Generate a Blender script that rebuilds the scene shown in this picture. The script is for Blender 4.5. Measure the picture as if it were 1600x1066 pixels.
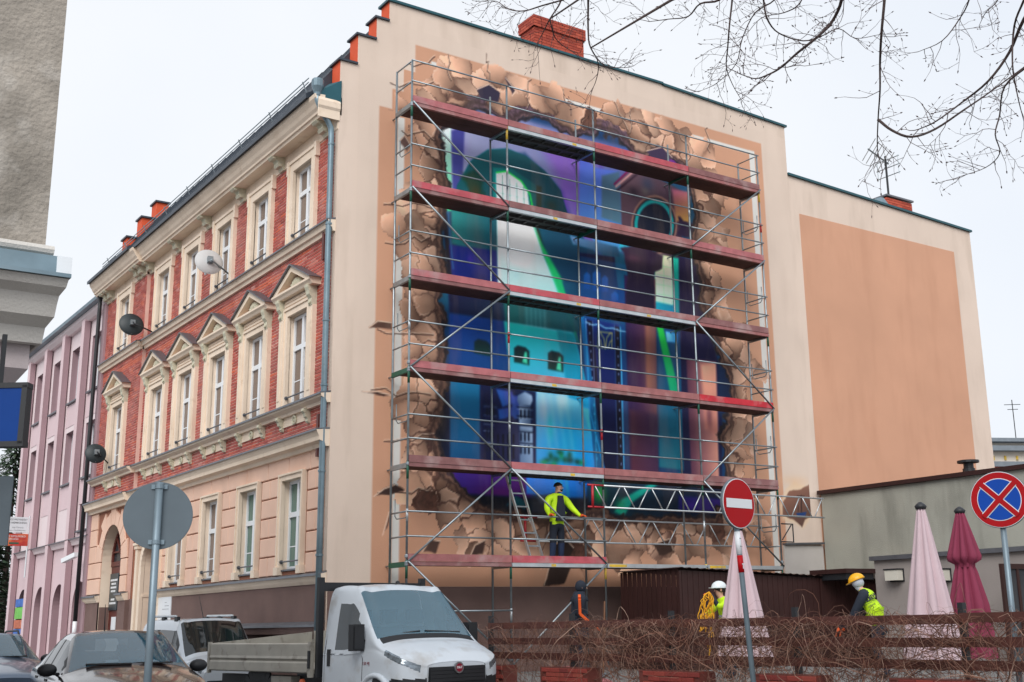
import bpy, math, random
import numpy as np
from mathutils import Vector, Matrix

for o in list(bpy.data.objects): bpy.data.objects.remove(o)
SC = bpy.context.scene
COL = SC.collection
R_ = math.radians
random.seed(7)

# ---------------------------------------------------------------- camera
F_PX, PPX, PPY = 1878.3, 874.2, 498.0           # focal length and principal point in photo pixels (1600 wide)
YAW, PIT, ROL = R_(35.42), R_(14.146), R_(-1.131)
CAM = np.array([-10.44, -22.95, 1.6])
_f = np.array([math.cos(PIT)*math.sin(YAW), math.cos(PIT)*math.cos(YAW), math.sin(PIT)])
_r = np.cross(_f, [0, 0, 1]); _r /= np.linalg.norm(_r)
_u = np.cross(_r, _f)
_r, _u = _r*math.cos(ROL)+_u*math.sin(ROL), _u*math.cos(ROL)-_r*math.sin(ROL)
cd = bpy.data.cameras.new('camera')
cam = bpy.data.objects.new('camera', cd); COL.objects.link(cam)
cam.matrix_world = Matrix(((_r[0], _u[0], -_f[0], CAM[0]), (_r[1], _u[1], -_f[1], CAM[1]), (_r[2], _u[2], -_f[2], CAM[2]), (0, 0, 0, 1)))
cd.sensor_width = 36; cd.lens = F_PX/1600*36
cd.shift_x = (800-PPX)/1600; cd.shift_y = (PPY-533)/1600
cd.clip_start = 0.1; cd.clip_end = 2000
SC.camera = cam
SC.render.resolution_x, SC.render.resolution_y = 1024, 682

def ray(px, py):
    return _r*(px-PPX)/F_PX - _u*(py-PPY)/F_PX + _f
def dep(px, py, d):                               # point at a given depth in front of the camera
    return CAM + ray(px, py)*d
def on_y(px, py, y=0.0):                          # point on a plane parallel to the painted wall
    r = ray(px, py); return CAM + r*((y-CAM[1])/r[1])
def on_x(px, py, x=0.0):                          # point on a plane parallel to the street facade
    r = ray(px, py); return CAM + r*((x-CAM[0])/r[0])

# ---------------------------------------------------------------- world, sun, exposure
SUN_EL, SUN_AZ = R_(40), R_(227)                  # soft light from behind the camera, over the left shoulder
w = bpy.data.worlds.new('World'); SC.world = w; w.use_nodes = True
nt = w.node_tree; nt.nodes.clear()
out = nt.nodes.new('ShaderNodeOutputWorld'); bg = nt.nodes.new('ShaderNodeBackground')
sky = nt.nodes.new('ShaderNodeTexSky'); sky.sky_type = 'NISHITA'; sky.sun_disc = False
sky.sun_elevation = SUN_EL; sky.sun_rotation = SUN_AZ; sky.dust_density = 4.0; sky.ozone_density = 1.0
hs = nt.nodes.new('ShaderNodeHueSaturation'); hs.inputs['Saturation'].default_value = 0.25
tc = nt.nodes.new('ShaderNodeTexCoord')
no = nt.nodes.new('ShaderNodeTexNoise'); no.inputs['Scale'].default_value = 1.6; no.inputs['Detail'].default_value = 5
rp = nt.nodes.new('ShaderNodeValToRGB')           # an even layer of pale cloud
rp.color_ramp.elements[0].position = 0.32; rp.color_ramp.elements[0].color = (7.3, 7.85, 8.7, 1)
rp.color_ramp.elements[1].position = 0.68; rp.color_ramp.elements[1].color = (8.6, 8.85, 9.2, 1)
mx = nt.nodes.new('ShaderNodeMix'); mx.data_type = 'RGBA'; mx.inputs[0].default_value = 0.88
nt.links.new(tc.outputs['Generated'], no.inputs['Vector']); nt.links.new(no.outputs['Fac'], rp.inputs['Fac'])
nt.links.new(sky.outputs[0], hs.inputs['Color']); nt.links.new(hs.outputs[0], mx.inputs[6]); nt.links.new(rp.outputs[0], mx.inputs[7])
nt.links.new(mx.outputs[2], bg.inputs['Color']); nt.links.new(bg.outputs[0], out.inputs['Surface'])
bg.inputs['Strength'].default_value = 0.079

sd = bpy.data.lights.new('sun', 'SUN'); sd.energy = 1.5; sd.angle = R_(40); sd.color = (1.0, 0.965, 0.92)
sun = bpy.data.objects.new('sun', sd); COL.objects.link(sun)
_az = SUN_AZ
sdir = Vector((math.sin(_az)*math.cos(SUN_EL), math.cos(_az)*math.cos(SUN_EL), math.sin(SUN_EL)))
sun.rotation_euler = sdir.to_track_quat('Z', 'Y').to_euler()
SC.view_settings.view_transform = 'Standard'; SC.view_settings.look = 'None'
SC.view_settings.exposure = 0.60; SC.view_settings.gamma = 1.0; SC.view_settings.use_curve_mapping = False

# ---------------------------------------------------------------- materials
def lin(c):
    c = np.asarray(c, float)
    return np.where(c <= 0.04045, c/12.92, ((c+0.055)/1.055)**2.4)
def s8(*c): return tuple(lin(np.array(c)/255.0))
MATS = {}
def mat(name, col, rough=0.7, metal=0.0, var=0.0, vscale=3.0, bump=0.0, bscale=40.0, coat=0.0, stain=None, stain_amt=0.0,
        attr=None, rnd=None, spec=0.5, streak=False, dirt=None, dirt_scale=1.5, dirt_lo=0.5, dirt_hi=0.7, emit=None):
    """Principled material: base colour, broad noise variation, optional stains and dirt, fine bump."""
    m = bpy.data.materials.new(name); m.use_nodes = True
    n = m.node_tree.nodes; L = m.node_tree.links; b = n['Principled BSDF']
    b.inputs['Roughness'].default_value = rough; b.inputs['Metallic'].default_value = metal
    b.inputs['Coat Weight'].default_value = coat; b.inputs['Coat Roughness'].default_value = 0.06
    b.inputs['Specular IOR Level'].default_value = spec
    geo = n.new('ShaderNodeNewGeometry')
    src = None
    if attr:
        a = n.new('ShaderNodeAttribute'); a.attribute_name = attr; src = a.outputs['Color']
    elif rnd:                                      # colour from a ramp, one pick for each piece
        if rnd[0] == 'obj':
            q = n.new('ShaderNodeObjectInfo'); fo = q.outputs['Random']
        else:
            q = n.new('ShaderNodeAttribute'); q.attribute_name = 'pick'; fo = q.outputs['Fac']
        r = n.new('ShaderNodeValToRGB'); cr = r.color_ramp
        cs = rnd[1]
        while len(cr.elements) < len(cs): cr.elements.new(0.5)
        for i, c in enumerate(cs):
            cr.elements[i].position = i/(len(cs)-1); cr.elements[i].color = (*c, 1)
        L.new(fo, r.inputs['Fac']); src = r.outputs['Color']
    else:
        rgb = n.new('ShaderNodeRGB'); rgb.outputs[0].default_value = (*col, 1); src = rgb.outputs[0]
    def noise(scale, detail=4, stretch=None):
        t = n.new('ShaderNodeTexNoise'); t.inputs['Scale'].default_value = scale; t.inputs['Detail'].default_value = detail
        if stretch:
            mp = n.new('ShaderNodeMapping'); mp.inputs['Scale'].default_value = stretch
            L.new(geo.outputs['Position'], mp.inputs['Vector']); L.new(mp.outputs[0], t.inputs['Vector'])
        else: L.new(geo.outputs['Position'], t.inputs['Vector'])
        return t.outputs['Fac']
    if var:
        hsv = n.new('ShaderNodeHueSaturation'); mr = n.new('ShaderNodeMapRange')
        mr.inputs['From Min'].default_value = 0.3; mr.inputs['From Max'].default_value = 0.7
        mr.inputs['To Min'].default_value = 1-var; mr.inputs['To Max'].default_value = 1+var
        L.new(noise(vscale, 6), mr.inputs['Value']); L.new(mr.outputs[0], hsv.inputs['Value'])
        L.new(src, hsv.inputs['Color']); src = hsv.outputs[0]
    def over(src, colour, fac_socket, lo, hi, amt):
        mr = n.new('ShaderNodeMapRange'); mr.inputs['From Min'].default_value = lo; mr.inputs['From Max'].default_value = hi
        mr.inputs['To Max'].default_value = amt; mr.clamp = True
        L.new(fac_socket, mr.inputs['Value'])
        mm = n.new('ShaderNodeMix'); mm.data_type = 'RGBA'
        L.new(mr.outputs[0], mm.inputs[0]); L.new(src, mm.inputs[6]); mm.inputs[7].default_value = (*colour, 1)
        return mm.outputs[2]
    if stain is not None:
        src = over(src, stain, noise(1.0, 5, (1.6, 1.6, 0.35) if streak else None), 0.5, 0.75, stain_amt)
    if dirt is not None:
        src = over(src, dirt, noise(dirt_scale, 8), dirt_lo, dirt_hi, 0.8)
    L.new(src, b.inputs['Base Color'])
    if emit: b.inputs['Emission Color'].default_value = (*emit[0], 1); b.inputs['Emission Strength'].default_value = emit[1]
    if bump:
        bn = n.new('ShaderNodeBump'); bn.inputs['Strength'].default_value = bump; bn.inputs['Distance'].default_value = 0.02
        L.new(noise(bscale, 6), bn.inputs['Height']); L.new(bn.outputs[0], b.inputs['Normal'])
    MATS[name] = m
    return m
def glass(name, tint, trans=0.3, rough=0.03, refl=1.0):
    """pane: tinted sheet, partly see-through, with a clear mirror-like surface reflection that grows at grazing angles"""
    m = bpy.data.materials.new(name); m.use_nodes = True
    n = m.node_tree.nodes; L = m.node_tree.links; b = n['Principled BSDF']
    b.inputs['Base Color'].default_value = (*tint, 1); b.inputs['Roughness'].default_value = 0.5; b.inputs['Specular IOR Level'].default_value = 0.0
    cur = b.outputs[0]
    if trans > 0:
        t = n.new('ShaderNodeBsdfTransparent'); t.inputs['Color'].default_value = (0.72, 0.84, 0.88, 1)
        ms_ = n.new('ShaderNodeMixShader'); ms_.inputs[0].default_value = trans
        L.new(cur, ms_.inputs[1]); L.new(t.outputs[0], ms_.inputs[2]); cur = ms_.outputs[0]
    g = n.new('ShaderNodeBsdfGlossy'); g.inputs['Roughness'].default_value = rough
    fr = n.new('ShaderNodeFresnel'); fr.inputs['IOR'].default_value = 1.52
    ma = n.new('ShaderNodeMath'); ma.operation = 'MULTIPLY_ADD'; ma.use_clamp = True
    ma.inputs[1].default_value = 1.3*refl; ma.inputs[2].default_value = 0.06*refl
    L.new(fr.outputs[0], ma.inputs[0])
    m2 = n.new('ShaderNodeMixShader'); L.new(ma.outputs[0], m2.inputs[0]); L.new(cur, m2.inputs[1]); L.new(g.outputs[0], m2.inputs[2])
    nz_ = n.new('ShaderNodeTexNoise'); nz_.inputs['Scale'].default_value = 1.3
    bp_ = n.new('ShaderNodeBump'); bp_.inputs['Strength'].default_value = 0.04; L.new(nz_.outputs['Fac'], bp_.inputs['Height']); L.new(bp_.outputs[0], g.inputs['Normal'])
    L.new(m2.outputs[0], n['Material Output'].inputs['Surface'])
    MATS[name] = m; return m

# ---------------------------------------------------------------- mesh helpers
class MB:
    """collects shapes; build() links them as one mesh object"""
    def __init__(s): s.v = []; s.f = []; s.pick = None
    def add(s, vs, fs):
        k = len(s.v); s.v += [tuple(map(float, p)) for p in vs]; s.f += [tuple(i+k for i in f) for f in fs]; return s
    def box(s, x0, x1, y0, y1, z0, z1):
        v = [(x0,y0,z0),(x1,y0,z0),(x1,y1,z0),(x0,y1,z0),(x0,y0,z1),(x1,y0,z1),(x1,y1,z1),(x0,y1,z1)]
        return s.add(v, [(0,3,2,1),(4,5,6,7),(0,1,5,4),(1,2,6,5),(2,3,7,6),(3,0,4,7)])
    def bar(s, a, b, w, h, up=(0,0,1)):           # rectangular bar from a to b
        a = Vector(a); b = Vector(b); d = (b-a).normalized(); sd_ = d.cross(Vector(up))
        if sd_.length < 1e-4: sd_ = d.cross(Vector((1,0,0)))
        sd_.normalize(); u = sd_.cross(d)
        v = []
        for p in (a, b):
            for i, j in ((-1,-1),(1,-1),(1,1),(-1,1)): v.append(p+sd_*(w/2*i)+u*(h/2*j))
        return s.add(v, [(0,1,2,3),(7,6,5,4),(0,4,5,1),(1,5,6,2),(2,6,7,3),(3,7,4,0)])
    def tube(s, pts, r, n=6, cap=True):
        P = [Vector(p) for p in pts]; m = len(P)
        rr = r if hasattr(r, '__len__') else [r]*m
        v = []; prev = None
        for i in range(m):
            d = (P[min(i+1, m-1)]-P[max(i-1, 0)])
            d = d.normalized() if d.length > 1e-9 else Vector((0,0,1))
            if prev is None:
                a = d.cross(Vector((0,0,1)));
                if a.length < 1e-3: a = d.cross(Vector((1,0,0)))
            else: a = prev - d*prev.dot(d)
            a.normalize(); prev = a; c = d.cross(a)
            for k in range(n):
                t = 2*math.pi*k/n; v.append(P[i]+(a*math.cos(t)+c*math.sin(t))*rr[i])
        f = []
        for i in range(m-1):
            for k in range(n):
                k2 = (k+1) % n; f.append((i*n+k, i*n+k2, (i+1)*n+k2, (i+1)*n+k))
        if cap: f += [tuple(range(n-1, -1, -1)), tuple(range((m-1)*n, m*n))]
        return s.add(v, f)
    def ext_y(s, prof, y0, y1):                   # (x, z) outline swept along y
        n = len(prof); v = [(x, y0, z) for x, z in prof]+[(x, y1, z) for x, z in prof]
        return s.add(v, [tuple(range(n)), tuple(range(2*n-1, n-1, -1))]+[(i, i+n, (i+1) % n+n, (i+1) % n) for i in range(n)])
    def ext_x(s, prof, x0, x1):                   # (y, z) outline swept along x
        n = len(prof); v = [(x0, y, z) for y, z in prof]+[(x1, y, z) for y, z in prof]
        return s.add(v, [tuple(range(n-1, -1, -1)), tuple(range(n, 2*n))]+[(i, (i+1) % n, (i+1) % n+n, i+n) for i in range(n)])
    def ext_z(s, prof, z0, z1):
        n = len(prof); v = [(x, y, z0) for x, y in prof]+[(x, y, z1) for x, y in prof]
        return s.add(v, [tuple(range(n-1, -1, -1)), tuple(range(n, 2*n))]+[(i, (i+1) % n, (i+1) % n+n, i+n) for i in range(n)])
    def lathe(s, prof, c=(0,0,0), n=16, axis='z', sx=1.0, sy=1.0):
        v = []; m = len(prof)
        for r, h in prof:
            for k in range(n):
                t = 2*math.pi*k/n; a, b = r*math.cos(t)*sx, r*math.sin(t)*sy
                p = {'z': (a, b, h), 'y': (a, h, b), 'x': (h, a, b)}[axis]
                v.append((p[0]+c[0], p[1]+c[1], p[2]+c[2]))
        f = [(i*n+k, i*n+(k+1) % n, (i+1)*n+(k+1) % n, (i+1)*n+k) for i in range(m-1) for k in range(n)]
        f += [tuple(range(n-1, -1, -1)), tuple(range((m-1)*n, m*n))]
        return s.add(v, f)
    def stone_x(s, xf, xb, y0, y1, z0, z1, b=0.015):   # block facing -x with bevelled front edges
        v = [(xb,y0,z0),(xb,y1,z0),(xb,y1,z1),(xb,y0,z1),(xf+b,y0,z0),(xf+b,y1,z0),(xf+b,y1,z1),(xf+b,y0,z1),
             (xf,y0+b,z0+b),(xf,y1-b,z0+b),(xf,y1-b,z1-b),(xf,y0+b,z1-b)]
        return s.add(v, [(8,11,10,9)]+[(i, (i+1) % 4, (i+1) % 4+4, i+4) for i in range(4)]+[(i+4, (i+1) % 4+4, (i+1) % 4+8, i+8) for i in range(4)])
    def xf(s, M):
        s.v = [tuple(M @ Vector(p)) for p in s.v]; return s
    def build(s, name, m, parent=None, smooth=False, loc=None, weld=False, fix=True):
        me = bpy.data.meshes.new(name)
        me.from_pydata(s.v, [], s.f)
        if fix or weld:
            import bmesh
            bm = bmesh.new(); bm.from_mesh(me)
            if weld: bmesh.ops.remove_doubles(bm, verts=bm.verts, dist=0.0005)
            bmesh.ops.recalc_face_normals(bm, faces=bm.faces); bm.to_mesh(me); bm.free()
        if smooth:
            me.polygons.foreach_set('use_smooth', [True]*len(me.polygons))
        if s.pick is not None:
            a = me.attributes.new('pick', 'FLOAT', 'FACE'); a.data.foreach_set('value', s.pick)
        return link(name, me, m, parent, loc)
def link(name, me, m, parent=None, loc=None):
    o = bpy.data.objects.new(name, me); COL.objects.link(o)
    if m is not None and len(me.materials) == 0: me.materials.append(MATS[m] if isinstance(m, str) else m)
    if parent is not None: o.parent = parent
    if loc is not None: o.location = loc
    return o
def smooth_by_angle(o, ang=35):
    me = o.data; me.polygons.foreach_set('use_smooth', [True]*len(me.polygons))
    me.set_sharp_from_angle(angle=R_(ang))
def tag(o, label, cat, group=None):
    o['label'] = label; o['category'] = cat
    if group: o['group'] = group
    return o
def thing(name, label, cat, loc=(0,0,0), rz=0.0, group=None):
    o = bpy.data.objects.new(name, None); COL.objects.link(o); o.empty_display_size = 0.2
    o.location = loc; o.rotation_euler = (0, 0, rz)
    return tag(o, label, cat, group)
def structure(o): o['kind'] = 'structure'; return o
def stuff(o): o['kind'] = 'stuff'; return o
def copy_tree(o, parent=None, loc=None):
    c = o.copy(); COL.objects.link(c)
    if parent is not None: c.parent = parent
    if loc is not None: c.location = loc
    for ch in list(o.children): copy_tree(ch, c)
    return c
def text(name, body, size, m, parent, M, ext=0.001, align='CENTER', sx=1.0):
    cu = bpy.data.curves.new(name, 'FONT'); cu.body = body; cu.size = size; cu.align_x = align; cu.align_y = 'CENTER'; cu.extrude = ext
    cu.resolution_u = 2
    o = bpy.data.objects.new(name, cu); COL.objects.link(o)
    dg = bpy.context.evaluated_depsgraph_get(); me = bpy.data.meshes.new_from_object(o.evaluated_get(dg))
    bpy.data.objects.remove(o); bpy.data.curves.remove(cu)
    me.transform(M @ Matrix.Diagonal((sx, 1, 1, 1))); me.materials.clear()
    return link(name, me, m, parent)
def frame_m(o, x, y):                              # matrix with given origin, x and y axes
    o = Vector(o); x = Vector(x).normalized(); y = Vector(y); y = (y-x*y.dot(x)).normalized(); z = x.cross(y)
    return Matrix(((x.x, y.x, z.x, o.x), (x.y, y.y, z.y, o.y), (x.z, y.z, z.z, o.z), (0, 0, 0, 1)))

# palette
mat('cream_plaster', s8(228, 208, 192), 0.9, var=0.045, vscale=0.5, bump=0.3, bscale=70, stain=s8(178, 158, 140), stain_amt=0.42, streak=True)
mat('tan_plaster', s8(212, 161, 132), 0.9, var=0.06, vscale=0.45, bump=0.3, bscale=70, stain=s8(184, 132, 104), stain_amt=0.3, streak=True)
mat('mural_paint', (1,1,1), 0.85, attr='Col', var=0.05, vscale=0.5, bump=0.3, bscale=70, stain=s8(170, 145, 128), stain_amt=0.16, streak=True)
mat('cream_trim', s8(238, 219, 198), 0.8, var=0.05, vscale=2.0, bump=0.15, bscale=60, stain=s8(176, 152, 128), stain_amt=0.4, dirt=s8(196, 172, 146), dirt_scale=3.5, dirt_lo=0.6, dirt_hi=0.85)
mat('stone_peach', s8(232, 194, 172), 0.85, var=0.05, vscale=1.2, bump=0.2, bscale=80, stain=s8(200, 150, 120), stain_amt=0.3)
mat('joint_brown', s8(150, 98, 76), 0.9, var=0.05)
mat('plinth_stucco', s8(122, 98, 92), 0.95, var=0.08, vscale=1.5, bump=0.6, bscale=120, stain=s8(92, 74, 70), stain_amt=0.4)
mat('mortar', s8(228, 192, 178), 0.95, var=0.1, vscale=2.0, bump=0.3)
BRC = [s8(142, 66, 56), s8(172, 80, 68), s8(158, 76, 70), s8(186, 92, 78), s8(170, 90, 86), s8(200, 92, 60), s8(190, 124, 116)]
mat('brick_mix', (1,0,0), 0.85, rnd=('face', BRC), var=0.10, vscale=1.0, bump=0.3, bscale=60, dirt=s8(190, 140, 134), dirt_scale=0.55, dirt_lo=0.5, dirt_hi=0.9)
mat('brick_single', (1,0,0), 0.85, rnd=('obj', BRC), var=0.10, vscale=1.0, bump=0.3, bscale=60, dirt=s8(190, 140, 134), dirt_scale=0.55, dirt_lo=0.5, dirt_hi=0.9)
mat('metal_cap', s8(112, 114, 120), 0.45, metal=0.6, var=0.12, vscale=4, bump=0.05)
mat('zinc', s8(120, 140, 150), 0.4, metal=0.55, var=0.15, vscale=3, stain=s8(150, 165, 172), stain_amt=0.5)
mat('roof_sheet', s8(62, 70, 80), 0.5, metal=0.3, var=0.12, vscale=2)
mat('teal_flash', s8(40, 88, 98), 0.35, metal=0.4, var=0.1)
mat('gable_orange', s8(216, 86, 48), 0.8, var=0.06, bump=0.1)
mat('pvc_white', s8(232, 236, 240), 0.35, var=0.02)
mat('red_wood', s8(96, 44, 36), 0.55, var=0.15, vscale=6, bump=0.2, bscale=30)
mat('black_paint', s8(34, 36, 40), 0.5, var=0.1)
mat('galv', s8(150, 160, 166), 0.42, metal=0.75, var=0.18, vscale=5, stain=s8(120, 122, 120), stain_amt=0.6)
mat('galv_bright', s8(196, 202, 206), 0.4, metal=0.6, var=0.1, vscale=5)
mat('green_paint', s8(24, 88, 70), 0.5, var=0.1)
mat('yellow_paint', s8(214, 178, 60), 0.55, var=0.15, dirt=s8(150,140,120), dirt_scale=9)
mat('red_paint', s8(176, 32, 44), 0.45, var=0.1)
for i, c in enumerate(((178, 106, 110), (160, 102, 102), (186, 84, 94), (196, 44, 58), (138, 94, 94))):
    mat('toe_red%d' % i, s8(*c), 0.8, var=0.16, vscale=5, bump=0.3, bscale=50, dirt=s8(176, 150, 148), dirt_scale=2.2, dirt_lo=0.5, dirt_hi=0.72)
mat('deck_ply', s8(84, 58, 54), 0.9, var=0.2, vscale=3, bump=0.2)
mat('deck_steel', s8(84, 84, 84), 0.6, metal=0.2, var=0.15)
mat('curtain', s8(190, 182, 172), 0.9, var=0.1, vscale=4)
glass('pane_glass', s8(132, 116, 106), 0.0, 0.04, 0.5)
glass('pane_green', s8(104, 132, 122), 0.0, 0.04, 0.5)
glass('pane_dark', s8(60, 62, 66), 0.0, 0.05, 0.4)
mat('ornament', s8(204, 200, 178), 0.85, var=0.1, vscale=12, bump=0.4, bscale=30)
# ---------------------------------------------------------------- ground
mat('asphalt', (0.055, 0.055, 0.058), 0.9, var=0.2, vscale=2, bump=0.5, bscale=150)
mat('paving', (0.17, 0.165, 0.16), 0.9, var=0.15, vscale=2, bump=0.3, bscale=60)
mat('kerb_stone', (0.33, 0.32, 0.31), 0.9, var=0.1, bump=0.3)
mat('road_white', (0.7, 0.7, 0.68), 0.7, var=0.1)
structure(MB().add([(-600,-600,-0.14),(600,-600,-0.14),(600,600,-0.14),(-600,600,-0.14)], [(0,1,2,3)]).build('ground', 'paving'))
structure(MB().add([(-4.75,-80,-0.12),(-2.55,-80,-0.12),(-2.55,120,-0.12),(-4.75,120,-0.12)], [(0,1,2,3)]).build('road', 'asphalt'))
structure(MB().box(-2.40, 0.80, -80, -0.04, -0.13, 0.0).box(-2.40, -0.2, -0.04, 120, -0.13, 0.0).build('pavement', 'paving'))
structure(MB().box(-9.5, -4.9, -80, 120, -0.13, 0.13).build('pavement', 'paving'))
structure(MB().box(-2.55, -2.40, -80, 120, -0.13, 0.004).build('kerb', 'kerb_stone'))
structure(MB().box(-4.9, -4.75, -80, 120, -0.13, 0.134).build('kerb', 'kerb_stone'))
for k in range(14): structure(MB().box(-3.7, -3.6, -30+k*6, -27+k*6, -0.119, -0.116).build('road_marking', 'road_white'))
structure(MB().box(0.85, 60, -40, -0.05, -0.13, 0.55).build('courtyard', 'paving'))

# ---------------------------------------------------------------- brick tenement with the painted gable
H = thing('tenement_house', 'three storey red brick tenement with cream trim and scaffolded painted gable', 'house')

def cells(y0, y1, z0, z1, ops):
    """rectangles left over when the openings are cut out of a wall"""
    ys = sorted({y0, y1, *[o[0] for o in ops], *[o[1] for o in ops]}); zs = sorted({z0, z1, *[o[2] for o in ops], *[o[3] for o in ops]})
    ys = [y for y in ys if y0 <= y <= y1]; zs = [z for z in zs if z0 <= z <= z1]
    out = []
    for a, b in zip(ys, ys[1:]):
        for c, d in zip(zs, zs[1:]):
            my, mz = (a+b)/2, (c+d)/2
            if not any(o[0] < my < o[1] and o[2] < mz < o[3] for o in ops): out.append((a, b, c, d))
    return out
def wall_x(name, x, y0, y1, z0, z1, ops, m, depth, parent, rev=()):
    b = MB()
    for a, c, d, e in cells(y0, y1, z0, z1, ops): b.add([(x,a,d),(x,a,e),(x,c,e),(x,c,d)], [(0,1,2,3)])
    for a, c, d, e in rev:
        MB().add([(x,a,d),(x,c,d),(x,c,e),(x,a,e),(x+depth,a,d),(x+depth,c,d),(x+depth,c,e),(x+depth,a,e)],
                 [(0,4,5,1),(1,5,6,2),(2,6,7,3),(3,7,4,0)]).build('reveal', 'cream_trim', parent, fix=False)
    return b.build(name, m, parent, fix=False)

CY = [1.82, 4.37, 6.92, 9.47, 12.02, 15.62]       # window axes along the street
JOG, YE = 13.52, 17.95                            # the end bay stands forward of the rest
PX = lambda y: -0.12 if y > JOG else 0.0
TOP_OP = [(c-0.52, c+0.52, 10.24, 12.02) for c in CY]
MID_OP = [(c-0.54, c+0.54, 6.40, 8.48) for c in CY]
GND_OP = [(c-0.52, c+0.52, 2.76, 4.72) for c in CY[:4]]
ARCH = (14.22, 16.38, -0.1, 4.80)                 # carriage gate in the end bay
DOOR = (11.05, 12.30, -0.1, 3.98)                 # arched door beside it

def piece(ops, a, b): return [o for o in ops if a <= (o[0]+o[1])/2 <= b]
for (a, b, x) in ((0.0, JOG, 0.0), (JOG, YE, -0.12)):
    wall_x('brick_backing', x+0.001, a, b, 5.3, 12.4, piece(TOP_OP+MID_OP, a, b), 'mortar', 0.25, H, piece(TOP_OP+MID_OP, a, b))
    lo = piece(GND_OP, a, b)
    if a == 0: wall_x('ground_floor_wall', x+0.01, a, b, 2.4, 5.4, lo+[(DOOR[0], DOOR[1], 2.4, DOOR[3])], 'joint_brown', 0.28, H, lo)
    else: wall_x('ground_floor_wall', x+0.01, a, b, 2.4, 5.4, [(ARCH[0], ARCH[1], 2.4, ARCH[3])], 'joint_brown', 0.5, H)
    o_ = DOOR if a == 0 else ARCH
    for ya, yb in ((a, o_[0]), (o_[1], b)): wall_x('plinth', x-0.03, ya, yb, -0.1, 2.47, [], 'plinth_stucco', 0.5, H)
MB().box(-0.118, 0.0, JOG-0.001, JOG+0.001, 2.4, 12.4).build('bay_return', 'mortar', H)
MB().box(-0.15, -0.03, JOG-0.03, JOG+0.0, -0.1, 2.45).build('bay_return', 'plinth_stucco', H)

# bricks: the ones nearest the corner are pieces of their own, the rest one mass of real bricks
BL, BH, JT = 0.25, 0.077, 0.012
def brick_spots():
    holes = [(o[0]-0.22, o[1]+0.22, o[2]-0.1, o[3]+0.32) for o in TOP_OP]+[(o[0]-0.36, o[1]+0.36, o[2]-0.1, o[3]+0.45) for o in MID_OP]
    holes += [(c-1.12, c+1.12, 8.86, 9.05) for c in CY]
    res = []
    for (za, zb) in ((5.58, 6.30), (6.34, 9.96), (10.18, 12.29)):
        nrow = int((zb-za)/BH)
        for r in range(nrow):
            z = za+r*BH
            for (a, b, x) in ((0.17, JOG, 0.0), (JOG, YE, -0.12)):
                y = a-(r % 2)*BL/2
                while y < b:
                    segs = [(max(y+JT/2, a), min(y+BL-JT/2, b))]
                    for h in holes:
                        if h[2] < z+BH/2 < h[3]:
                            ns = []
                            for s0, s1 in segs:
                                if h[0] > s0: ns.append((s0, min(s1, h[0])))
                                if h[1] < s1: ns.append((max(s0, h[1]), s1))
                            segs = [q for q in ns if q[1]-q[0] > 0.03]
                    res += [(x, s0, s1, z) for s0, s1 in segs if s1-s0 > 0.03]
                    y += BL
    return res
spots = brick_spots()
rng = np.random.default_rng(3)
full = [s for s in spots if s[2]-s[1] > BL-JT-0.005]
full.sort(key=lambda s: s[1]+abs(s[3]-8.0)*0.15)
single = set(full[:300])
u = MB(); u.stone_x(0, 0.03, 0, BL-JT, 0, BH-JT, 0.005)
first = u.build('brick', 'brick_single', H)
ob = None
for i, (x, s0, s1, z) in enumerate(full[:300]):
    o = first if i == 0 else first.copy()
    if i: COL.objects.link(o)
    o.location = (x-0.008+rng.normal(0, 0.002), s0, z)
bm_ = MB(); picks = []
for s in spots:
    if s in single: continue
    x, s0, s1, z = s
    xo = x-0.008+rng.normal(0, 0.002)
    bm_.stone_x(xo, x+0.02, s0, s1, z, z+BH-JT, 0.005)
    p = float(np.clip(rng.normal(0.45, 0.25), 0, 1))
    if 9.52 < z < 9.68: p = 0.86
    picks += [p]*9
bm_.pick = picks
stuff(bm_.build('brick_facing', 'brick_mix', H, fix=False))

MB().box(-0.014, 0.0, 0.001, 0.165, 2.7, 12.55).build('corner_strip', 'cream_plaster', H)
# ground floor blocks
rows = []
zb = [2.68, 3.11, 3.54, 3.97, 4.40, 4.83, 5.26]
blk = []
for (c0, c1) in ((0.18, CY[0]), (CY[0], CY[1]), (CY[1], CY[2]), (CY[2], CY[3]), (CY[3], DOOR[0])):
    a = c0 if c0 == 0.18 else c0+0.78
    b = c1-0.78 if c1 != DOOR[0] else 10.72
    for r in range(5):
        if r % 2 == 0 and b-a > 0.8: blk += [(a, (a+b)/2, r), ((a+b)/2, b, r)]
        else: blk.append((a, b, r))
yy = 0.18
for L_ in (0.72, 1.15, 1.2, 1.3, 1.25, 1.2, 1.35, 1.25, 1.2): blk.append((yy, yy+L_, 5)); yy += L_
for a, b, r in blk:
    MB().stone_x(-0.035, 0.02, a+0.012, b-0.012, zb[r]+0.014, zb[r+1]-0.014, 0.014).build('stone_block', 'stone_peach', H, fix=False)
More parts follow.
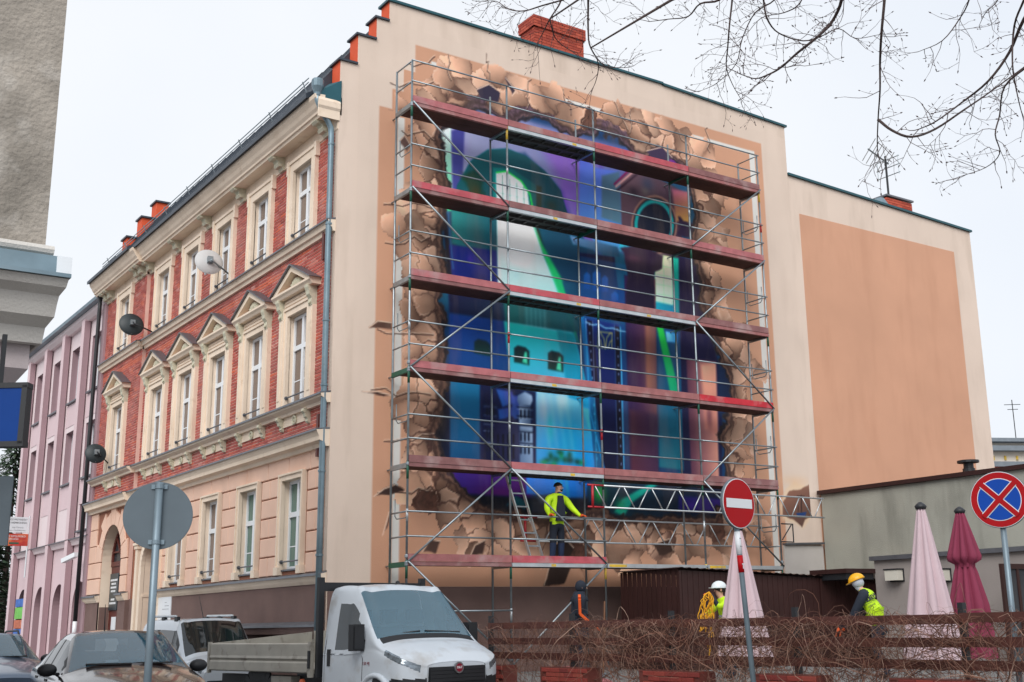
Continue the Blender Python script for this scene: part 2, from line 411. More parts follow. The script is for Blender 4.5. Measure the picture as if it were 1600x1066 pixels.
# end bay: blocks each side of the gate, voussoirs round its head
for r in range(2):
    for a, b in ((13.56, 14.21), (16.39, 17.9)):
        MB().stone_x(-0.155, -0.10, a, b-0.01, 2.68+r*0.49+0.014, 3.17+r*0.49-0.014, 0.014).build('stone_block', 'stone_peach', H, fix=False)
ac, ar, az = 15.30, 1.08, 3.66
def arch_wall(name, yc, r, zs, y0, y1, z1, x, m, depth, m2, parent, n=18):
    """wall over a round opening with its soffit"""
    pts = [(yc+r*math.cos(math.pi*k/n), zs+r*math.sin(math.pi*k/n)) for k in range(n+1)]
    b = MB()
    for (ya, za), (yb, zb_) in zip(pts, pts[1:]): b.add([(x,ya,za),(x,yb,zb_),(x,yb,z1),(x,ya,z1)], [(0,1,2,3)])
    if y0 < yc-r: b.add([(x,y0,zs),(x,y0,z1),(x,yc-r,z1),(x,yc-r,zs)], [(0,1,2,3)])
    if y1 > yc+r: b.add([(x,yc+r,zs),(x,yc+r,z1),(x,y1,z1),(x,y1,zs)], [(0,1,2,3)])
    b.build(name, m, parent)
    c = MB()
    full_ = [(yc+r, -0.1)]+pts+[(yc-r, -0.1)]
    for (ya, za), (yb, zb_) in zip(full_, full_[1:]): c.add([(x,ya,za),(x,yb,zb_),(x+depth,yb,zb_),(x+depth,ya,za)], [(0,1,2,3)])
    c.build('reveal', m2, parent, smooth=True)
arch_wall('arch_head', ac, ar, az, ARCH[0], ARCH[1], 4.80, -0.110, 'joint_brown', 0.32, 'cream_trim', H)
n_v = 9
for k in range(n_v):
    t0, t1 = math.pi*k/n_v+0.012, math.pi*(k+1)/n_v-0.012
    def rim(t):                                   # voussoir reaches out to a stepped outline
        ro = 1.5+0.22*(1 if k % 2 == 0 else 0)
        return (min(max(ac+ro*math.cos(t), 13.57), 17.0), min(az+ro*math.sin(t), 5.22))
    pin = [(ac+(ar+0.0)*math.cos(t0+(t1-t0)*q/3), az+ar*math.sin(t0+(t1-t0)*q/3)) for q in range(4)]
    MB().ext_x(pin+[rim(t1), rim(t0)], -0.155, -0.09).build('stone_block', 'stone_peach', H)
for r in range(3):
    MB().stone_x(-0.155, -0.10, 17.03, 17.9, 3.67+r*0.52, 3.67+(r+1)*0.52-0.02, 0.014).build('stone_block', 'stone_peach', H, fix=False)
MB().box(-0.10, 0.19, ARCH[1]-0.008, ARCH[1]+0.02, -0.1, 2.3).build('reveal_base', 'plinth_stucco', H)
# gate: panelled doors, fanlight bars, sign
gx = 0.20
MB().box(gx, gx+0.06, ARCH[0], ARCH[1], -0.1, 3.55).build('gate', 'red_wood', H)
g = H.children[-1]
fl = MB()
fl.box(gx-0.03, gx+0.05, ARCH[0], ARCH[1], 3.52, 3.66).bar((gx, ac, 3.6), (gx, ac, 4.75), 0.06, 0.05).bar((gx, ac, 3.7), (gx, ac+0.75, 4.45), 0.05, 0.05).bar((gx, ac, 3.7), (gx, ac-0.75, 4.45), 0.05, 0.05)
fl.bar((gx, ARCH[0], 3.95), (gx, ARCH[1], 3.95), 0.05, 0.05)
pts = [(gx, ac+1.02*math.cos(math.pi*k/16), az+1.02*math.sin(math.pi*k/16)) for k in range(17)]
fl.tube(pts, 0.05, 6)
fl.build('fanlight', 'red_wood', H)
MB().ext_x([(ac+1.03*math.cos(math.pi*k/16), az+1.03*math.sin(math.pi*k/16)) for k in range(17)], gx+0.03, gx+0.04).build('pane', 'pane_dark', H)
mat('plaque', s8(30, 48, 56), 0.35)
pq = MB().box(0.155, 0.185, 15.42, 16.30, 2.20, 3.30).build('plaque', 'plaque', H)
pq['label'] = 'dark gate plaque with white lettering'
lm = MB()
for z, w_ in ((3.10, 0.72), (2.99, 0.46), (2.88, 0.56), (2.77, 0.42), (2.52, 0.32), (2.41, 0.62)):   # lettering too small to read: rows of short strokes
    y = 15.86-w_/2
    while y < 15.86+w_/2:
        l = random.uniform(0.04, 0.10); lm.box(0.150, 0.154, y, y+l, z-0.03, z+0.03); y += l+0.025
lm.build('lettering', 'pvc_white', pq)
MB().box(0.17, 0.19, 15.5, 15.95, 0.7, 2.0).build('notice', 'pvc_white', H)

# small arched door with a cream surround
dc, dr, dz = (DOOR[0]+DOOR[1])/2, (DOOR[1]-DOOR[0])/2, 3.35
arch_wall('arch_head', dc, dr, dz, DOOR[0], DOOR[1], 4.0, 0.008, 'stone_peach', 0.24, 'cream_trim', H)
sm = MB()
pts = [(-0.05, dc+(dr+0.10)*math.cos(math.pi*k/14), dz+(dr+0.10)*math.sin(math.pi*k/14)) for k in range(15)]
for p, q in zip(pts, pts[1:]): sm.bar(p, q, 0.20, 0.10, up=(1, 0, 0))
sm.box(-0.10, 0.0, DOOR[1]+0.0, DOOR[1]+0.22, 1.0, dz).box(-0.10, 0.0, DOOR[0]-0.22, DOOR[0], 1.0, dz)
sm.build('door_surround', 'cream_trim', H)
for yq in (DOOR[1]+0.30, DOOR[0]-0.36):
    pm = MB().box(-0.14, 0.0, yq, yq+0.2, 1.5, 3.85).box(-0.17, 0.0, yq-0.05, yq+0.25, 3.85, 3.95).box(-0.2, 0.0, yq-0.08, yq+0.28, 3.95, 4.02).box(-0.18, 0, yq-0.06, yq+0.26, 1.3, 1.5)
    pm.build('pilaster', 'cream_trim', H)
MB().box(-0.10, 0.0, 10.72, 12.9, 4.02, 4.42).build('entablature', 'stone_peach', H)
MB().ext_y([(0.0, 4.42), (-0.12, 4.42), (-0.24, 4.52), (-0.24, 4.58), (0.0, 4.6)], 10.62, 13.0).build('door_cornice', 'cream_trim', H)
MB().box(0.25, 0.3, DOOR[0], DOOR[1], -0.1, 4.0).build('door', 'red_wood', H)
MB().box(0.2, 0.26, DOOR[0], DOOR[1], 2.72, 2.82).build('transom', 'red_wood', H)
MB().box(-0.02, 0.24, DOOR[1]-0.02, DOOR[1]+0.001, 2.5, 2.58).build('impost', 'cream_trim', H)
nb = MB().box(-0.055, -0.032, 9.60, 10.70, 1.35, 2.44).build('notice_board', 'pvc_white', H)
nl = MB()
for k in range(11):
    if k in (3,): continue
    nl.box(-0.059, -0.056, 9.75 if k % 3 else 9.95, 10.5-0.1*(k % 4) if k > 1 else 10.1, 2.30-k*0.085-0.012, 2.30-k*0.085)
mat('grey_print', s8(150, 152, 156), 0.8)
nl.build('print_lines', 'grey_print', nb)

# string courses and cornices (x, z) outlines; x runs outward to the negative side
def band(name, prof, m, cap=None, spans=None):
    for a, b, x in (spans or ((-0.0, JOG, 0.0), (JOG-0.001, YE, -0.12))):
        MB().ext_y([(x+p, z) for p, z in prof], a+(0.02 if a <= 0 else 0), b).build(name, m, H)
        if cap: MB().ext_y([(x+p, z) for p, z in cap], a+(0.015 if a <= 0 else -0.004), b+0.004).build(name+'_flashing', 'metal_cap', H)
LOWSP = ((0.0, 10.68, 0.0), (13.5, 14.2, -0.12), (16.4, YE, -0.12))
band('string_course', [(0.05, 2.44), (-0.05, 2.44), (-0.09, 2.50), (-0.13, 2.60), (-0.15, 2.63), (0.05, 2.67)], 'cream_trim', [(0.04, 2.69), (-0.17, 2.645), (-0.175, 2.60), (-0.16, 2.60), (-0.155, 2.63), (0.04, 2.672)], LOWSP)
band('plinth_ledge', [(0.0, 1.45), (-0.12, 1.45), (-0.16, 1.60), (-0.02, 1.66)], 'plinth_stucco', [(0.0, 1.71), (-0.18, 1.64), (-0.185, 1.59), (-0.17, 1.59), (-0.165, 1.62), (0.0, 1.69)], LOWSP[:1])
band('floor_cornice', [(0.05, 5.22), (-0.10, 5.22), (-0.12, 5.30), (-0.24, 5.34), (-0.25, 5.42), (-0.30, 5.52), (-0.31, 5.55), (0.05, 5.58)], 'cream_trim', [(0.04, 5.62), (-0.33, 5.572), (-0.335, 5.53), (-0.32, 5.53), (-0.315, 5.56), (0.04, 5.585)])
band('sill_course', [(0.05, 6.14), (-0.10, 6.14), (-0.12, 6.20), (-0.22, 6.26), (-0.24, 6.32), (0.05, 6.36)], 'cream_trim', [(0.04, 6.40), (-0.26, 6.345), (-0.265, 6.30), (-0.25, 6.30), (-0.245, 6.33), (0.04, 6.37)])
band('sill_course', [(0.05, 9.90), (-0.07, 9.90), (-0.09, 9.98), (-0.14, 10.0), (-0.16, 10.08), (-0.20, 10.14), (0.05, 10.17)], 'cream_trim', [(0.04, 10.22), (-0.22, 10.16), (-0.225, 10.12), (-0.21, 10.12), (-0.205, 10.145), (0.04, 10.18)])
band('frieze', [(0.05, 12.28), (-0.03, 12.28), (-0.03, 12.62), (0.05, 12.62)], 'cream_trim')
for a, b, x in ((0.0, JOG, 0.0), (JOG-0.3, YE+0.2, -0.12)):
    MB().ext_y([(x+p, z) for p, z in [(0.05, 12.60), (-0.10, 12.58), (-0.36, 12.56), (-0.38, 12.62), (-0.42, 12.63), (-0.43, 12.68), (-0.48, 12.74), (-0.52, 12.82), (-0.58, 12.90), (-0.60, 12.98), (0.05, 13.02)]], a, b).build('eaves_cornice', 'cream_trim', H)
    MB().ext_y([(x+p, z) for p, z in [(0.05, 13.14), (-0.62, 13.12), (-0.68, 13.06), (-0.68, 12.96), (-0.62, 12.985), (0.05, 13.025)]], a+0.3, b).build('gutter', 'roof_sheet', H)

# ---- windows: one of each kind is built, the others copied
def make_window(name, zlo, zhi, half, x, glassm, transom):
    b = MB(); t = 0.07
    b.box(x, x+0.07, -half, -half+t, zlo, zhi).box(x, x+0.07, half-t, half, zlo, zhi)
    b.box(x, x+0.07, -half+t, half-t, zlo, zlo+t).box(x, x+0.07, -half+t, half-t, zhi-t, zhi)
    b.box(x-0.01, x+0.06, -0.055, 0.055, zlo+t, zhi-t)
    b.box(x-0.008, x+0.062, -half+t, half-t, transom-0.055, transom+0.055)
    zm = zlo+(transom-zlo)*0.42
    b.box(x+0.03, x+0.05, -half+t, half-t, zm-0.012, zm+0.012)
    win = b.build('window', 'pvc_white', H)
    for ya, yb in ((-half+t, -0.055), (0.055, half-t)):
        for za, zb_ in ((zlo+t, transom-0.055), (transom+0.055, zhi-t)):
            MB().box(x+0.035, x+0.045, ya, yb, za, zb_).build('pane', glassm, win)
    MB().box(x-0.14, x+0.02, -half, half, zlo-0.03, zlo+0.005).build('sill', 'metal_cap', win)
    MB().tube([(x-0.13, -half-0.02, zlo+0.17), (x-0.13, half+0.02, zlo+0.17)], 0.018, 6).lathe([(0.04, -0.03), (0.045, 0.0), (0.03, 0.03)], (x-0.13, half-0.0, zlo+0.17), 8, 'y').build('guard_bar', 'metal_cap', win)
    return win
def surround(zlo, zhi, half, wid, ears, m='cream_trim'):
    b = MB(); x0, x1 = -0.075, 0.02
    for sgn in (-1, 1):
        a, c = sorted((sgn*half, sgn*(half+wid)))
        b.box(x0, x1, a, c, zlo, zhi+wid)
        a, c = sorted((sgn*(half+wid*0.72), sgn*(half+wid)))
        b.box(x0-0.03, x0, a, c, zlo, zhi+wid)
    b.box(x0, x1, -half, half, zhi, zhi+wid)
    b.box(x0-0.03, x0, -half-wid*0.7, half+wid*0.7, zhi+wid*0.72, zhi+wid)
    if ears:
        for sgn in (-1, 1):
            a, c = sorted((sgn*(half+wid-0.06), sgn*(half+wid+0.05)))
            b.box(x0-0.035, 0.02, a, c, zhi-0.05, zhi+wid+0.03)
    return b.build('window_surround', m, H)

tw = make_window('window', 10.26, 12.02, 0.52, 0.09, 'pane_glass', 11.42)
tsu = surround(10.2, 12.02, 0.52, 0.27, True)
mw = make_window('window', 6.42, 8.46, 0.54, 0.09, 'pane_glass', 7.72)
msu = surround(6.4, 8.48, 0.54, 0.19, False)
# pediment and consoles over the first floor windows
pb = MB().box(-0.08, 0.02, -0.73, 0.73, 8.67, 8.86)
pb.build('head_panel', 'cream_trim', msu)
MB().box(-0.10, -0.08, -0.68, 0.68, 8.71, 8.725).box(-0.10, -0.08, -0.68, 0.68, 8.79, 8.805).build('panel_moulding', 'cream_trim', msu)
for sgn in (-1, 1):
    c = sgn*0.83
    MB().box(-0.11, 0.02, c-0.10, c+0.10, 6.4, 8.45).box(-0.125, -0.11, c-0.06, c+0.06, 6.55, 8.35).build('pilaster', 'cream_trim', msu)
    q = MB().ext_y([(0.02, 8.44), (-0.12, 8.44), (-0.14, 8.52), (-0.13, 8.6), (-0.19, 8.68), (-0.20, 8.76), (-0.23, 8.84), (-0.23, 8.90), (0.02, 8.90)], c-0.09, c+0.09)
    q.lathe([(0.035, -0.02), (0.045, 0.0), (0.02, 0.03)], (-0.15, c, 8.50), 8, 'x').build('console', 'ornament', msu)
MB().ext_y([(0.02, 8.88), (-0.20, 8.88), (-0.23, 8.93), (-0.27, 8.97), (-0.27, 9.02), (0.02, 9.02)], -1.08, 1.08).build('pediment_cornice', 'cream_trim', msu)
rk = MB()
for sgn in (-1, 1):
    a0 = (sgn*1.10, 9.02); a1 = (0.0, 9.54); th = 0.13
    rk.ext_x([(a0[0], a0[1]), (a1[0], a1[1]), (a1[0], a1[1]-th*1.1), (a0[0]-sgn*0.28, a0[1])], -0.25, 0.02)
rk.build('pediment_rake', 'cream_trim', msu)
rk = MB()
for sgn in (-1, 1):
    rk.ext_x([(sgn*1.16, 9.02), (0.0, 9.57), (0.0, 9.545), (sgn*1.10, 9.023)], -0.31, 0.02)
rk.build('pediment_flashing', 'metal_cap', msu)
rk = MB().ext_x([(-0.78, 9.02), (0.78, 9.02), (0, 9.40)], -0.06, 0.02)
rk.build('tympanum', 'joint_brown', msu)
sh = MB()
for k in range(9):
    t = math.pi*(k+0.5)/9; r = 0.27 if 0.3 < t < 2.84 else 0.3
    sh.tube([(-0.08, 0.03*math.cos(t), 9.06), (-0.12, r*0.6*math.cos(t), 9.05+r*0.5*math.sin(t)), (-0.09, r*math.cos(t)*1.3, 9.05+r*0.82*math.sin(t))], [0.02, 0.05, 0.045], 6)
sh.build('shell_ornament', 'ornament', msu, smooth=True)
gw = make_window('window', 2.80, 4.72, 0.52, 0.11, 'pane_glass', 3.98)
gsu = surround(2.69, 4.72, 0.52, 0.15, False)
for sgn in (-1, 1):
    MB().box(-0.12, 0.02, *sorted((sgn*0.50, sgn*0.72)), 2.69, 2.86).build('base_block', 'cream_trim', gsu)
for k, c in enumerate(CY):
    for proto, on in ((tw, True), (tsu, True), (mw, True), (msu, True), (gw, k < 4), (gsu, k < 4)):
        if not on: continue
        if k == 0: proto.location = (0, c, 0)
        else: copy_tree(proto, H, (PX(c), c, 0))
for ch in H.children:                              # the ground floor corner rooms have green blinds
    if ch.name.startswith('window') and not ch.name.startswith('window_s'):
        zmin = min(v.co.z for v in ch.data.vertices)
        if zmin < 3.0 and ch.location.y < 5:
            for p in ch.children:
                if p.name.startswith('pane'): p.data = p.data.copy(); p.data.materials[0] = MATS['pane_green']

# eaves brackets (pairs on the end bay, single elsewhere), small brackets and roundels under the first floor sills
br = MB().ext_y([(0, 12.60), (-0.36, 12.60), (-0.38, 12.55), (-0.33, 12.50), (-0.24, 12.50), (-0.20, 12.45), (-0.22, 12.40), (-0.18, 12.34), (-0.10, 12.33), (-0.06, 12.26), (0, 12.26)], -0.13, 0.13)
br.lathe([(0.05, -0.15), (0.06, 0.0), (0.05, 0.15)], (-0.29, 0, 12.55), 8, 'y').lathe([(0.04, -0.14), (0.05, 0.0), (0.04, 0.14)], (-0.13, 0, 12.38), 8, 'y')
br = br.build('eaves_bracket', 'ornament', H)
for k, y in enumerate((0.55, 3.1, 5.65, 8.2, 10.75, 13.3, 13.75, 14.2, 17.2, 17.65)):
    if k == 0: br.location = (0, y, 0)
    else: copy_tree(br, H, (PX(y), y, 0))
sb = MB().ext_y([(0, 6.16), (-0.17, 6.16), (-0.19, 6.10), (-0.14, 6.05), (-0.12, 5.98), (-0.07, 5.95), (-0.06, 5.86), (0, 5.84)], -0.06, 0.06)
sb.lathe([(0.03, -0.07), (0.035, 0), (0.03, 0.07)], (-0.14, 0, 6.10), 8, 'y').lathe([(0.02, -0.065), (0.025, 0), (0.02, 0.065)], (-0.06, 0, 5.90), 8, 'y')
sb = sb.build('sill_bracket', 'ornament', H)
rd = MB()
pts = [(-0.05, 0.085*math.cos(2*math.pi*k/14), 6.02+0.085*math.sin(2*math.pi*k/14)) for k in range(15)]
rd.tube(pts, 0.028, 6).lathe([(0.03, -0.07), (0.035, -0.04), (0.06, 0)], (0, 0, 6.02), 10, 'x')
rd = rd.build('roundel', 'ornament', H)
pan = MB().box(-0.03, 0.0, -0.72, 0.72, 5.93, 6.15).build('sill_panel', 'cream_trim', H)
for k, c in enumerate(CY):
    for d in (-0.72, 0.72):
        if k == 0 and d < 0: sb.location = (0, c+d, 0)
        else: copy_tree(sb, H, (PX(c), c+d, 0))
    if k == 0: rd.location = (0, c, 0); pan.location = (0, c, 0)
    else: copy_tree(rd, H, (PX(c), c, 0)); copy_tree(pan, H, (PX(c), c, 0))

# gable wall facing the yard: stepped outline, thickness 0.45
STEP = [(0.0, -0.1), (14.12, -0.1), (14.12, 15.56), (9.5, 15.72), (9.45, 15.74), (1.2, 15.74), (1.2, 15.22), (0.88, 15.22), (0.88, 14.66), (0.42, 14.66), (0.42, 13.92), (0.0, 13.92)]
gmesh = MB(); n = len(STEP)
gmesh.add([(x, 0.0, z) for x, z in STEP]+[(x, 0.42, z) for x, z in STEP], [tuple(range(n)), tuple(range(2*n-1, n-1, -1))]+[(i, i+n, (i+1) % n+n, (i+1) % n) for i in range(n)])
gmesh.build('gable_wall', 'cream_plaster', H)
for x, za, zb_ in ((0.0, 13.1, 13.92), (0.42, 13.95, 14.66), (0.88, 14.69, 15.22), (1.2, 15.25, 15.74)):
    MB().box(x-0.012, x-0.002, 0.03, 0.42, za, zb_).build('step_face', 'gable_orange', H)
for (xa, xb, z) in ((-0.07, 0.40, 13.92), (0.35, 0.86, 14.66), (0.81, 1.18, 15.22)):
    MB().box(xa, xb, -0.05, 0.48, z+0.002, z+0.05).build('step_cap', 'roof_sheet', H)
MB().box(1.13, 9.47, -0.06, 0.48, 15.742, 15.80).build('coping', 'teal_flash', H)
MB().add([(9.47,-0.06,15.715),(14.18,-0.06,15.565),(14.18,0.48,15.565),(9.47,0.48,15.715),(9.47,-0.06,15.775),(14.18,-0.06,15.625),(14.18,0.48,15.625),(9.47,0.48,15.775)],
         [(0,3,2,1),(4,5,6,7),(0,1,5,4),(1,2,6,5),(2,3,7,6),(3,0,4,7)]).build('coping', 'teal_flash', H)
MB().box(0.02, 14.1, -0.035, -0.001, -0.1, 2.37).build('plinth', 'plinth_stucco', H)
# yard plaster at the far end of the gable with its sloping ledge
mat('white_plaster', s8(196, 190, 184), 0.9, var=0.06, vscale=0.8, bump=0.3, bscale=80, stain=s8(160, 154, 148), stain_amt=0.4)
MB().box(12.95, 14.44, -0.06, -0.002, 0.4, 3.44).build('yard_plaster', 'white_plaster', H)
MB().bar((12.95, -0.06, 3.47), (14.44, -0.06, 3.52), 0.14, 0.05).build('ledge', 'metal_cap', H)
# body of the house, other end and roofs
MB().box(0.78, 14.1, 0.43, YE-0.02, -0.1, 12.5).build('inner_walls', 'cream_plaster', H)
MB().ext_y([(-0.58, 13.13), (1.15, 15.40), (7.0, 16.05), (14.1, 15.5), (14.1, 12.6), (0.2, 12.6), (0.0, 13.10), (-0.55, 13.10)], 0.43, YE-0.02).build('roof', 'roof_sheet', H)
seam = MB()
for k in range(30):
    y = 0.75+k*0.58
    seam.bar((-0.56, y, 13.155), (1.15, y, 15.41), 0.02, 0.015, up=(0, 1, 0))
seam.build('roof_seams', 'roof_sheet', H)
guard = MB()
for k in range(9): guard.tube([(-0.42, 0.9+2*k, 13.40), (-0.52, 0.9+2*k, 13.62)], 0.015, 5)
for z in (13.5, 13.6): guard.tube([(-0.5, 0.6, z), (-0.46, YE-0.3, z)], 0.014, 5)
guard.build('snow_guard', 'galv', H)
for x, z1 in ((-0.10, 13.80), (0.22, 14.60), (0.67, 15.40), (1.13, 16.05)):   # stepped gable at the far end
    MB().box(x, x+0.42, YE-0.55, YE, z1-1.1, z1).build('step_face', 'gable_orange', H)
    MB().box(x-0.06, x+0.47, YE-0.62, YE+0.06, z1+0.002, z1+0.06).build('step_cap', 'roof_sheet', H)
# corner flashing, rainwater head and downpipe
cf = MB().add([(-0.60,0.02,12.98),(0.02,-0.03,12.86),(0.02,-0.03,13.42),(-0.25,0.05,13.30),(-0.60,0.42,13.02),(0.02,0.42,13.42)], [(0,1,2,3),(3,2,5,4),(0,3,4)])
cf.build('corner_flashing', 'teal_flash', H)
MB().ext_x([(-0.0, 12.46), (0.0, 12.92), (-0.02, 12.92), (-0.05, 12.85), (-0.05, 12.72), (-0.02, 12.66), (-0.02, 12.46)], -0.52, 0.0).build('cornice_return', 'cream_trim', H)
MB().lathe([(0.07, 12.95), (0.08, 13.02), (0.13, 13.16), (0.14, 13.30), (0.12, 13.34)], (-0.52, 0.05, 0), 12).build('rainwater_head', 'zinc', H)
MB().tube([(-0.52, 0.05, 13.0), (-0.51, 0.05, 12.85), (-0.40, 0.06, 12.62), (-0.24, 0.07, 12.42), (-0.16, 0.08, 12.28), (-0.145, 0.08, 12.1), (-0.145, 0.08, 8), (-0.14, 0.08, 4), (-0.14, 0.08, 0.2)], 0.065, 12).build('downpipe', 'zinc', H, smooth=True)
for z in (11.9, 10.05, 7.9, 6.5, 4.7, 3.0):
    MB().lathe([(0.078, -0.02), (0.078, 0.02)], (-0.143, 0.08, z), 12).build('pipe_collar', 'zinc', H)
for z0, z1 in ((9.35, 10.15), (5.05, 5.95)):
    MB().box(-0.10, 0.0, 0.30, 0.36, z0, z1).box(-0.10, 0.0, 0.42, 0.52, z0, z1).build('bracket_plate', 'red_wood', H)
# chimney on the ridge: corbelled brick
def chimney(x0, x1, y0, y1, z0, z1, parent):
    MB().box(x0+0.02, x1-0.02, y0+0.02, y1-0.02, z0, z1-0.1).build('chimney_core', 'mortar', parent)
    b = MB(); pk = []
    rows_ = int((z1-z0)/0.085)
    for r in range(rows_):
        z = z0+r*0.085; e = 0.05 if r >= rows_-4 else 0.0
        for face in ('y', 'x'):
            a, c = (x0-e, x1+e) if face == 'y' else (y0-e, y1+e)
            t = a-(r % 2)*0.13
            while t < c:
                s0, s1 = max(t, a), min(t+0.25, c)
                if s1-s0 > 0.04:
                    if face == 'y': b.box(s0, s1, y0-e, y0+0.1, z, z+0.073)
                    else: b.box(x0-e-0.002, x0+0.1, s0+0.005, s1, z, z+0.073)
                    pk += [random.random()]*6
                t += 0.262
    b.pick = pk
    stuff(b.build('chimney_bricks', 'chimney_brick', parent, fix=False))
mat('chimney_brick', (1,0,0), 0.85, rnd=('face', [s8(150, 60, 46), s8(176, 76, 56), s8(190, 88, 66)]), var=0.08, bump=0.2)
chimney(6.65, 8.33, 2.0, 2.7, 15.2, 17.95, H)
# ---------------------------------------------------------------- the painted gable: a fine sheet whose colours are painted in code
GX0, GX1, GZ0, GZ1, GS = 0.45, 14.115, 2.375, 15.2, 0.026
nx, nz = int((GX1-GX0)/GS)+1, int((GZ1-GZ0)/GS)+1
gx = np.linspace(GX0, GX1, nx); gz = np.linspace(GZ0, GZ1, nz)
X, Zg = np.meshgrid(gx, gz)                        # wall metres
rg = np.random.default_rng(11)
def vnoise(scale, seed, octv=4):
    """smooth value noise on the sheet"""
    q = np.random.default_rng(seed); tot = np.zeros_like(X); amp = 1.0; s_ = scale; nrm = 0
    for _ in range(octv):
        u = (X-GX0)/s_; v = (Zg-GZ0)/s_
        iu = np.floor(u).astype(int); iv = np.floor(v).astype(int); fu = u-iu; fv = v-iv
        fu = fu*fu*(3-2*fu); fv = fv*fv*(3-2*fv)
        T = q.random((iv.max()+2, iu.max()+2))
        a = T[iv, iu]*(1-fu)+T[iv, iu+1]*fu; b = T[iv+1, iu]*(1-fu)+T[iv+1, iu+1]*fu
        tot += amp*(a*(1-fv)+b*fv); nrm += amp; amp *= 0.5; s_ /= 2.0
    return tot/nrm
N1, N2, N3 = vnoise(0.8, 1), vnoise(0.35, 2), vnoise(2.5, 3)
Nst = vnoise(0.18, 5, 3)
def W(pts):                                        # photo pixels -> wall metres
    return np.array([[p[0], p[2]] for p in (on_y(a, b) for a, b in pts)])
def sdf(poly, x=None, z=None):
    """signed distance to a polygon, negative inside"""
    x = X if x is None else x; z = Zg if z is None else z
    d = np.full(x.shape, 1e9); ins = np.zeros(x.shape, bool); n = len(poly)
    for i in range(n):
        a = poly[i]; b = poly[(i+1) % n]; e = b-a
        t = np.clip(((x-a[0])*e[0]+(z-a[1])*e[1])/(e@e+1e-12), 0, 1)
        d = np.minimum(d, (x-a[0]-t*e[0])**2+(z-a[1]-t*e[1])**2)
        c = ((a[1] > z) != (b[1] > z)) & (x < (b[0]-a[0])*(z-a[1])/(b[1]-a[1]+1e-12)+a[0])
        ins ^= c
    d = np.sqrt(d); return np.where(ins, -d, d)
def S(*c): return np.array(c, float)/255.0
IMG = np.ones(X.shape+(3,))*S(226, 206, 190)
def put(mask, col):
    global IMG
    m_ = mask[..., None]; IMG = IMG*(1-m_)+np.asarray(col)*m_
def soft(d, w_=0.02): return np.clip(0.5-d/w_, 0, 1)
def poly(pts, c0, c1=None, ang=0.0, edge=0.03, jit=0.0, op=1.0, grain=0.05, clip=None):
    """filled shape in photo pixels; c0 to c1 blends along an angle"""
    P = W(pts); d = sdf(P)+(N2-0.5)*jit
    m_ = soft(d, edge)*op
    if clip is not None: m_ = m_*clip
    if c1 is None: c = S(*c0)*np.ones(X.shape+(3,))
    else:
        ax, az_ = math.cos(ang), math.sin(ang)
        pr = P@np.array([ax, az_]); t = np.clip((X*ax+Zg*az_-pr.min())/(pr.max()-pr.min()+1e-9), 0, 1)[..., None]
        c = S(*c0)*(1-t)+S(*c1)*t
    put(m_, c*(1+(N1[..., None]-0.5)*2*grain))
def blob(cx, cy, rx, ry, col, op=0.8, p=1.0, clip=None):
    c = W([(cx, cy), (cx+rx, cy), (cx, cy-ry)])
    a = math.hypot(*(c[1]-c[0])); b = math.hypot(*(c[2]-c[0]))
    r = ((X-c[0][0])/a)**2+((Zg-c[0][1])/b)**2
    m_ = np.exp(-r*1.6*p)*op
    if clip is not None: m_ = m_*clip
    put(m_, S(*col))
def line(pts, col, wid=0.02, op=1.0, edge=0.02):
    P = W(pts); d = np.full(X.shape, 1e9)
    for a, b in zip(P, P[1:]):
        e = b-a; t = np.clip(((X-a[0])*e[0]+(Zg-a[1])*e[1])/(e@e+1e-12), 0, 1)
        d = np.minimum(d, np.hypot(X-a[0]-t*e[0], Zg-a[1]-t*e[1]))
    put(soft(d-wid/2, edge)*op, S(*col))

# tan panel with stepped corner, thin white border
PANEL = np.array([[0.97, 2.2], [13.12, 2.2], [13.12, 14.83], [1.88, 14.83], [1.88, 14.12], [1.58, 14.12], [1.58, 13.56], [1.29, 13.56], [1.29, 13.06], [0.97, 13.06]])
put(soft(sdf(PANEL)), S(210, 158, 128)*(1+(N3[..., None]-0.5)*0.10))
def rect(x0, x1, z0, z1): return soft(np.maximum(np.maximum(x0-X, X-x1), np.maximum(z0-Zg, Zg-z1)))
for r in ((1.44, 1.62, 2.3, 12.9), (12.62, 12.82, 2.3, 14.52), (2.3, 12.82, 14.40, 14.52)): put(rect(*r), S(228, 226, 220))

# ---- the room seen through the hole
HOLE = W([(690, 205), (716, 178), (742, 168), (770, 178), (800, 186), (838, 186), (866, 196), (900, 212), (935, 205), (965, 215), (985, 232), (1005, 246), (1030, 236),
          (1060, 252), (1078, 290), (1086, 330), (1080, 380), (1092, 430), (1094, 480), (1108, 515), (1128, 560), (1143, 605), (1140, 640), (1126, 680), (1134, 730), (1136, 780), (1115, 806),
          (1040, 806), (985, 812), (940, 800), (880, 808), (830, 806), (780, 800), (735, 778), (700, 735), (676, 690), (690, 640), (698, 600), (690, 560), (696, 520), (688, 470), (694, 420), (690, 360), (698, 300), (692, 250)])
DH = sdf(HOLE)+(N2-0.5)*0.30+(Nst-0.5)*0.16
INS = soft(DH, 0.05)
put(INS, S(18, 70, 104))
base = IMG.copy()
poly([(670, 150), (1140, 250), (1140, 500), (670, 480)], (40, 58, 96), (20, 104, 118), -1.2, 0.3)
poly([(690, 190), (760, 170), (1010, 240), (1000, 400), (905, 380), (880, 300), (820, 240), (740, 250), (700, 330)], (156, 158, 180), (92, 98, 146), 0.2, 0.16)
poly([(840, 215), (900, 230), (935, 300), (935, 400), (905, 380), (885, 310)], (122, 96, 172), (140, 100, 176), 1.2, 0.35, op=0.75)
poly([(900, 230), (940, 245), (950, 330), (925, 335), (915, 290)], (122, 122, 170), (86, 66, 150), 0.5, 0.15)
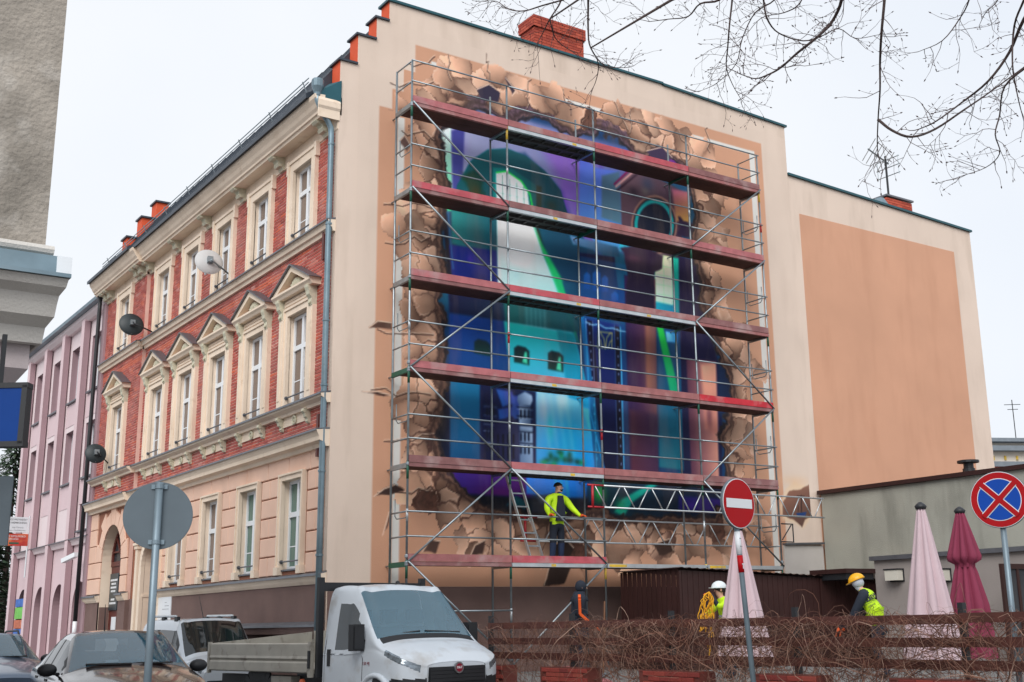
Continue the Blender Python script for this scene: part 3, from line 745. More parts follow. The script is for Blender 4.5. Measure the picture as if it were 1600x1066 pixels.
blob(925, 268, 16, 40, (150, 152, 166), 0.7); blob(716, 232, 16, 24, (128, 110, 180), 0.5); blob(880, 330, 10, 40, (158, 84, 196), 0.8)
poly([(690, 200), (704, 200), (706, 330), (694, 330)], (206, 238, 214), (96, 206, 150), -1.5, 0.04)
poly([(705, 205), (726, 196), (722, 300), (708, 330)], (92, 96, 150), (70, 70, 128), 1, 0.06)
# deep arch with the tall window
poly([(706, 345), (714, 290), (735, 252), (762, 234), (792, 232), (822, 244), (852, 268), (876, 298), (888, 338), (890, 420), (706, 420)], (8, 96, 102), (4, 60, 74), -0.6, 0.03)
poly([(722, 270), (745, 262), (752, 300), (735, 340), (726, 330)], (88, 74, 40), (30, 66, 60), 0.5, 0.15, jit=0.6, op=0.8); blob(744, 305, 10, 22, (86, 70, 44), 0.7); blob(862, 322, 14, 14, (60, 62, 56), 0.8)
poly([(770, 262), (800, 264), (838, 290), (838, 330), (770, 320)], (10, 128, 126), (6, 92, 96), 0, 0.03)
poly([(838, 290), (846, 292), (846, 400), (838, 398)], (40, 60, 52), None, 0, 0.04)
poly([(705, 328), (775, 340), (776, 425), (740, 392), (706, 380)], (20, 142, 140), (4, 78, 96), -0.4, 0.05)
poly([(840, 352), (910, 370), (935, 400), (935, 470), (900, 470), (862, 420)], (6, 92, 112), (4, 60, 88), -0.8, 0.05)
poly([(700, 382), (776, 392), (782, 470), (702, 470)], (26, 56, 132), (20, 40, 96), -1.0, 0.05); blob(735, 405, 8, 12, (90, 60, 150), 0.7); blob(752, 445, 18, 18, (18, 30, 80), 0.7)
line([(694, 330), (700, 400), (706, 470)], (16, 28, 50), 0.10); line([(700, 330), (708, 420)], (60, 120, 160), 0.03)
poly([(775, 270), (790, 268), (812, 282), (824, 300), (828, 330), (832, 470), (778, 470)], (232, 244, 240), (214, 226, 230), -1.5, 0.03)
for k in range(4): line([(785+k*11, 274+k*6), (786+k*11, 330)], (70, 110, 100), 0.025, 0.8)
for k in range(3): line([(776, 284+k*17), (828, 296+k*17)], (90, 130, 120), 0.018, 0.6)
line([(776, 270), (792, 268), (815, 284), (828, 304), (836, 345)], (60, 210, 90), 0.045, 0.9)
# shaft of light
poly([(778, 340), (832, 345), (850, 400), (882, 470), (906, 560), (945, 740), (838, 730), (800, 610), (784, 470)], (232, 240, 244), (60, 176, 222), -1.35, 0.10)
poly([(832, 350), (846, 380), (880, 440), (905, 540), (880, 480), (850, 400)], (60, 200, 110), (30, 170, 130), -1.2, 0.08, op=0.9)
blob(812, 390, 24, 60, (244, 246, 244), 0.9); blob(830, 470, 30, 50, (190, 226, 236), 0.7); blob(850, 560, 22, 60, (150, 214, 230), 0.45); blob(862, 640, 24, 50, (190, 226, 240), 0.6); blob(808, 430, 24, 20, (176, 206, 220), 0.8)
# gallery with small openings
poly([(700, 452), (790, 466), (905, 486), (905, 520), (790, 502), (702, 488)], (26, 30, 66), (30, 84, 92), 0.0, 0.05, op=0.9)
poly([(786, 470), (884, 488), (896, 520), (790, 504)], (34, 110, 104), (24, 80, 90), 0.0, 0.06, op=0.8)
for a in range(5): line([(822+a*7, 470), (824+a*7, 520+3*a)], (180, 210, 220), 0.05, 0.35, 0.12)
poly([(702, 490), (786, 502), (800, 600), (702, 580)], (22, 74, 138), (6, 78, 118), -1.3, 0.05)
poly([(788, 503), (896, 522), (925, 640), (800, 612)], (40, 176, 170), (120, 176, 226), -1.3, 0.05)
poly([(870, 516), (896, 522), (926, 640), (890, 630)], (26, 140, 150), (30, 150, 190), -1.3, 0.08)
for (a, b, c, d) in ((741, 530, 766, 557), (803, 540, 827, 571), (856, 548, 880, 582)):
    poly([(a, b+4), (a+6, b), (c-6, b+3), (c, b+9), (c, d), (a, d-5)], (10, 50, 58), (14, 70, 66), -1.5, 0.04)
    if a > 800: poly([(c-7, b+10), (c-4, b+10), (c-3, d-2), (c-11, d-5)], (90, 200, 170), None, 0, 0.04)
# lower wall, dark bay, church towers, bright field
poly([(660, 580), (705, 590), (705, 735), (680, 735), (650, 690)], (6, 26, 44), (8, 40, 66), 0, 0.1)
poly([(703, 588), (750, 596), (750, 724), (703, 716)], (8, 110, 142), (6, 84, 118), -1.5, 0.04)
poly([(750, 596), (838, 612), (838, 732), (750, 724)], (16, 34, 70), (30, 42, 78), -1.5, 0.05)
for p in ([(775, 608), (800, 612), (805, 630), (785, 636)], [(778, 640), (800, 636), (802, 655), (780, 655)], [(800, 618), (815, 620), (812, 650), (800, 660)]): poly(p, (66, 120, 190), (90, 90, 160), 0.5, 0.05, op=0.8)
poly([(838, 610), (905, 626), (945, 742), (838, 732)], (150, 200, 232), (16, 140, 204), -1.2, 0.05)
blob(850, 640, 14, 30, (190, 206, 226), 0.8); blob(878, 626, 12, 24, (204, 216, 220), 0.7); blob(890, 690, 20, 40, (20, 160, 196), 0.7); blob(860, 668, 8, 30, (60, 196, 200), 0.6)
for a in (848, 860, 872, 884): line([(a, 620), (a+14, 725)], (200, 230, 236), 0.05, 0.25, 0.15)
def tower(cx, top, bot, wd, c0, c1):
    poly([(cx-wd*0.55, top+14), (cx-wd*0.5, top+6), (cx, top), (cx+wd*0.5, top+6), (cx+wd*0.55, top+14), (cx+wd*0.4, top+22), (cx-wd*0.4, top+22)], c0, c1, 0.2, 0.03)
    poly([(cx-wd*0.4, top+22), (cx+wd*0.4, top+23), (cx+wd*0.42, top+52), (cx-wd*0.42, top+51)], c1, c0, 0, 0.03)
    poly([(cx-wd*0.55, top+52), (cx+wd*0.55, top+53), (cx+wd*0.6, bot), (cx-wd*0.6, bot-2)], c0, c1, 0.2, 0.03)
    for q in (24, 38, 52, 62, 80): line([(cx-wd*0.55, top+q), (cx+wd*0.55, top+q+2)], (38, 46, 66), 0.035, 0.9); line([(cx-wd*0.55, top+q+3), (cx+wd*0.55, top+q+5)], (190, 204, 224), 0.02, 0.6)
    for q in (30, 66, 86):
        for s in (-0.28, 0.0, 0.28): line([(cx+wd*s, top+q), (cx+wd*s, top+q+10)], (26, 34, 52), 0.05, 0.95)
tower(820, 612, 736, 22, (96, 116, 146), (170, 190, 214))
tower(766, 608, 726, 18, (26, 30, 62), (36, 44, 80))
poly([(772, 660), (800, 650), (812, 664), (812, 730), (772, 724)], (40, 40, 72), (60, 66, 98), 0, 0.04)
for s in (778, 786, 794, 802): line([(s, 680), (s, 692)], (16, 18, 40), 0.05, 0.9); line([(s, 700), (s, 716)], (16, 18, 40), 0.05, 0.9)
for s in range(26):
    a = rg.uniform(846, 912); b = rg.uniform(702, 736)
    if b < 702+abs(a-878)*0.45: continue
    blob(a, b, rg.uniform(4, 9), rg.uniform(4, 8), [(8, 92, 70), (6, 66, 56), (40, 150, 90)][s % 3], 0.85)
# tall blue door, columns and right-hand window
poly([(905, 395), (960, 402), (968, 470), (905, 470)], (18, 34, 74), (14, 24, 60), 0, 0.04)
poly([(878, 440), (910, 444), (912, 500), (890, 480)], (10, 96, 118), (6, 72, 100), 0, 0.05)
poly([(905, 440), (975, 452), (978, 500), (905, 490)], (14, 70, 130), (22, 44, 110), 0, 0.05)
for (a, b, c, d) in ((912, 425, 922, 452), (926, 422, 938, 455), (940, 430, 950, 456), (955, 455, 966, 470)): poly([(a, b+5), ((a+c)/2, b), (c, b+5), (c, d), (a, d)], (24, 108, 200), (18, 70, 160), -1.5, 0.03)
poly([(906, 490), (976, 508), (985, 745), (930, 735)], (14, 60, 124), (8, 22, 52), -1.4, 0.04)
poly([(906, 400), (985, 415), (985, 745), (968, 742), (966, 508), (906, 496)], (20, 96, 130), (14, 90, 130), -1.5, 0.04, op=0.6)
poly([(917, 500), (925, 502), (948, 742), (934, 735)], (20, 24, 56), None, 0, 0.03); poly([(961, 510), (968, 512), (974, 742), (965, 740)], (14, 18, 44), None, 0, 0.03)
line([(915, 498), (921, 640), (946, 740)], (130, 170, 220), 0.03); line([(926, 502), (932, 735)], (130, 140, 170), 0.02); line([(960, 508), (965, 740)], (110, 120, 150), 0.02); line([(969, 512), (975, 742)], (110, 190, 230), 0.035)
for k in range(16):
    line([(920.5+k*0.8, 506+k*14), (920.8+k*0.8, 508+k*14)], (170, 190, 220), 0.03); line([(964.5+k*0.4, 514+k*14), (964.7+k*0.4, 516+k*14)], (170, 190, 220), 0.03)
line([(915, 503), (925, 508), (936, 507), (946, 513), (957, 513), (968, 517), (980, 519)], (150, 190, 220), 0.035)
for q in ([(935, 518), (934, 544)], [(956, 520), (956, 545)], [(945, 545), (944, 530), (938, 520)], [(946, 545), (948, 528), (954, 520)], [(941, 545), (938, 532), (935, 530)], [(950, 545), (953, 534), (956, 532)], [(935, 518), (956, 521)]): line(q, (186, 176, 130), 0.03)
poly([(906, 492), (912, 492), (945, 742), (930, 735)], (30, 150, 190), None, 0, 0.05, op=0.6)
# picture frame and capital, upper right
poly([(946, 300), (992, 262), (1050, 290), (1068, 300), (1064, 410), (975, 385), (968, 330)], (108, 88, 96), (70, 54, 70), -0.5, 0.05)
poly([(905, 240), (930, 262), (968, 268), (972, 390), (930, 380), (905, 350)], (96, 110, 190), (86, 150, 190), -1.3, 0.06, op=0.9)
poly([(940, 275), (968, 268), (970, 350), (940, 340)], (84, 108, 128), (96, 126, 140), -1.0, 0.06)
line([(962, 292), (992, 266)], (190, 150, 150), 0.05); line([(964, 298), (996, 272)], (60, 40, 56), 0.05); line([(960, 288), (985, 264)], (120, 30, 80), 0.05)
blob(1012, 288, 12, 14, (66, 72, 92), 0.8); blob(1008, 300, 8, 8, (120, 116, 110), 0.6); blob(990, 300, 9, 9, (58, 48, 60), 0.8)
poly([(1028, 238), (1052, 244), (1076, 268), (1082, 300), (1060, 276), (1036, 262)], (124, 66, 140), (86, 50, 110), 0, 0.08, jit=0.2)
poly([(1050, 296), (1078, 300), (1078, 350), (1056, 345)], (150, 92, 116), (180, 150, 90), -1.2, 0.08)
for rr, c in ((1.0, (150, 120, 110)), (0.93, (60, 46, 58)), (0.86, (20, 150, 150)), (0.72, (14, 34, 56))):
    poly([(1022+36*rr*math.cos(t), 352-47*rr*math.sin(t)) for t in np.linspace(0, 2*math.pi, 26)[:-1]], c, None, 0, 0.03)
poly([(1060, 340), (1090, 356), (1086, 372), (1060, 366)], (54, 40, 66), None, 0, 0.06, jit=0.3)
poly([(968, 370), (1000, 380), (1000, 400), (968, 392)], (60, 180, 190), (40, 140, 170), 0, 0.05, op=0.8)
poly([(890, 368), (965, 386), (968, 402), (895, 382)], (120, 150, 186), (30, 70, 90), -1.0, 0.04)
poly([(1024, 396), (1050, 402), (1052, 480), (1022, 475)], (226, 236, 190), (186, 220, 200), -1.5, 0.04)
for k in range(4): line([(1024, 414+k*15), (1051, 419+k*15)], (140, 190, 160), 0.02, 0.6)
line([(1037, 400), (1037, 478)], (150, 190, 160), 0.02, 0.6)
poly([(1050, 402), (1062, 404), (1066, 500), (1053, 498)], (34, 170, 150), (26, 130, 140), -1.5, 0.04); line([(1022, 400), (1022, 422), (1016, 425)], (200, 240, 70), 0.06)
poly([(1018, 470), (1055, 478), (1058, 505), (1020, 498)], (40, 160, 176), (30, 130, 160), 0, 0.06)
poly([(1060, 400), (1098, 410), (1110, 520), (1128, 590), (1128, 770), (1066, 760)], (44, 30, 66), (30, 40, 74), -1.3, 0.06)
poly([(975, 430), (1024, 436), (1028, 745), (984, 742)], (58, 40, 84), (112, 78, 84), 0.0, 0.04)
poly([(1008, 500), (1024, 502), (1026, 610), (1010, 608)], (150, 108, 92), (110, 84, 90), 0, 0.12); poly([(984, 640), (1028, 648), (1030, 748), (986, 744)], (94, 58, 72), (70, 54, 84), 0.2, 0.12)
poly([(975, 395), (968, 388), (985, 384), (1010, 386), (1036, 400), (1034, 420), (1022, 425), (1022, 500), (978, 490), (980, 425)], (58, 38, 66), (36, 28, 56), -1.4, 0.05, jit=0.12); blob(990, 404, 16, 8, (100, 66, 86), 0.7); blob(1018, 410, 8, 8, (66, 52, 74), 0.7)
poly([(1028, 505), (1062, 512), (1068, 735), (1030, 730)], (20, 74, 110), (10, 110, 124), -1.5, 0.05)
poly([(1026, 510), (1036, 512), (1066, 632), (1050, 628)], (50, 170, 80), (20, 150, 130), -1.4, 0.06)
poly([(1040, 518), (1058, 522), (1058, 536), (1042, 534)], (130, 190, 230), (60, 140, 200), 0, 0.05)
poly([(1072, 560), (1118, 566), (1124, 760), (1080, 750)], (96, 66, 84), (206, 158, 142), 0.0, 0.06); poly([(1095, 570), (1118, 570), (1122, 680), (1102, 670)], (216, 166, 146), (176, 128, 120), -1.4, 0.12)
blob(1108, 650, 6, 24, (60, 36, 60), 0.5); poly([(1122, 570), (1145, 580), (1142, 660), (1124, 650)], (10, 54, 84), (8, 40, 66), 0, 0.08)
# floor zone
poly([(670, 728), (840, 742), (825, 790), (690, 770)], (56, 46, 122), (96, 34, 112), 0.3, 0.1); blob(702, 752, 10, 20, (130, 40, 130), 0.7); blob(780, 770, 40, 12, (100, 34, 110), 0.7)
poly([(822, 742), (918, 752), (915, 780), (822, 772)], (70, 140, 220), (20, 120, 190), 0, 0.05)
for a in (868, 876, 884): line([(a, 745), (a+4, 780)], (60, 200, 190), 0.05, 0.5, 0.1)
poly([(690, 770), (825, 778), (920, 785), (1140, 770), (1140, 815), (690, 815)], (10, 26, 42), (14, 46, 60), 0, 0.08)
poly([(828, 782), (920, 778), (918, 800), (830, 802)], (62, 70, 84), (40, 46, 60), 0, 0.1); poly([(838, 776), (870, 770), (880, 784), (845, 788)], (92, 104, 118), (60, 66, 80), 0, 0.06); poly([(790, 790), (806, 774), (826, 786), (820, 796)], (20, 90, 100), None, 0, 0.06)
poly([(925, 752), (1060, 748), (1130, 756), (1130, 812), (925, 806)], (8, 66, 78), (10, 36, 60), 0, 0.08)
poly([(960, 800), (972, 780), (1030, 748), (1066, 738), (1066, 744), (1030, 756), (988, 785), (975, 806)], (30, 170, 150), (20, 130, 130), 0, 0.06); blob(936, 772, 12, 16, (40, 190, 90), 0.8); blob(968, 790, 10, 14, (30, 160, 120), 0.7)
poly([(1010, 742), (1048, 740), (1052, 752), (1000, 758)], (10, 60, 80), None, 0, 0.06); poly([(1060, 775), (1130, 780), (1130, 800), (1060, 798)], (50, 44, 110), (70, 50, 120), 0, 0.08); blob(1080, 790, 10, 8, (90, 60, 150), 0.7)
blob(680, 520, 14, 60, (4, 14, 30), 0.75); blob(684, 660, 16, 60, (4, 14, 28), 0.8); blob(1120, 480, 14, 60, (14, 12, 34), 0.7)
ROOM = np.clip(IMG, 0, 1); ROOM = np.clip(ROOM.mean(-1, keepdims=True)+(ROOM-ROOM.mean(-1, keepdims=True))*1.02, 0, 1)
for _ in range(1):                                 # sprayed edges are soft
    ROOM[1:-1, 1:-1] = (ROOM[:-2, 1:-1]+ROOM[2:, 1:-1]+ROOM[1:-1, :-2]+ROOM[1:-1, 2:]+2*ROOM[1:-1, 1:-1])/6
ROOM = np.clip(ROOM, 0, 1)**0.92*(0.90+0.26*N3[..., None]); _g = ROOM.mean(-1, keepdims=True); ROOM = _g+(ROOM-_g)*1.10; ROOM = np.clip(ROOM+0.30*(ROOM-0.40), 0.015, 1)**1.16
IMG = base*(1-INS[..., None])+ROOM*INS[..., None]

# ---- broken wall round the hole: jagged rock lip, then lifted plates of plaster
def ring_noise(d, off): return d+(N1-0.5)*off
rocky = soft(np.abs(DH-0.16)-0.22, 0.06)
rid = np.abs(np.sin((X*13+Zg*9)+N2*14))*0.5+Nst*0.5
rock = S(66, 44, 40)*(1-rid[..., None])+S(134, 98, 80)*rid[..., None]
up = np.clip((Zg-12.6)/1.2, 0, 1)[..., None]; rock = rock*(1-up*0.5)+S(66, 52, 86)*up*0.5*(0.5+rid[..., None])
put(rocky*np.clip(0.3+Nst*1.4, 0, 1), rock)
put(soft(np.abs(DH+0.03)-0.035, 0.05)*0.8, S(20, 16, 26))
# plate centres by jittered hex grid, denser near the hole
pts = []
for iz in range(32):
    for ix in range(37):
        pts.append((GX0-0.3+ix*0.42+(iz % 2)*0.21+rg.uniform(-0.25, 0.25), GZ0-0.3+iz*0.46+rg.uniform(-0.25, 0.25)))
pts = np.array(pts); pts = pts[rg.random(len(pts)) > np.where((pts[:, 1] > 12.8) | (pts[:, 1] < 4.2), 0.30, 0.06)]
wx = X+(N2-0.5)*0.36+(Nst-0.5)*0.14; wz = Zg+(vnoise(0.35, 9)-0.5)*0.36+(vnoise(0.18, 15, 3)-0.5)*0.14
d1 = np.full(X.shape, 9.0); d2 = d1.copy(); idx = np.zeros(X.shape, int)
for i, (a, b) in enumerate(pts):
    x0, x1 = np.searchsorted(gx, [a-1.6, a+1.6]); z0, z1 = np.searchsorted(gz, [b-1.6, b+1.6])
    if x0 >= x1 or z0 >= z1: continue
    sl = (slice(z0, z1), slice(x0, x1))
    dd = np.hypot(wx[sl]-a, wz[sl]-b)
    c1, c2, ci = d1[sl], d2[sl], idx[sl]
    near = dd < c1
    d2[sl] = np.where(near, c1, np.minimum(c2, dd)); d1[sl] = np.where(near, dd, c1); idx[sl] = np.where(near, i, ci)
edge = d2-d1
cdh = np.array([DH[min(max(np.searchsorted(gz, b), 0), nz-1), min(max(np.searchsorted(gx, a), 0), nx-1)] for a, b in pts])
reach = 1.05+rg.uniform(-0.35, 0.35, len(pts))
tb = np.where(pts[:, 1] > 12.6, 0.35, 0.0)+np.where(pts[:, 1] < 4.4, 0.25, 0.0)
kind = rg.random(len(pts))
plate = (cdh > 0.10) & (cdh < reach+tb) & (pts[:, 0] > 1.62-0.5*(kind < 0.3)) & (pts[:, 0] < 12.62+0.25*(kind < 0.2)) & (pts[:, 1] < 14.75) & (pts[:, 1] > 2.75)
PM = plate[idx] & (DH > 0.12)
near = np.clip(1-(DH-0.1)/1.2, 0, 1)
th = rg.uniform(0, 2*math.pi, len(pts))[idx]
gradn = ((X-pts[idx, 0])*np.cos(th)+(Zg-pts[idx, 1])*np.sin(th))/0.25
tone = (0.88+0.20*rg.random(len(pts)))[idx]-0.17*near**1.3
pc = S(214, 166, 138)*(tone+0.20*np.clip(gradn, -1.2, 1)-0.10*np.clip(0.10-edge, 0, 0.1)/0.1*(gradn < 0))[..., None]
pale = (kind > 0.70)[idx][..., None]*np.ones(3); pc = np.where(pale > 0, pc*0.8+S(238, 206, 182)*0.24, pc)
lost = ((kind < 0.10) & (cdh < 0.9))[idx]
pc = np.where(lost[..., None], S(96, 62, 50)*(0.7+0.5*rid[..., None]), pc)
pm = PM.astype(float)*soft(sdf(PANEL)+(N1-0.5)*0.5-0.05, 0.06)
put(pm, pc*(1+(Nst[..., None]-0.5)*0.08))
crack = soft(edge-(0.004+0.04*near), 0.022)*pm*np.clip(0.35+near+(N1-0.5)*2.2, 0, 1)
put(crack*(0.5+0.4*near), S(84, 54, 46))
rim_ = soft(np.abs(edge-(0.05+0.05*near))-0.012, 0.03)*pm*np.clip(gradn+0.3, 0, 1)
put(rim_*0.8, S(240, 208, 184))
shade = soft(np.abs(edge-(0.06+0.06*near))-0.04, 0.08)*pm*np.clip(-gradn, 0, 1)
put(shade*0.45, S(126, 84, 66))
put((soft(np.abs(DH-0.12)-0.04, 0.08))*0.7*(DH > 0), S(50, 32, 32))
# loose cracks running out over the panel and the cream margin
for (a, b) in ((590, 515), (600, 320), (580, 610), (590, 770), (602, 380), (700, 85), (760, 84), (830, 125), (960, 160), (985, 170), (1060, 205), (1105, 200), (610, 130), (640, 100), (628, 205), (880, 140), (600, 690)):
    n_ = 6; p = [(a, b)]
    tx = 690 if a < 690 else a+rg.uniform(-10, 25); ty = b+rg.uniform(-10, 14) if a < 690 else b+50
    for k in range(1, n_): t = k/n_; p.append((a+(tx-a)*t+rg.uniform(-4, 4), b+(ty-b)*t+rg.uniform(-6, 6)))
    line(p, (66, 44, 38), 0.028, 0.9); line([(u_, v_-2.5) for u_, v_ in p], (240, 214, 192), 0.02, 0.6)
for (q, c) in (([(576, 512), (590, 502), (612, 504), (612, 514), (592, 513)], (84, 56, 46)), ([(566, 612), (590, 612), (612, 618), (600, 620)], (70, 46, 40)), ([(584, 776), (600, 764), (616, 758), (630, 766), (612, 772)], (60, 40, 36)), ([(598, 836), (608, 800), (612, 806), (606, 826)], (70, 44, 40)),
               ([(745, 140), (764, 132), (782, 144), (778, 158), (755, 156)], (44, 36, 62)), ([(790, 122), (806, 142), (800, 150)], (60, 46, 60)), ([(625, 220), (632, 212), (640, 225), (636, 238)], (110, 80, 74)), ([(1010, 236), (1035, 230), (1050, 246), (1026, 262)], (60, 44, 76)),
               ([(850, 915), (858, 885), (882, 868), (896, 876), (882, 914)], (58, 40, 34)), ([(868, 850), (884, 842), (896, 856), (890, 868), (868, 868)], (50, 34, 30)), ([(1020, 850), (1046, 842), (1052, 860), (1030, 868)], (70, 48, 40)), ([(735, 868), (742, 852), (758, 844), (754, 866)], (70, 48, 42)), ([(660, 862), (672, 842), (688, 846), (680, 864)], (80, 56, 48))):
    poly(q, c, None, 0, 0.04, jit=0.12); line(q[:3], (238, 206, 182), 0.03, 0.8)
# the separate hole near the right edge with the small boat lamp
poly([(1222, 815), (1218, 790), (1228, 765), (1240, 752), (1262, 760), (1270, 748), (1268, 775), (1270, 800), (1262, 815), (1254, 826), (1240, 816)], (236, 206, 172), None, 0, 0.10, jit=0.10, op=0.8)
poly([(1222, 806), (1224, 785), (1234, 768), (1252, 764), (1268, 752), (1267, 780), (1268, 805), (1258, 812), (1253, 824), (1240, 812)], (142, 98, 80), (92, 64, 56), -1.0, 0.04, jit=0.10)
poly([(1244, 802), (1260, 800), (1258, 808), (1246, 808)], (20, 60, 120), None, 0, 0.03); line([(1252, 775), (1252, 800)], (60, 40, 36), 0.05); line([(1246, 776), (1256, 776)], (60, 40, 36), 0.05); line([(1247, 790), (1247, 800)], (60, 40, 36), 0.03)
blob(1243, 752, 26, 10, (232, 190, 150), 0.5)

IMG = np.clip(IMG, 0, 1)
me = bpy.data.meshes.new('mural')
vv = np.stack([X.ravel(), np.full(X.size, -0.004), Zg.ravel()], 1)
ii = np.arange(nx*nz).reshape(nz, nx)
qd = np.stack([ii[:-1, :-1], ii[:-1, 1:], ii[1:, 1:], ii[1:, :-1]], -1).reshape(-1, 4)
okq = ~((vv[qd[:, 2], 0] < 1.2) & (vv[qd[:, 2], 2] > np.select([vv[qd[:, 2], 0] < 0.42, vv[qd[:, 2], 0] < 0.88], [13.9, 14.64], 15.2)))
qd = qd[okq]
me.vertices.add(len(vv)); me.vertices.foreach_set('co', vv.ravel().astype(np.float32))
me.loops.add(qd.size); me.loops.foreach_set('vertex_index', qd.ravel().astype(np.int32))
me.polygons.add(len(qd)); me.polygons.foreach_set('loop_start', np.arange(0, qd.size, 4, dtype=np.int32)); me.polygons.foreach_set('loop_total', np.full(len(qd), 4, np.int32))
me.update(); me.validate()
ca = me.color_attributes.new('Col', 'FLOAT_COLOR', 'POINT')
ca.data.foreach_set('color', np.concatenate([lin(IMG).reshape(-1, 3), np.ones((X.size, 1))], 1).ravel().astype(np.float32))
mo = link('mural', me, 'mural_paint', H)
mo['label'] = 'painted mural of a broken wall opening onto a blue church interior'
# ---------------------------------------------------------------- scaffolding
SCF = thing('scaffolding', 'tall tube scaffolding with red toe boards standing before the mural', 'scaffolding')
PXS = [1.27, 3.77, 6.30, 9.33, 11.88]
LV = [2.84+2.0*k for k in range(6)]
YF, YB, GZ = -1.0, -0.27, 0.55
TOPZ = LV[5]+1.02
rs = random.Random(5)
for x in PXS:
    for y in (YF, YB):
        MB().tube([(x, y, GZ+0.03), (x, y, TOPZ)], 0.0245, 10).build('post', 'galv', SCF, smooth=True)
        MB().box(x-0.075, x+0.075, y-0.075, y+0.075, GZ, GZ+0.012).tube([(x, y, GZ), (x, y, GZ+0.25)], 0.018, 8).build('base_plate', 'galv', SCF)
        for k, z in enumerate(LV):
            c = rs.choice(['green_paint', 'green_paint', 'galv', 'yellow_paint', 'green_paint'])
            if c != 'galv' and y == YF: MB().tube([(x, y, z-0.34), (x, y, z+0.02)], 0.0275, 10).build('post_sleeve', c, SCF, smooth=True)
            if rs.random() < 0.35 and y == YF: MB().tube([(x, y, z-1.2), (x, y, z-0.95)], 0.0262, 10).build('post_tape', 'galv_bright' if rs.random() < .6 else 'red_paint', SCF, smooth=True)
def clamp(p): return MB().lathe([(0.034, -0.035), (0.042, -0.02), (0.042, 0.02), (0.034, 0.035)], p, 8).build('coupler', 'yellow_paint' if rs.random() < 0.25 else 'galv', SCF)
for k, z in enumerate(LV):
    for i, x in enumerate(PXS):
        MB().box(x-0.03, x+0.03, YF, YB, z-0.11, z-0.01).build('transom', 'green_paint' if rs.random() < .08 else 'galv', SCF)
        clamp((x, YF, z-0.03))
    for i in range(4):
        xa, xb = PXS[i]+0.03, PXS[i+1]-0.03
        steel = (i == 1) or (k == 3 and i == 2) or (k == 0 and i >= 2)
        for ya, yb in ((-0.97, -0.645), (-0.635, -0.31)):
            d = MB().box(xa, xb, ya, yb, z-0.012, z+0.0)
            if steel:
                d.box(xa, xb, ya, ya+0.03, z-0.075, z-0.012).box(xa, xb, yb-0.03, yb, z-0.075, z-0.012)
                q = int((xb-xa)/0.33)
                for j in range(q): d.box(xa+0.1+j*(xb-xa)/q, xa+0.14+j*(xb-xa)/q, ya+0.03, yb-0.03, z-0.06, z-0.012)
            else: d.box(xa, xb, ya, yb, z-0.06, z-0.0125)
            d.build('deck_board', 'deck_steel' if steel else 'deck_ply', SCF)
        if not (k == 0 and i >= 2):
            hgt = 0.15
            MB().box(xa-0.02, xb+0.02, -1.062, -1.030, z+0.0, z+hgt).build('toe_board', 'toe_red%d' % (3 if (k == 2 and i == 3) else rs.choice([0, 0, 1, 2, 4])), SCF)
            MB().box(xa-0.02, xb+0.02, -1.050, -0.975, z-0.085, z-0.004).build('deck_edge', 'galv_bright' if steel else 'toe_red%d' % rs.choice([1, 4, 4]), SCF)
            if steel:
                xx = rs.uniform(xa+0.4, xb-0.6); MB().box(xx, xx+0.12, -1.054, -1.0505, z-0.075, z-0.02).build('deck_mark', 'yellow_paint', SCF)
        else:
            MB().box(xa, xb, -1.05, -0.975, z-0.085, z+0.004).build('deck_edge', 'galv_bright', SCF)
            MB().box(xa+0.05, xa+0.55, -1.055, -1.0505, z-0.07, z-0.01).build('deck_mark', 'yellow_paint', SCF)
        for h in (0.5, 1.0):
            if k == 0 and i >= 2: continue
            MB().tube([(xa-0.06, YF-0.045, z+h), (xb+0.06, YF-0.045, z+h)], 0.0185, 8).build('guard_rail', 'galv', SCF, smooth=True)
    for x in (PXS[0], PXS[-1]):
        for h in (0.5, 1.0):
            MB().tube([(x, YF, z+h), (x, YB, z+h)], 0.0185, 8).build('end_rail', 'galv', SCF, smooth=True)
        if k < 5:
            xo = x+(0.04 if x < 5 else -0.04)
            MB().tube([(xo, YF+0.08, z+1.30), (xo, YF+0.08, z+0.95), (xo, YF+0.14, z+0.88), (xo, YB-0.2, z+0.88), (xo, YB-0.12, z+0.95), (xo, YB-0.12, z+1.3)], 0.012, 6).build('frame_loop', 'galv', SCF, smooth=True)
    # wall ties
    for x in (PXS[0], PXS[2], PXS[3]):
        MB().tube([(x+0.05, YF+0.5, z-0.06), (x+0.05, -0.01, z-0.06)], 0.02, 6).build('wall_tie', 'galv', SCF)
def brace(i, k, j, l, dz=0.0):
    a = (PXS[i], YF-0.07, (LV[k] if k >= 0 else 0.75)); b = (PXS[j], YF-0.07, (LV[l] if l >= 0 else 0.75)+dz)
    MB().tube([a, b], 0.022, 8).build('diagonal_brace', 'galv', SCF, smooth=True); clamp((a[0], YF, a[2]-0.06)); clamp((b[0], YF, b[2]+0.1))
for q in ((0,5,1,4), (0,4,1,3), (1,3,0,2), (0,2,1,1), (1,1,0,0), (0,0,1,-1), (1,1,2,0), (2,0,1,-1), (4,5,3,4), (4,4,3,3), (3,3,4,2), (4,2,3,1), (3,1,4,0)): brace(*q)
MB().tube([(2.35, YF-0.05, 1.85), (3.77, YF-0.05, 1.85)], 0.0185, 8).build('guard_rail', 'galv', SCF, smooth=True)
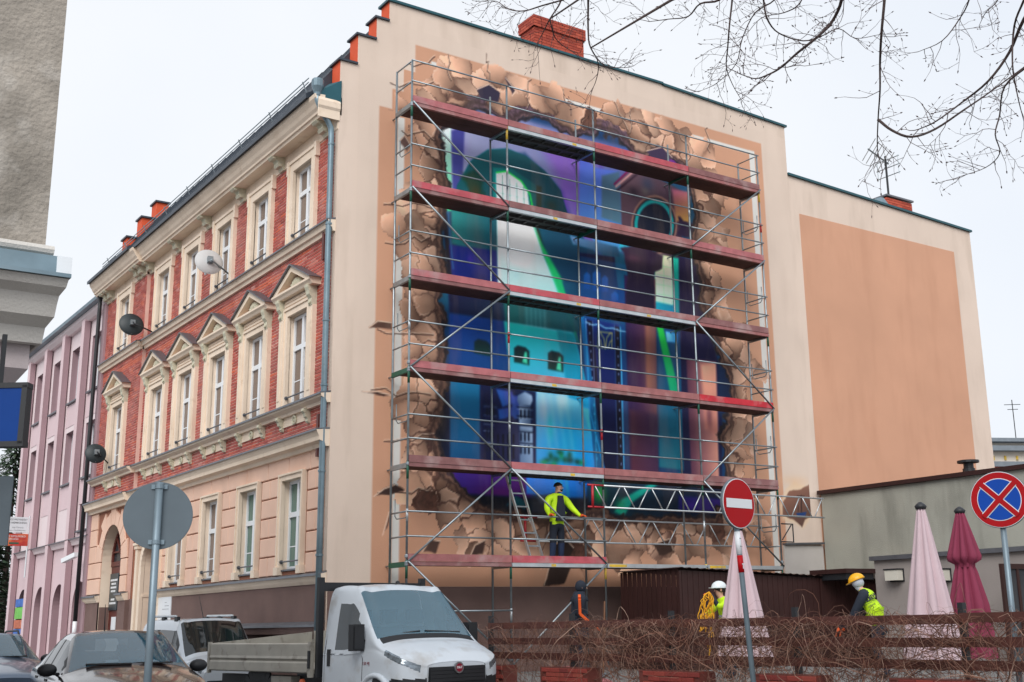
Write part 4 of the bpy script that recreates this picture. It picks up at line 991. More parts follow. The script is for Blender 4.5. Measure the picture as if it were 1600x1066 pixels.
# lattice girders fixed along the lower lifts
def girder(xa, xb, zb, zt, y, n_, red):
    b = MB().tube([(xa, y, zt), (xb, y, zt)], 0.021, 8).tube([(xa, y, zb), (xb, y, zb)], 0.021, 8)
    st = (xb-xa)/n_
    for q in range(n_):
        b.tube([(xa+q*st+0.05, y, zb if q % 2 else zt), (xa+(q+1)*st-0.05, y, zt if q % 2 else zb)], 0.015, 6)
    b.build('lattice_girder', 'galv_bright', SCF, smooth=True)
    if red: MB().tube([(xa-0.02, y-0.005, zb), (xa-0.02, y-0.005, zt)], 0.03, 8).tube([(xa-0.15, y, zt), (xa+0.3, y, zt)], 0.0225, 8).tube([(xa-0.15, y, zb), (xa+0.3, y, zb)], 0.0225, 8).build('girder_end', 'red_paint', SCF, smooth=True)
girder(5.92, 13.42, 4.09, 4.58, -1.12, 18, True)
girder(4.70, 12.0, 3.37, 3.90, -0.20, 16, True)
MB().tube([(11.95, -1.0, 3.9), (12.35, -1.0, 3.9), (12.35, -1.0, 3.45), (11.9, -1.0, 3.45)], 0.02, 6).tube([(11.95, -1.0, 3.5), (12.3, -1.0, 3.88)], 0.015, 6).build('end_bracket', 'black_paint', SCF)
# ladder leaning inside the second bay
ld = thing('ladder', 'grey ladder leaning inside the scaffold beside the man on the deck', 'ladder')
la = MB()
p0, p1 = Vector((4.05, -0.62, LV[1]-0.02)), Vector((4.86, -0.45, LV[0]+0.002))
for d in (-0.17, 0.17):
    o_ = Vector((d, 0.05*d, 0)); MB().bar(p0+o_, p1+o_, 0.06, 0.03).build('stile', 'galv_bright', ld)
for q in range(7):
    t = (q+0.6)/7; c = p0.lerp(p1, t); MB().bar(c-Vector((0.17, 0, 0)), c+Vector((0.17, 0, 0)), 0.03, 0.03).build('rung', 'galv', ld)
# ---------------------------------------------------------------- lower wing behind the gable
WG = thing('rear_wing', 'lower cream wing with a large plain tan panel right of the mural', 'building')
WO = [(14.135, -0.1), (22.58, -0.1), (22.58, 13.80), (14.135, 14.08)]
b = MB(); b.add([(x, 0.03, z) for x, z in WO]+[(x, 9.0, z) for x, z in WO], [(0,1,2,3), (7,6,5,4), (0,4,5,1), (1,5,6,2), (2,6,7,3), (3,7,4,0)])
b.build('wall', 'cream_plaster', WG)
MB().box(14.53, 21.63, 0.022, 0.029, 2.6, 12.97).build('panel', 'tan_plaster', WG)
MB().add([(14.13,-0.04,14.085),(22.64,-0.04,13.805),(22.64,0.5,13.805),(14.13,0.5,14.085),(14.13,-0.04,14.15),(22.64,-0.04,13.87),(22.64,0.5,13.87),(14.13,0.5,14.15)],
         [(0,3,2,1),(4,5,6,7),(0,1,5,4),(1,2,6,5),(2,3,7,6),(3,0,4,7)]).build('coping', 'teal_flash', WG)
chimney(21.0, 22.2, 2.0, 2.7, 13.2, 15.35, WG)
MB().box(20.9, 22.3, 1.9, 2.8, 15.36, 15.42).build('chimney_cap', 'metal_cap', WG)
MB().lathe([(0.34, 13.8), (0.36, 14.5), (0.30, 14.9), (0.15, 15.15), (0.0, 15.2)], (20.5, 1.9, 0), 14).build('roof_vent', 'zinc', WG, smooth=True)
an = thing('tv_antenna', 'small rooftop television antenna on the far brick chimney', 'antenna', (21.5, 2.3, 15.42))
MB().tube([(0, 0, 0), (0, 0, 1.6)], 0.04, 6).build('mast', 'black_paint', an)
ab = MB().tube([(-0.75, 0.1, 1.75), (0.15, 0, 1.35)], 0.03, 5)
for q in range(6):
    t = q/5; c = Vector((-0.7+0.8*t, 0.1-0.1*t, 1.73-0.36*t)); ab.tube([c-Vector((0.1, 0.4, -0.25)), c+Vector((0.1, 0.4, -0.25))], 0.018, 4)
for d in (-0.3, 0.0, 0.3): ab.tube([(0.1, -0.5, 1.2+d), (0.1, 0.5, 1.2+d)], 0.018, 4)
for d in (-0.45, 0.45): ab.tube([(0.1, d, 0.85), (0.1, d, 1.55)], 0.018, 4)
ab.build('aerial', 'galv', an)

# ---------------------------------------------------------------- grey rendered building on the right of the yard
mat('grey_render', s8(158, 158, 148), 0.95, var=0.10, vscale=0.9, bump=0.5, bscale=50, stain=s8(92, 92, 84), stain_amt=0.7, streak=True, dirt=s8(164, 160, 148), dirt_scale=0.7, dirt_lo=0.5, dirt_hi=0.75)
mat('dark_brown_metal', s8(58, 34, 32), 0.5, metal=0.2, var=0.15, vscale=2, bump=0.05)
mat('annex_render', s8(150, 142, 138), 0.9, var=0.05, vscale=1, bump=0.4, bscale=90, stain=s8(126, 118, 114), stain_amt=0.4)
GB = thing('rendered_building', 'bare grey rendered wall with dark coping right of the rear wing', 'building')
MB().box(14.46, 30, -16, -0.10, 2.72, 4.82).build('upper_wall', 'grey_render', GB)
MB().box(14.36, 30, -16, -0.04, 4.825, 4.93).build('coping', 'dark_brown_metal', GB)
MB().box(14.95, 30, -16, -0.10, 0.5, 2.71).build('lower_wall', 'white_plaster', GB)
vp = on_x(1515, 745, 16.5)
MB().lathe([(0.16, 0), (0.16, 0.35), (0.13, 0.36), (0.13, 0.5)], (16.5, vp[1], 4.93), 12).lathe([(0.28, 0.50), (0.28, 0.56)], (16.5, vp[1], 4.93), 14).build('vent_pipe', 'black_paint', GB)
AX = thing('yard_annex', 'low beige annex with flat roof and door behind the parasols', 'building')
a0 = dep(1365, 870, 28.0); a1 = dep(1540, 860, 28*0.86)
ax_, ay0, ay1, atop = a0[0], a0[1], a0[1]-4.2, 2.93
MB().box(ax_, 14.9, ay1, ay0, 0.5, atop-0.1).build('wall', 'annex_render', AX)
MB().box(ax_-0.10, 14.94, ay1-0.10, ay0+0.06, atop-0.098, atop).build('roof_edge', 'metal_cap', AX)
MB().box(ax_-1.0, ax_-0.0, ay0-0.02, ay0+1.1, atop-0.38, atop-0.28).build('canopy', 'dark_brown_metal', AX)
MB().box(ax_-0.95, ax_-0.02, ay0+0.03, ay0+1.0, atop-0.52, atop-0.385).build('canopy_frame', 'black_paint', AX)
dd = on_y(1565, 905, ay1)
fr = MB(); x0 = dd[0]-0.05
fr.box(x0, x0+0.10, ay1-0.06, ay1-0.002, 0.55, 2.55).box(x0+0.95, x0+1.05, ay1-0.06, ay1-0.002, 0.55, 2.55).box(x0+0.1, x0+0.95, ay1-0.06, ay1-0.002, 2.45, 2.55)
fr.box(x0+0.1, x0+0.18, ay1-0.05, ay1-0.002, 0.55, 2.45).box(x0+0.5, x0+0.58, ay1-0.05, ay1-0.002, 0.55, 2.45)
fr.build('door_frame', 'dark_brown_metal', AX)
MB().box(x0+0.1, x0+0.95, ay1-0.03, ay1-0.01, 0.55, 2.45).build('door', 'pane_dark', AX)
MB().box(x0+1.15, x0+2.8, ay1-0.05, ay1-0.002, 1.0, 2.55).build('window_frame', 'dark_brown_metal', AX)
MB().box(x0+1.25, x0+2.7, ay1-0.07, ay1-0.052, 1.1, 2.45).build('pane', 'pane_dark', AX)
mat('lamp_white', s8(206, 202, 190), 0.5)
for px in (1402, 1475):
    p = on_x(px, 898, ax_)
    lmp = thing('wall_lamp', 'boxy wall lamp on the annex, ' + ('left of the pale parasol' if px < 1450 else 'peeping out right of the pale parasol'), 'lamp', (ax_, p[1], p[2]), group='box lamps on the annex wall')
    MB().box(-0.22, -0.03, -0.18, 0.18, -0.13, 0.10).build('diffuser', 'lamp_white', lmp)
    MB().box(-0.24, -0.002, -0.2, 0.2, 0.102, 0.13).box(-0.03, -0.002, -0.2, 0.2, -0.16, 0.10).build('hood', 'black_paint', lmp)
# dark brown sheet metal shed in the yard
SH = thing('metal_shed', 'dark brown corrugated metal shed standing below the scaffold', 'shed')
sc_ = dep(1060, 890.5, 25.6); sx0, sy0 = sc_[0], sc_[1]
def shed_top(x): return sc_[2]-0.035*(x-sx0)
b = MB(); xe = sx0+9.5; nseg = 120
for q in range(nseg):                              # ribbed front
    xa = sx0+(xe-sx0)*q/nseg; xb = sx0+(xe-sx0)*(q+1)/nseg; ya = sy0-(0.008 if q % 2 else 0); 
    b.add([(xa, ya, 0.5), (xb, ya, 0.5), (xb, ya, shed_top(xb)), (xa, ya, shed_top(xa))], [(0,1,2,3)])
    b.add([(xb, sy0, 0.5), (xb, sy0-0.008, 0.5), (xb, sy0-0.008, shed_top(xb)), (xb, sy0, shed_top(xb))], [(0,1,2,3)])
b.build('front_sheet', 'dark_brown_metal', SH, fix=False)
b = MB()
for q in range(24):
    ya = sy0+2.0*q/24; yb = sy0+2.0*(q+1)/24; xx = sx0-(0.008 if q % 2 else 0)
    b.add([(xx, ya, 0.5), (xx, ya, sc_[2]+0.02), (xx, yb, sc_[2]+0.02), (xx, yb, 0.5)], [(0,1,2,3)])
b.build('side_sheet', 'dark_brown_metal', SH, fix=False)
b = MB()
for q in range(90):
    xa = sx0-0.1+(9.7)*q/90; xb = sx0-0.1+9.7*(q+1)/90; za = shed_top(xa)+0.03+(0.03 if q % 2 else 0); zb_ = shed_top(xb)+0.03+(0.0 if q % 2 else 0.03)
    b.add([(xa, sy0-0.12, za), (xb, sy0-0.12, zb_), (xb, sy0+2.05, zb_), (xa, sy0+2.05, za)], [(0,1,2,3)])
b.build('roof_sheet', 'dark_brown_metal', SH, fix=False)
for x in (sx0, sx0+2.1, sx0+4.3): MB().box(x-0.03, x+0.03, sy0-0.045, sy0-0.02, 0.5, shed_top(x)-0.02).build('cover_strip', 'dark_brown_metal', SH)

# far building glimpsed beyond the wing
FB = thing('far_building', 'distant pale building with grey roof and red band beyond the wing', 'building')
mat('far_cream', s8(220, 210, 196), 0.9, var=0.03); mat('far_red', s8(216, 92, 84), 0.7, var=0.05); mat('far_roof', s8(120, 128, 136), 0.7, var=0.1)
fp = dep(1562, 720, 70.0)
u_ = Vector((0.9, -0.42, 0)).normalized()
def fbox(name, a, l, z0, z1, m, off=0.0, dpt=6.0):
    n_ = Vector((-u_.y, u_.x, 0))*-1
    o_ = Vector((fp[0], fp[1], 0))+u_*a+n_*off
    ps = [o_, o_+u_*l, o_+u_*l-n_*dpt, o_-n_*dpt]
    MB().ext_z([(p.x, p.y) for p in ps], z0, z1).build(name, m, FB)
z_ = lambda py: dep(1575, py, 70.0)[2]
fbox('wall', -12, 40, 0.5, z_(705), 'far_cream')
fbox('roof', -12.5, 41, z_(705), z_(697), 'far_roof', 0.5)
fbox('attic_wall', -3, 30, z_(697), z_(685), 'far_cream', -1.5)
fbox('attic_roof', -3.6, 31, z_(685), z_(679), 'far_roof', -0.8)
fbox('eaves_band', -12.5, 41, z_(731), z_(723), 'far_roof', 0.6, 1.0)
fbox('red_band', -12.5, 41, z_(741), z_(731), 'far_red', 0.4, 1.0)
for q in range(9):
    fbox('window', -1.2+q*0.75, 0.12, z_(719), z_(712), 'yellow_paint', 0.06, 0.2)
am = thing('roof_mast', 'thin television mast on the distant roof at the right edge', 'antenna', tuple(dep(1588, 690, 74)))
MB().tube([(0, 0, -1.0), (0, 0, 2.6)], 0.03, 5).tube([(-0.4, 0.3, 2.3), (0.4, -0.3, 2.3)], 0.02, 4).tube([(-0.25, 0.2, 2.0), (0.25, -0.2, 2.0)], 0.02, 4).build('mast', 'black_paint', am)

# ---------------------------------------------------------------- pink arcaded building further up the street
PK = thing('pink_building', 'pink rendered building with tall pilasters and arcade at the left', 'building')
mat('pink_light', s8(230, 214, 216), 0.9, var=0.03, vscale=1, bump=0.2, bscale=80)
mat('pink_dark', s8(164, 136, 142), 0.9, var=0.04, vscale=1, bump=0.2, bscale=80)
mat('pink_mid', s8(218, 194, 198), 0.9, var=0.04, vscale=1, bump=0.2, bscale=80)
PB = [18.0, 20.75, 23.55, 26.35, 29.2]             # pilaster axes
ops = []; gops = []
for a, b_ in zip(PB, PB[1:]):
    c = (a+b_)/2+0.30
    for z0, z1 in ((9.7, 11.7), (6.7, 8.6), (4.9, 6.2)):
        if z0 == 4.9 and a > 20.5: continue
        ops.append((c-0.62, c+0.62, z0, z1))
wall_x('wall', 0.05, YE+0.02, 29.6, 4.45, 12.55, ops, 'pink_light', 0.3, PK)
for o in ops:
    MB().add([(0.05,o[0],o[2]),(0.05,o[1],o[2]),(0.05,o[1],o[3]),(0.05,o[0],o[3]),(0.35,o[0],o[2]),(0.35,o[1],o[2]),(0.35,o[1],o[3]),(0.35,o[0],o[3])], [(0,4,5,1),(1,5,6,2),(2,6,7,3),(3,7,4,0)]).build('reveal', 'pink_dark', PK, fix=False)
    wn = MB().box(0.27, 0.32, o[0], o[0]+0.07, o[2], o[3]).box(0.27, 0.32, o[1]-0.07, o[1], o[2], o[3]).box(0.27, 0.32, o[0]+0.07, o[1]-0.07, o[2], o[2]+0.07).box(0.27, 0.32, o[0]+0.07, o[1]-0.07, o[3]-0.07, o[3]).box(0.27, 0.32, (o[0]+o[1])/2-0.04, (o[0]+o[1])/2+0.04, o[2]+0.07, o[3]-0.07).build('window', 'pvc_white', PK)
    MB().box(0.30, 0.31, o[0]+0.07, o[1]-0.07, o[2]+0.07, o[3]-0.07).build('pane', 'pane_dark', wn)
    MB().box(-0.05, 0.06, o[0]-0.06, o[1]+0.06, o[2]-0.06, o[2]-0.005).build('sill', 'metal_cap', wn)
    MB().box(0.036, 0.048, o[0]-0.12, o[1]+0.12, o[2]-0.9, o[2]-0.08).build('spandrel', 'pink_mid', PK)
for a, b_ in zip(PB, PB[1:]):
    c = (a+b_)/2; 
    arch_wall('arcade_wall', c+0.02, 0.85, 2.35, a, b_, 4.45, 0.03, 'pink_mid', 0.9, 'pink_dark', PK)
    for (ya, yb) in ((a, c+0.02-0.85), (c+0.02+0.85, b_)): MB().add([(0.03,ya,-0.1),(0.03,ya,2.35),(0.03,yb,2.35),(0.03,yb,-0.1)], [(0,1,2,3)]).build('arcade_pier', 'pink_mid', PK, fix=False)
    MB().ext_y([(0.03, 4.42), (-0.06, 4.42), (-0.10, 4.52), (-0.16, 4.60), (0.03, 4.62)], a, b_).build('string_course', 'pink_light', PK)
    MB().ext_y([(0.03, 4.70), (-0.20, 4.63), (-0.20, 4.60), (-0.16, 4.602), (0.03, 4.63)], a, b_).build('flashing', 'metal_cap', PK)
for y in PB:
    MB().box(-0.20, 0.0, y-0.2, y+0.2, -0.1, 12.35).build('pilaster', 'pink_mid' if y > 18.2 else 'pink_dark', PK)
    MB().box(-0.195, 0.0, y-0.206, y-0.201, -0.1, 12.3).build('pilaster_side_shade', 'pink_dark', PK)  # thin darker sheet over the side face: its shade put into the colour
MB().ext_y([(0.05, 12.3), (-0.10, 12.3), (-0.22, 12.42), (-0.24, 12.55), (0.05, 12.6)], YE+0.02, 29.7).build('cornice', 'pink_light', PK)
MB().ext_y([(0.4, 12.55), (-0.42, 12.56), (-0.45, 12.66), (3.5, 14.6), (9, 14.7), (9, 12.5)], YE+0.25, 29.8).build('roof', 'zinc', PK)
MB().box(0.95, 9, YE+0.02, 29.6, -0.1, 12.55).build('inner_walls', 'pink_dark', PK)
MB().box(0.0, 9, 29.6, 29.72, -0.1, 12.5).build('end_wall', 'pink_mid', PK)
dp = thing('downpipe', 'black downpipe between the pink building and the brick tenement', 'downpipe')
MB().tube([(-0.36, 18.02, 12.55), (-0.36, 18.02, 12.1), (-0.36, 18.06, 8), (-0.36, 18.08, 1.9)], 0.065, 10).build('pipe', 'black_paint', dp, smooth=True)
MB().tube([(-0.36, 18.08, 1.9), (-0.36, 18.08, 1.3)], 0.068, 10).build('white_sleeve', 'pvc_white', dp, smooth=True)
MB().tube([(-0.36, 18.08, 1.3), (-0.36, 18.08, -0.05)], 0.075, 10).build('boot', 'black_paint', dp, smooth=True)
MB().lathe([(0.07, 0), (0.11, 0.1), (0.12, 0.2)], (-0.36, 18.02, 12.5), 10).build('hopper', 'black_paint', dp)
# posters in the far arcade bay
mat('poster_blue', s8(60, 110, 190), 0.5, var=0.4, vscale=6); mat('poster_green', s8(120, 200, 90), 0.5, var=0.1); mat('poster_red', s8(196, 110, 80), 0.5, var=0.4, vscale=6); mat('poster_white', s8(216, 222, 226), 0.5, var=0.1, vscale=6)
for q, (z0, z1, m, lb) in enumerate(((2.55, 2.85, 'poster_blue', 'blue poster topmost in the first arcade bay'), (2.10, 2.53, 'poster_green', 'bright green poster below the blue one in the arcade'), (1.74, 2.06, 'poster_red', 'brownish red poster in the arcade'), (1.36, 1.72, 'poster_blue', 'blue and white poster under the red one'), (0.85, 1.30, 'poster_white', 'white text poster lowest in the arcade stack'))):
    tag(MB().box(-0.02, 0.0, 26.75, 28.75, z0, z1).build('poster', m), lb, 'poster', 'posters on the arcade pier')
cm = thing('security_camera', 'white security camera on the pink wall beside the downpipe', 'camera', (-0.25, 18.9, 3.95))
MB().tube([(0.1, 0.0, 0.1), (-0.1, 0.0, 0.05)], 0.03, 8).build('bracket', 'pvc_white', cm)
MB().bar((-0.05, -0.1, 0.08), (-0.30, 0.55, -0.10), 0.16, 0.14).build('housing', 'pvc_white', cm)

# ---------------------------------------------------------------- near grey building at the upper left
mat('old_render', s8(160, 152, 142), 0.95, var=0.22, vscale=2.5, bump=1.0, bscale=22, stain=s8(112, 106, 98), stain_amt=0.8, dirt=s8(196, 190, 182), dirt_scale=3.0, dirt_lo=0.54, dirt_hi=0.80)
mat('old_trim', s8(200, 196, 190), 0.9, var=0.08, vscale=2, bump=0.4, bscale=40, stain=s8(120, 112, 106), stain_amt=0.5)
mat('old_lower', s8(196, 184, 184), 0.9, var=0.06, vscale=1.2, bump=0.3, bscale=60)
NB = thing('corner_building', 'weathered grey rendered corner building with moulded cornice at upper left', 'building')
D0 = 12.0
e0 = dep(70, 395, D0); e1 = dep(105, 0, D0+0.58)
cx_, cy_ = e0[0], e0[1]
zt = lambda py: (CAM+ray(40, py)*((cy_-CAM[1])/ray(40, py)[1]))[2]
zc = e0[2]
MB().box(cx_-9, cx_, cy_, cy_+9, zc-0.4, 12).build('upper_wall', 'old_render', NB)
def yprof(prof, x0, x1): return [( -p, z) for p, z in prof]
b = MB()
pr = [(0.0, zc-0.95), (0.10, zc-0.95), (0.14, zc-0.80), (0.30, zc-0.72), (0.33, zc-0.60), (0.36, zc-0.52), (0.48, zc-0.46), (0.52, zc-0.38), (0.0, zc-0.34)]
b.add([(cx_-9, cy_-p, z) for p, z in pr]+[(cx_+p*0.26, cy_-p, z) for p, z in pr]+[(cx_+p*0.26, cy_+9, z) for p, z in pr],
      [(i, i+9, (i+1) % 9+9, (i+1) % 9) for i in range(9)]+[(i+9, i+18, (i+1) % 9+18, (i+1) % 9+9) for i in range(9)])
b.build('cornice', 'old_trim', NB)
b = MB(); pr = [(-0.05, zc-0.34), (0.56, zc-0.378), (0.56, zc-0.34), (0.30, zc-0.31), (0.28, zc-0.10), (-0.05, zc-0.06)]
b.add([(cx_-9, cy_-p, z) for p, z in pr]+[(cx_+p*0.26, cy_-p, z) for p, z in pr]+[(cx_+p*0.26, cy_+9, z) for p, z in pr],
      [(i, i+6, (i+1) % 6+6, (i+1) % 6) for i in range(6)]+[(i+6, i+12, (i+1) % 6+12, (i+1) % 6+6) for i in range(6)])
b.build('cornice_flashing', 'zinc', NB)
MB().tube([(cx_-9, cy_-0.10, zc+0.02), (cx_+0.06, cy_-0.10, zc-0.0)], 0.05, 8).build('conduit', 'old_trim', NB)
MB().box(cx_+0.06, cx_+0.20, cy_-0.30, cy_-0.16, zc-0.30, zc-0.10).build('pipe_stub', 'pvc_white', NB)
lz = zt(575)
MB().box(cx_-9, cx_-0.05, cy_+0.04, cy_+9, lz, zc-0.94).build('oriel_wall', 'old_lower', NB)
b = MB(); kx, kz = cx_-0.05, lz
b.add([(cx_-9, cy_+0.04, kz), (kx, cy_+0.04, kz), (kx, cy_+3, kz), (cx_-9, cy_+3, kz), (cx_-9, cy_+1.2, kz-0.85), (kx-0.55, cy_+1.2, kz-0.85), (kx-0.55, cy_+3, kz-0.85), (cx_-9, cy_+3, kz-0.85)],
      [(0,1,5,4), (1,2,6,5), (4,5,6,7), (0,3,2,1)])
b.build('oriel_base', 'old_lower', NB)
MB().box(cx_-9, kx-1.3, cy_+1.3, cy_+9, -0.1, lz-0.4).build('lower_wall', 'old_lower', NB)

# hanging blue sign under the oriel
mat('sign_blue', s8(0, 56, 128), 0.5, var=0.04, spec=0.2)
sg = thing('hanging_sign', 'dark framed blank blue hanging sign below the grey corner building', 'sign')
q0, q1, q2, q3 = dep(-40, 590, 11.2), dep(43, 613, 11.2), dep(30, 705, 11.2), dep(-50, 690, 11.2)
top_z, bot_z = (q0[2]+q1[2])/2, (q2[2]+q3[2])/2
pa, pb_ = Vector(q0), Vector(q1); pb2, pa2 = Vector(q2), Vector(q3)
sgm = frame_m((pa+pb_+pa2+pb2)/4, Vector((0.82, -0.58, 0)), Vector((0, 0, 1)))
hw_, hh_ = (pb_-pa).length/2, 0.275
MB().box(-hw_, hw_, -hh_, hh_, -0.05, 0.05).xf(sgm).build('panel', 'sign_blue', sg)
f_ = MB()
for y in (-hh_, hh_): f_.box(-hw_-0.03, hw_+0.03, y-0.025, y+0.025, -0.06, 0.06)
for x in (-hw_, hw_): f_.box(x-0.025, x+0.025, -hh_, hh_, -0.06, 0.06)
f_.xf(sgm).build('frame', 'black_paint', sg)
MB().bar(tuple(sgm @ Vector((0, hh_, 0))), tuple(sgm @ Vector((0, hh_+0.5, 0))), 0.04, 0.04).build('hanger', 'black_paint', sg)
# ---------------------------------------------------------------- vehicles (all parked nose towards -y)
mat('paint_brown', s8(48, 35, 34), 0.2, metal=0.4, coat=1.0, var=0.03)
mat('paint_white', s8(196, 204, 212), 0.35, coat=0.6, var=0.02, vscale=3, dirt=s8(186, 186, 184), dirt_scale=3.0, dirt_lo=0.55, dirt_hi=0.9)
mat('paint_white_dirty', s8(196, 204, 212), 0.45, coat=0.3, var=0.03, vscale=3, dirt=s8(150, 142, 132), dirt_scale=2.6, dirt_lo=0.52, dirt_hi=0.8)
mat('paint_blue', s8(92, 108, 128), 0.3, metal=0.5, coat=1.0, var=0.03)
mat('trim_black', s8(28, 30, 34), 0.55, var=0.1, vscale=5)
mat('rubber', s8(26, 26, 27), 0.85, var=0.1)
mat('rim_metal', s8(150, 152, 156), 0.35, metal=0.8)
mat('seat_cloth', s8(52, 56, 62), 0.9, var=0.1)
mat('lamp_lens', s8(120, 130, 138), 0.15, metal=0.5, coat=1.0, var=0.5, vscale=16)
mat('bed_metal', s8(168, 164, 154), 0.55, metal=0.15, var=0.1, vscale=3, stain=s8(120, 112, 100), stain_amt=0.6, dirt=s8(112, 104, 94), dirt_scale=5, dirt_lo=0.58, dirt_hi=0.75)
mat('orange_tag', s8(222, 110, 70), 0.6)
glass('car_glass', s8(90, 160, 190), 0.74, 0.02, 0.95)
glass('car_glass_dark', s8(22, 32, 36), 0.18, 0.03, 0.75)

def cr(p0, p1, p2, p3, t):
    return 0.5*((2*p1)+(-p0+p2)*t+(2*p0-5*p1+4*p2-p3)*t*t+(-p0+3*p1-3*p2+p3)*t**3)
def loft(st, mu, mv, cls, mats, root, main='body'):
    """smooth skin over half sections (mirrored); cls(u, v) names the part that each face belongs to"""
    A = np.array([[(p[0], y, p[1]) for p in s] for y, s in st], float)
    nu, nv = A.shape[:2]
    def ref(A, m):
        E_ = np.concatenate([2*A[:1]-A[1:2], A, 2*A[-1:]-A[-2:-1]], 0); o = []
        for i in range(len(A)-1):
            for k in range(m): o.append(cr(E_[i], E_[i+1], E_[i+2], E_[i+3], k/m))
        o.append(A[-1]); return np.array(o)
    G = ref(A, mu); G = np.swapaxes(ref(np.swapaxes(G, 0, 1), mv), 0, 1)
    G[:, -1, 0] = 0
    parts = {}
    gu, gv = G.shape[:2]
    for i in range(gu-1):
        for j in range(gv-1):
            nm = cls((i+0.5)/mu, (j+0.5)/mv)
            if nm is None: continue
            for sgn in (1, -1):
                key = nm if nm in ('body', 'windscreen', 'rear_window', 'grille', 'bumper') else (nm, sgn)
                b = parts.setdefault(key, MB())
                q = [G[i, j], G[i+1, j], G[i+1, j+1], G[i, j+1]]
                q = [(sgn*p[0], p[1], p[2]) for p in q]
                b.add(q, [(0, 1, 2, 3) if sgn > 0 else (3, 2, 1, 0)])
    b = parts['body']                              # close tail and underside
    out = {}
    for key, b in parts.items():
        nm = key if isinstance(key, str) else key[0]
        o = b.build(nm, mats.get(nm, mats['body']), root, smooth=True, weld=True)
        out[key] = o
    return out
def nose_cap(root, st, m):
    y, p = st[0]; ring = [(x, y+0.004, z) for x, z in p]+[(-x, y+0.004, z) for x, z in p[::-1][1:]]
    MB().add(ring, [tuple(range(len(ring)))]).build('front_panel', m, root)
    y, p = st[-1]; ring = [(x, y-0.004, z) for x, z in p]+[(-x, y-0.004, z) for x, z in p[::-1][1:]]
    MB().add(ring, [tuple(range(len(ring)))]).build('rear_panel', m, root)
def wheel(root, x, y, z, r, w_=0.2):
    t = MB().lathe([(r*0.62, -w_/2), (r*0.93, -w_/2), (r, -w_/2*0.75), (r, w_/2*0.75), (r*0.93, w_/2), (r*0.62, w_/2)], (0, 0, 0), 28, 'x').build('wheel', 'rubber', root, smooth=False, loc=(x, y, z))
    s_ = 1 if x > 0 else -1
    rm = MB().lathe([(r*0.62, -w_*0.3), (r*0.64, s_*w_*0.45), (r*0.5, s_*w_*0.40), (r*0.2, s_*w_*0.5), (r*0.12, s_*w_*0.52)], (0, 0, 0), 20, 'x').build('rim', 'rim_metal', t)
def mirror(root, x, y, z, sx=0.10, sy=0.075, sz=0.085, m='trim_black'):
    s_ = 1 if x > 0 else -1
    b = MB(); n_ = 12
    prof = [(0.0, -1), (0.5, -0.9), (0.85, -0.55), (1, 0), (0.9, 0.5), (0.7, 0.85), (0.0, 0.95)]
    b.lathe([(max(r, 0.02)*1.0, h) for r, h in prof], (0, 0, 0), 14, 'y')
    b.xf(Matrix.Translation((x+s_*0.12, y, z)) @ Matrix.Diagonal((sx*1.25, sy, sz, 1)))
    b.bar((x-s_*0.06, y+0.01, z-0.06), (x+s_*0.10, y, z-0.04), 0.05, 0.04)
    b.build('mirror', m, root, smooth=True)
def seats(root, ys, zs, xs, h=0.75):
    for x in xs:
        MB().box(x-0.23, x+0.23, ys, ys+0.14, zs, zs+h*0.75).box(x-0.13, x+0.13, ys+0.02, ys+0.12, zs+h*0.78, zs+h).box(x-0.24, x+0.24, ys-0.45, ys, zs-0.12, zs+0.02).build('seat', 'seat_cloth', root)

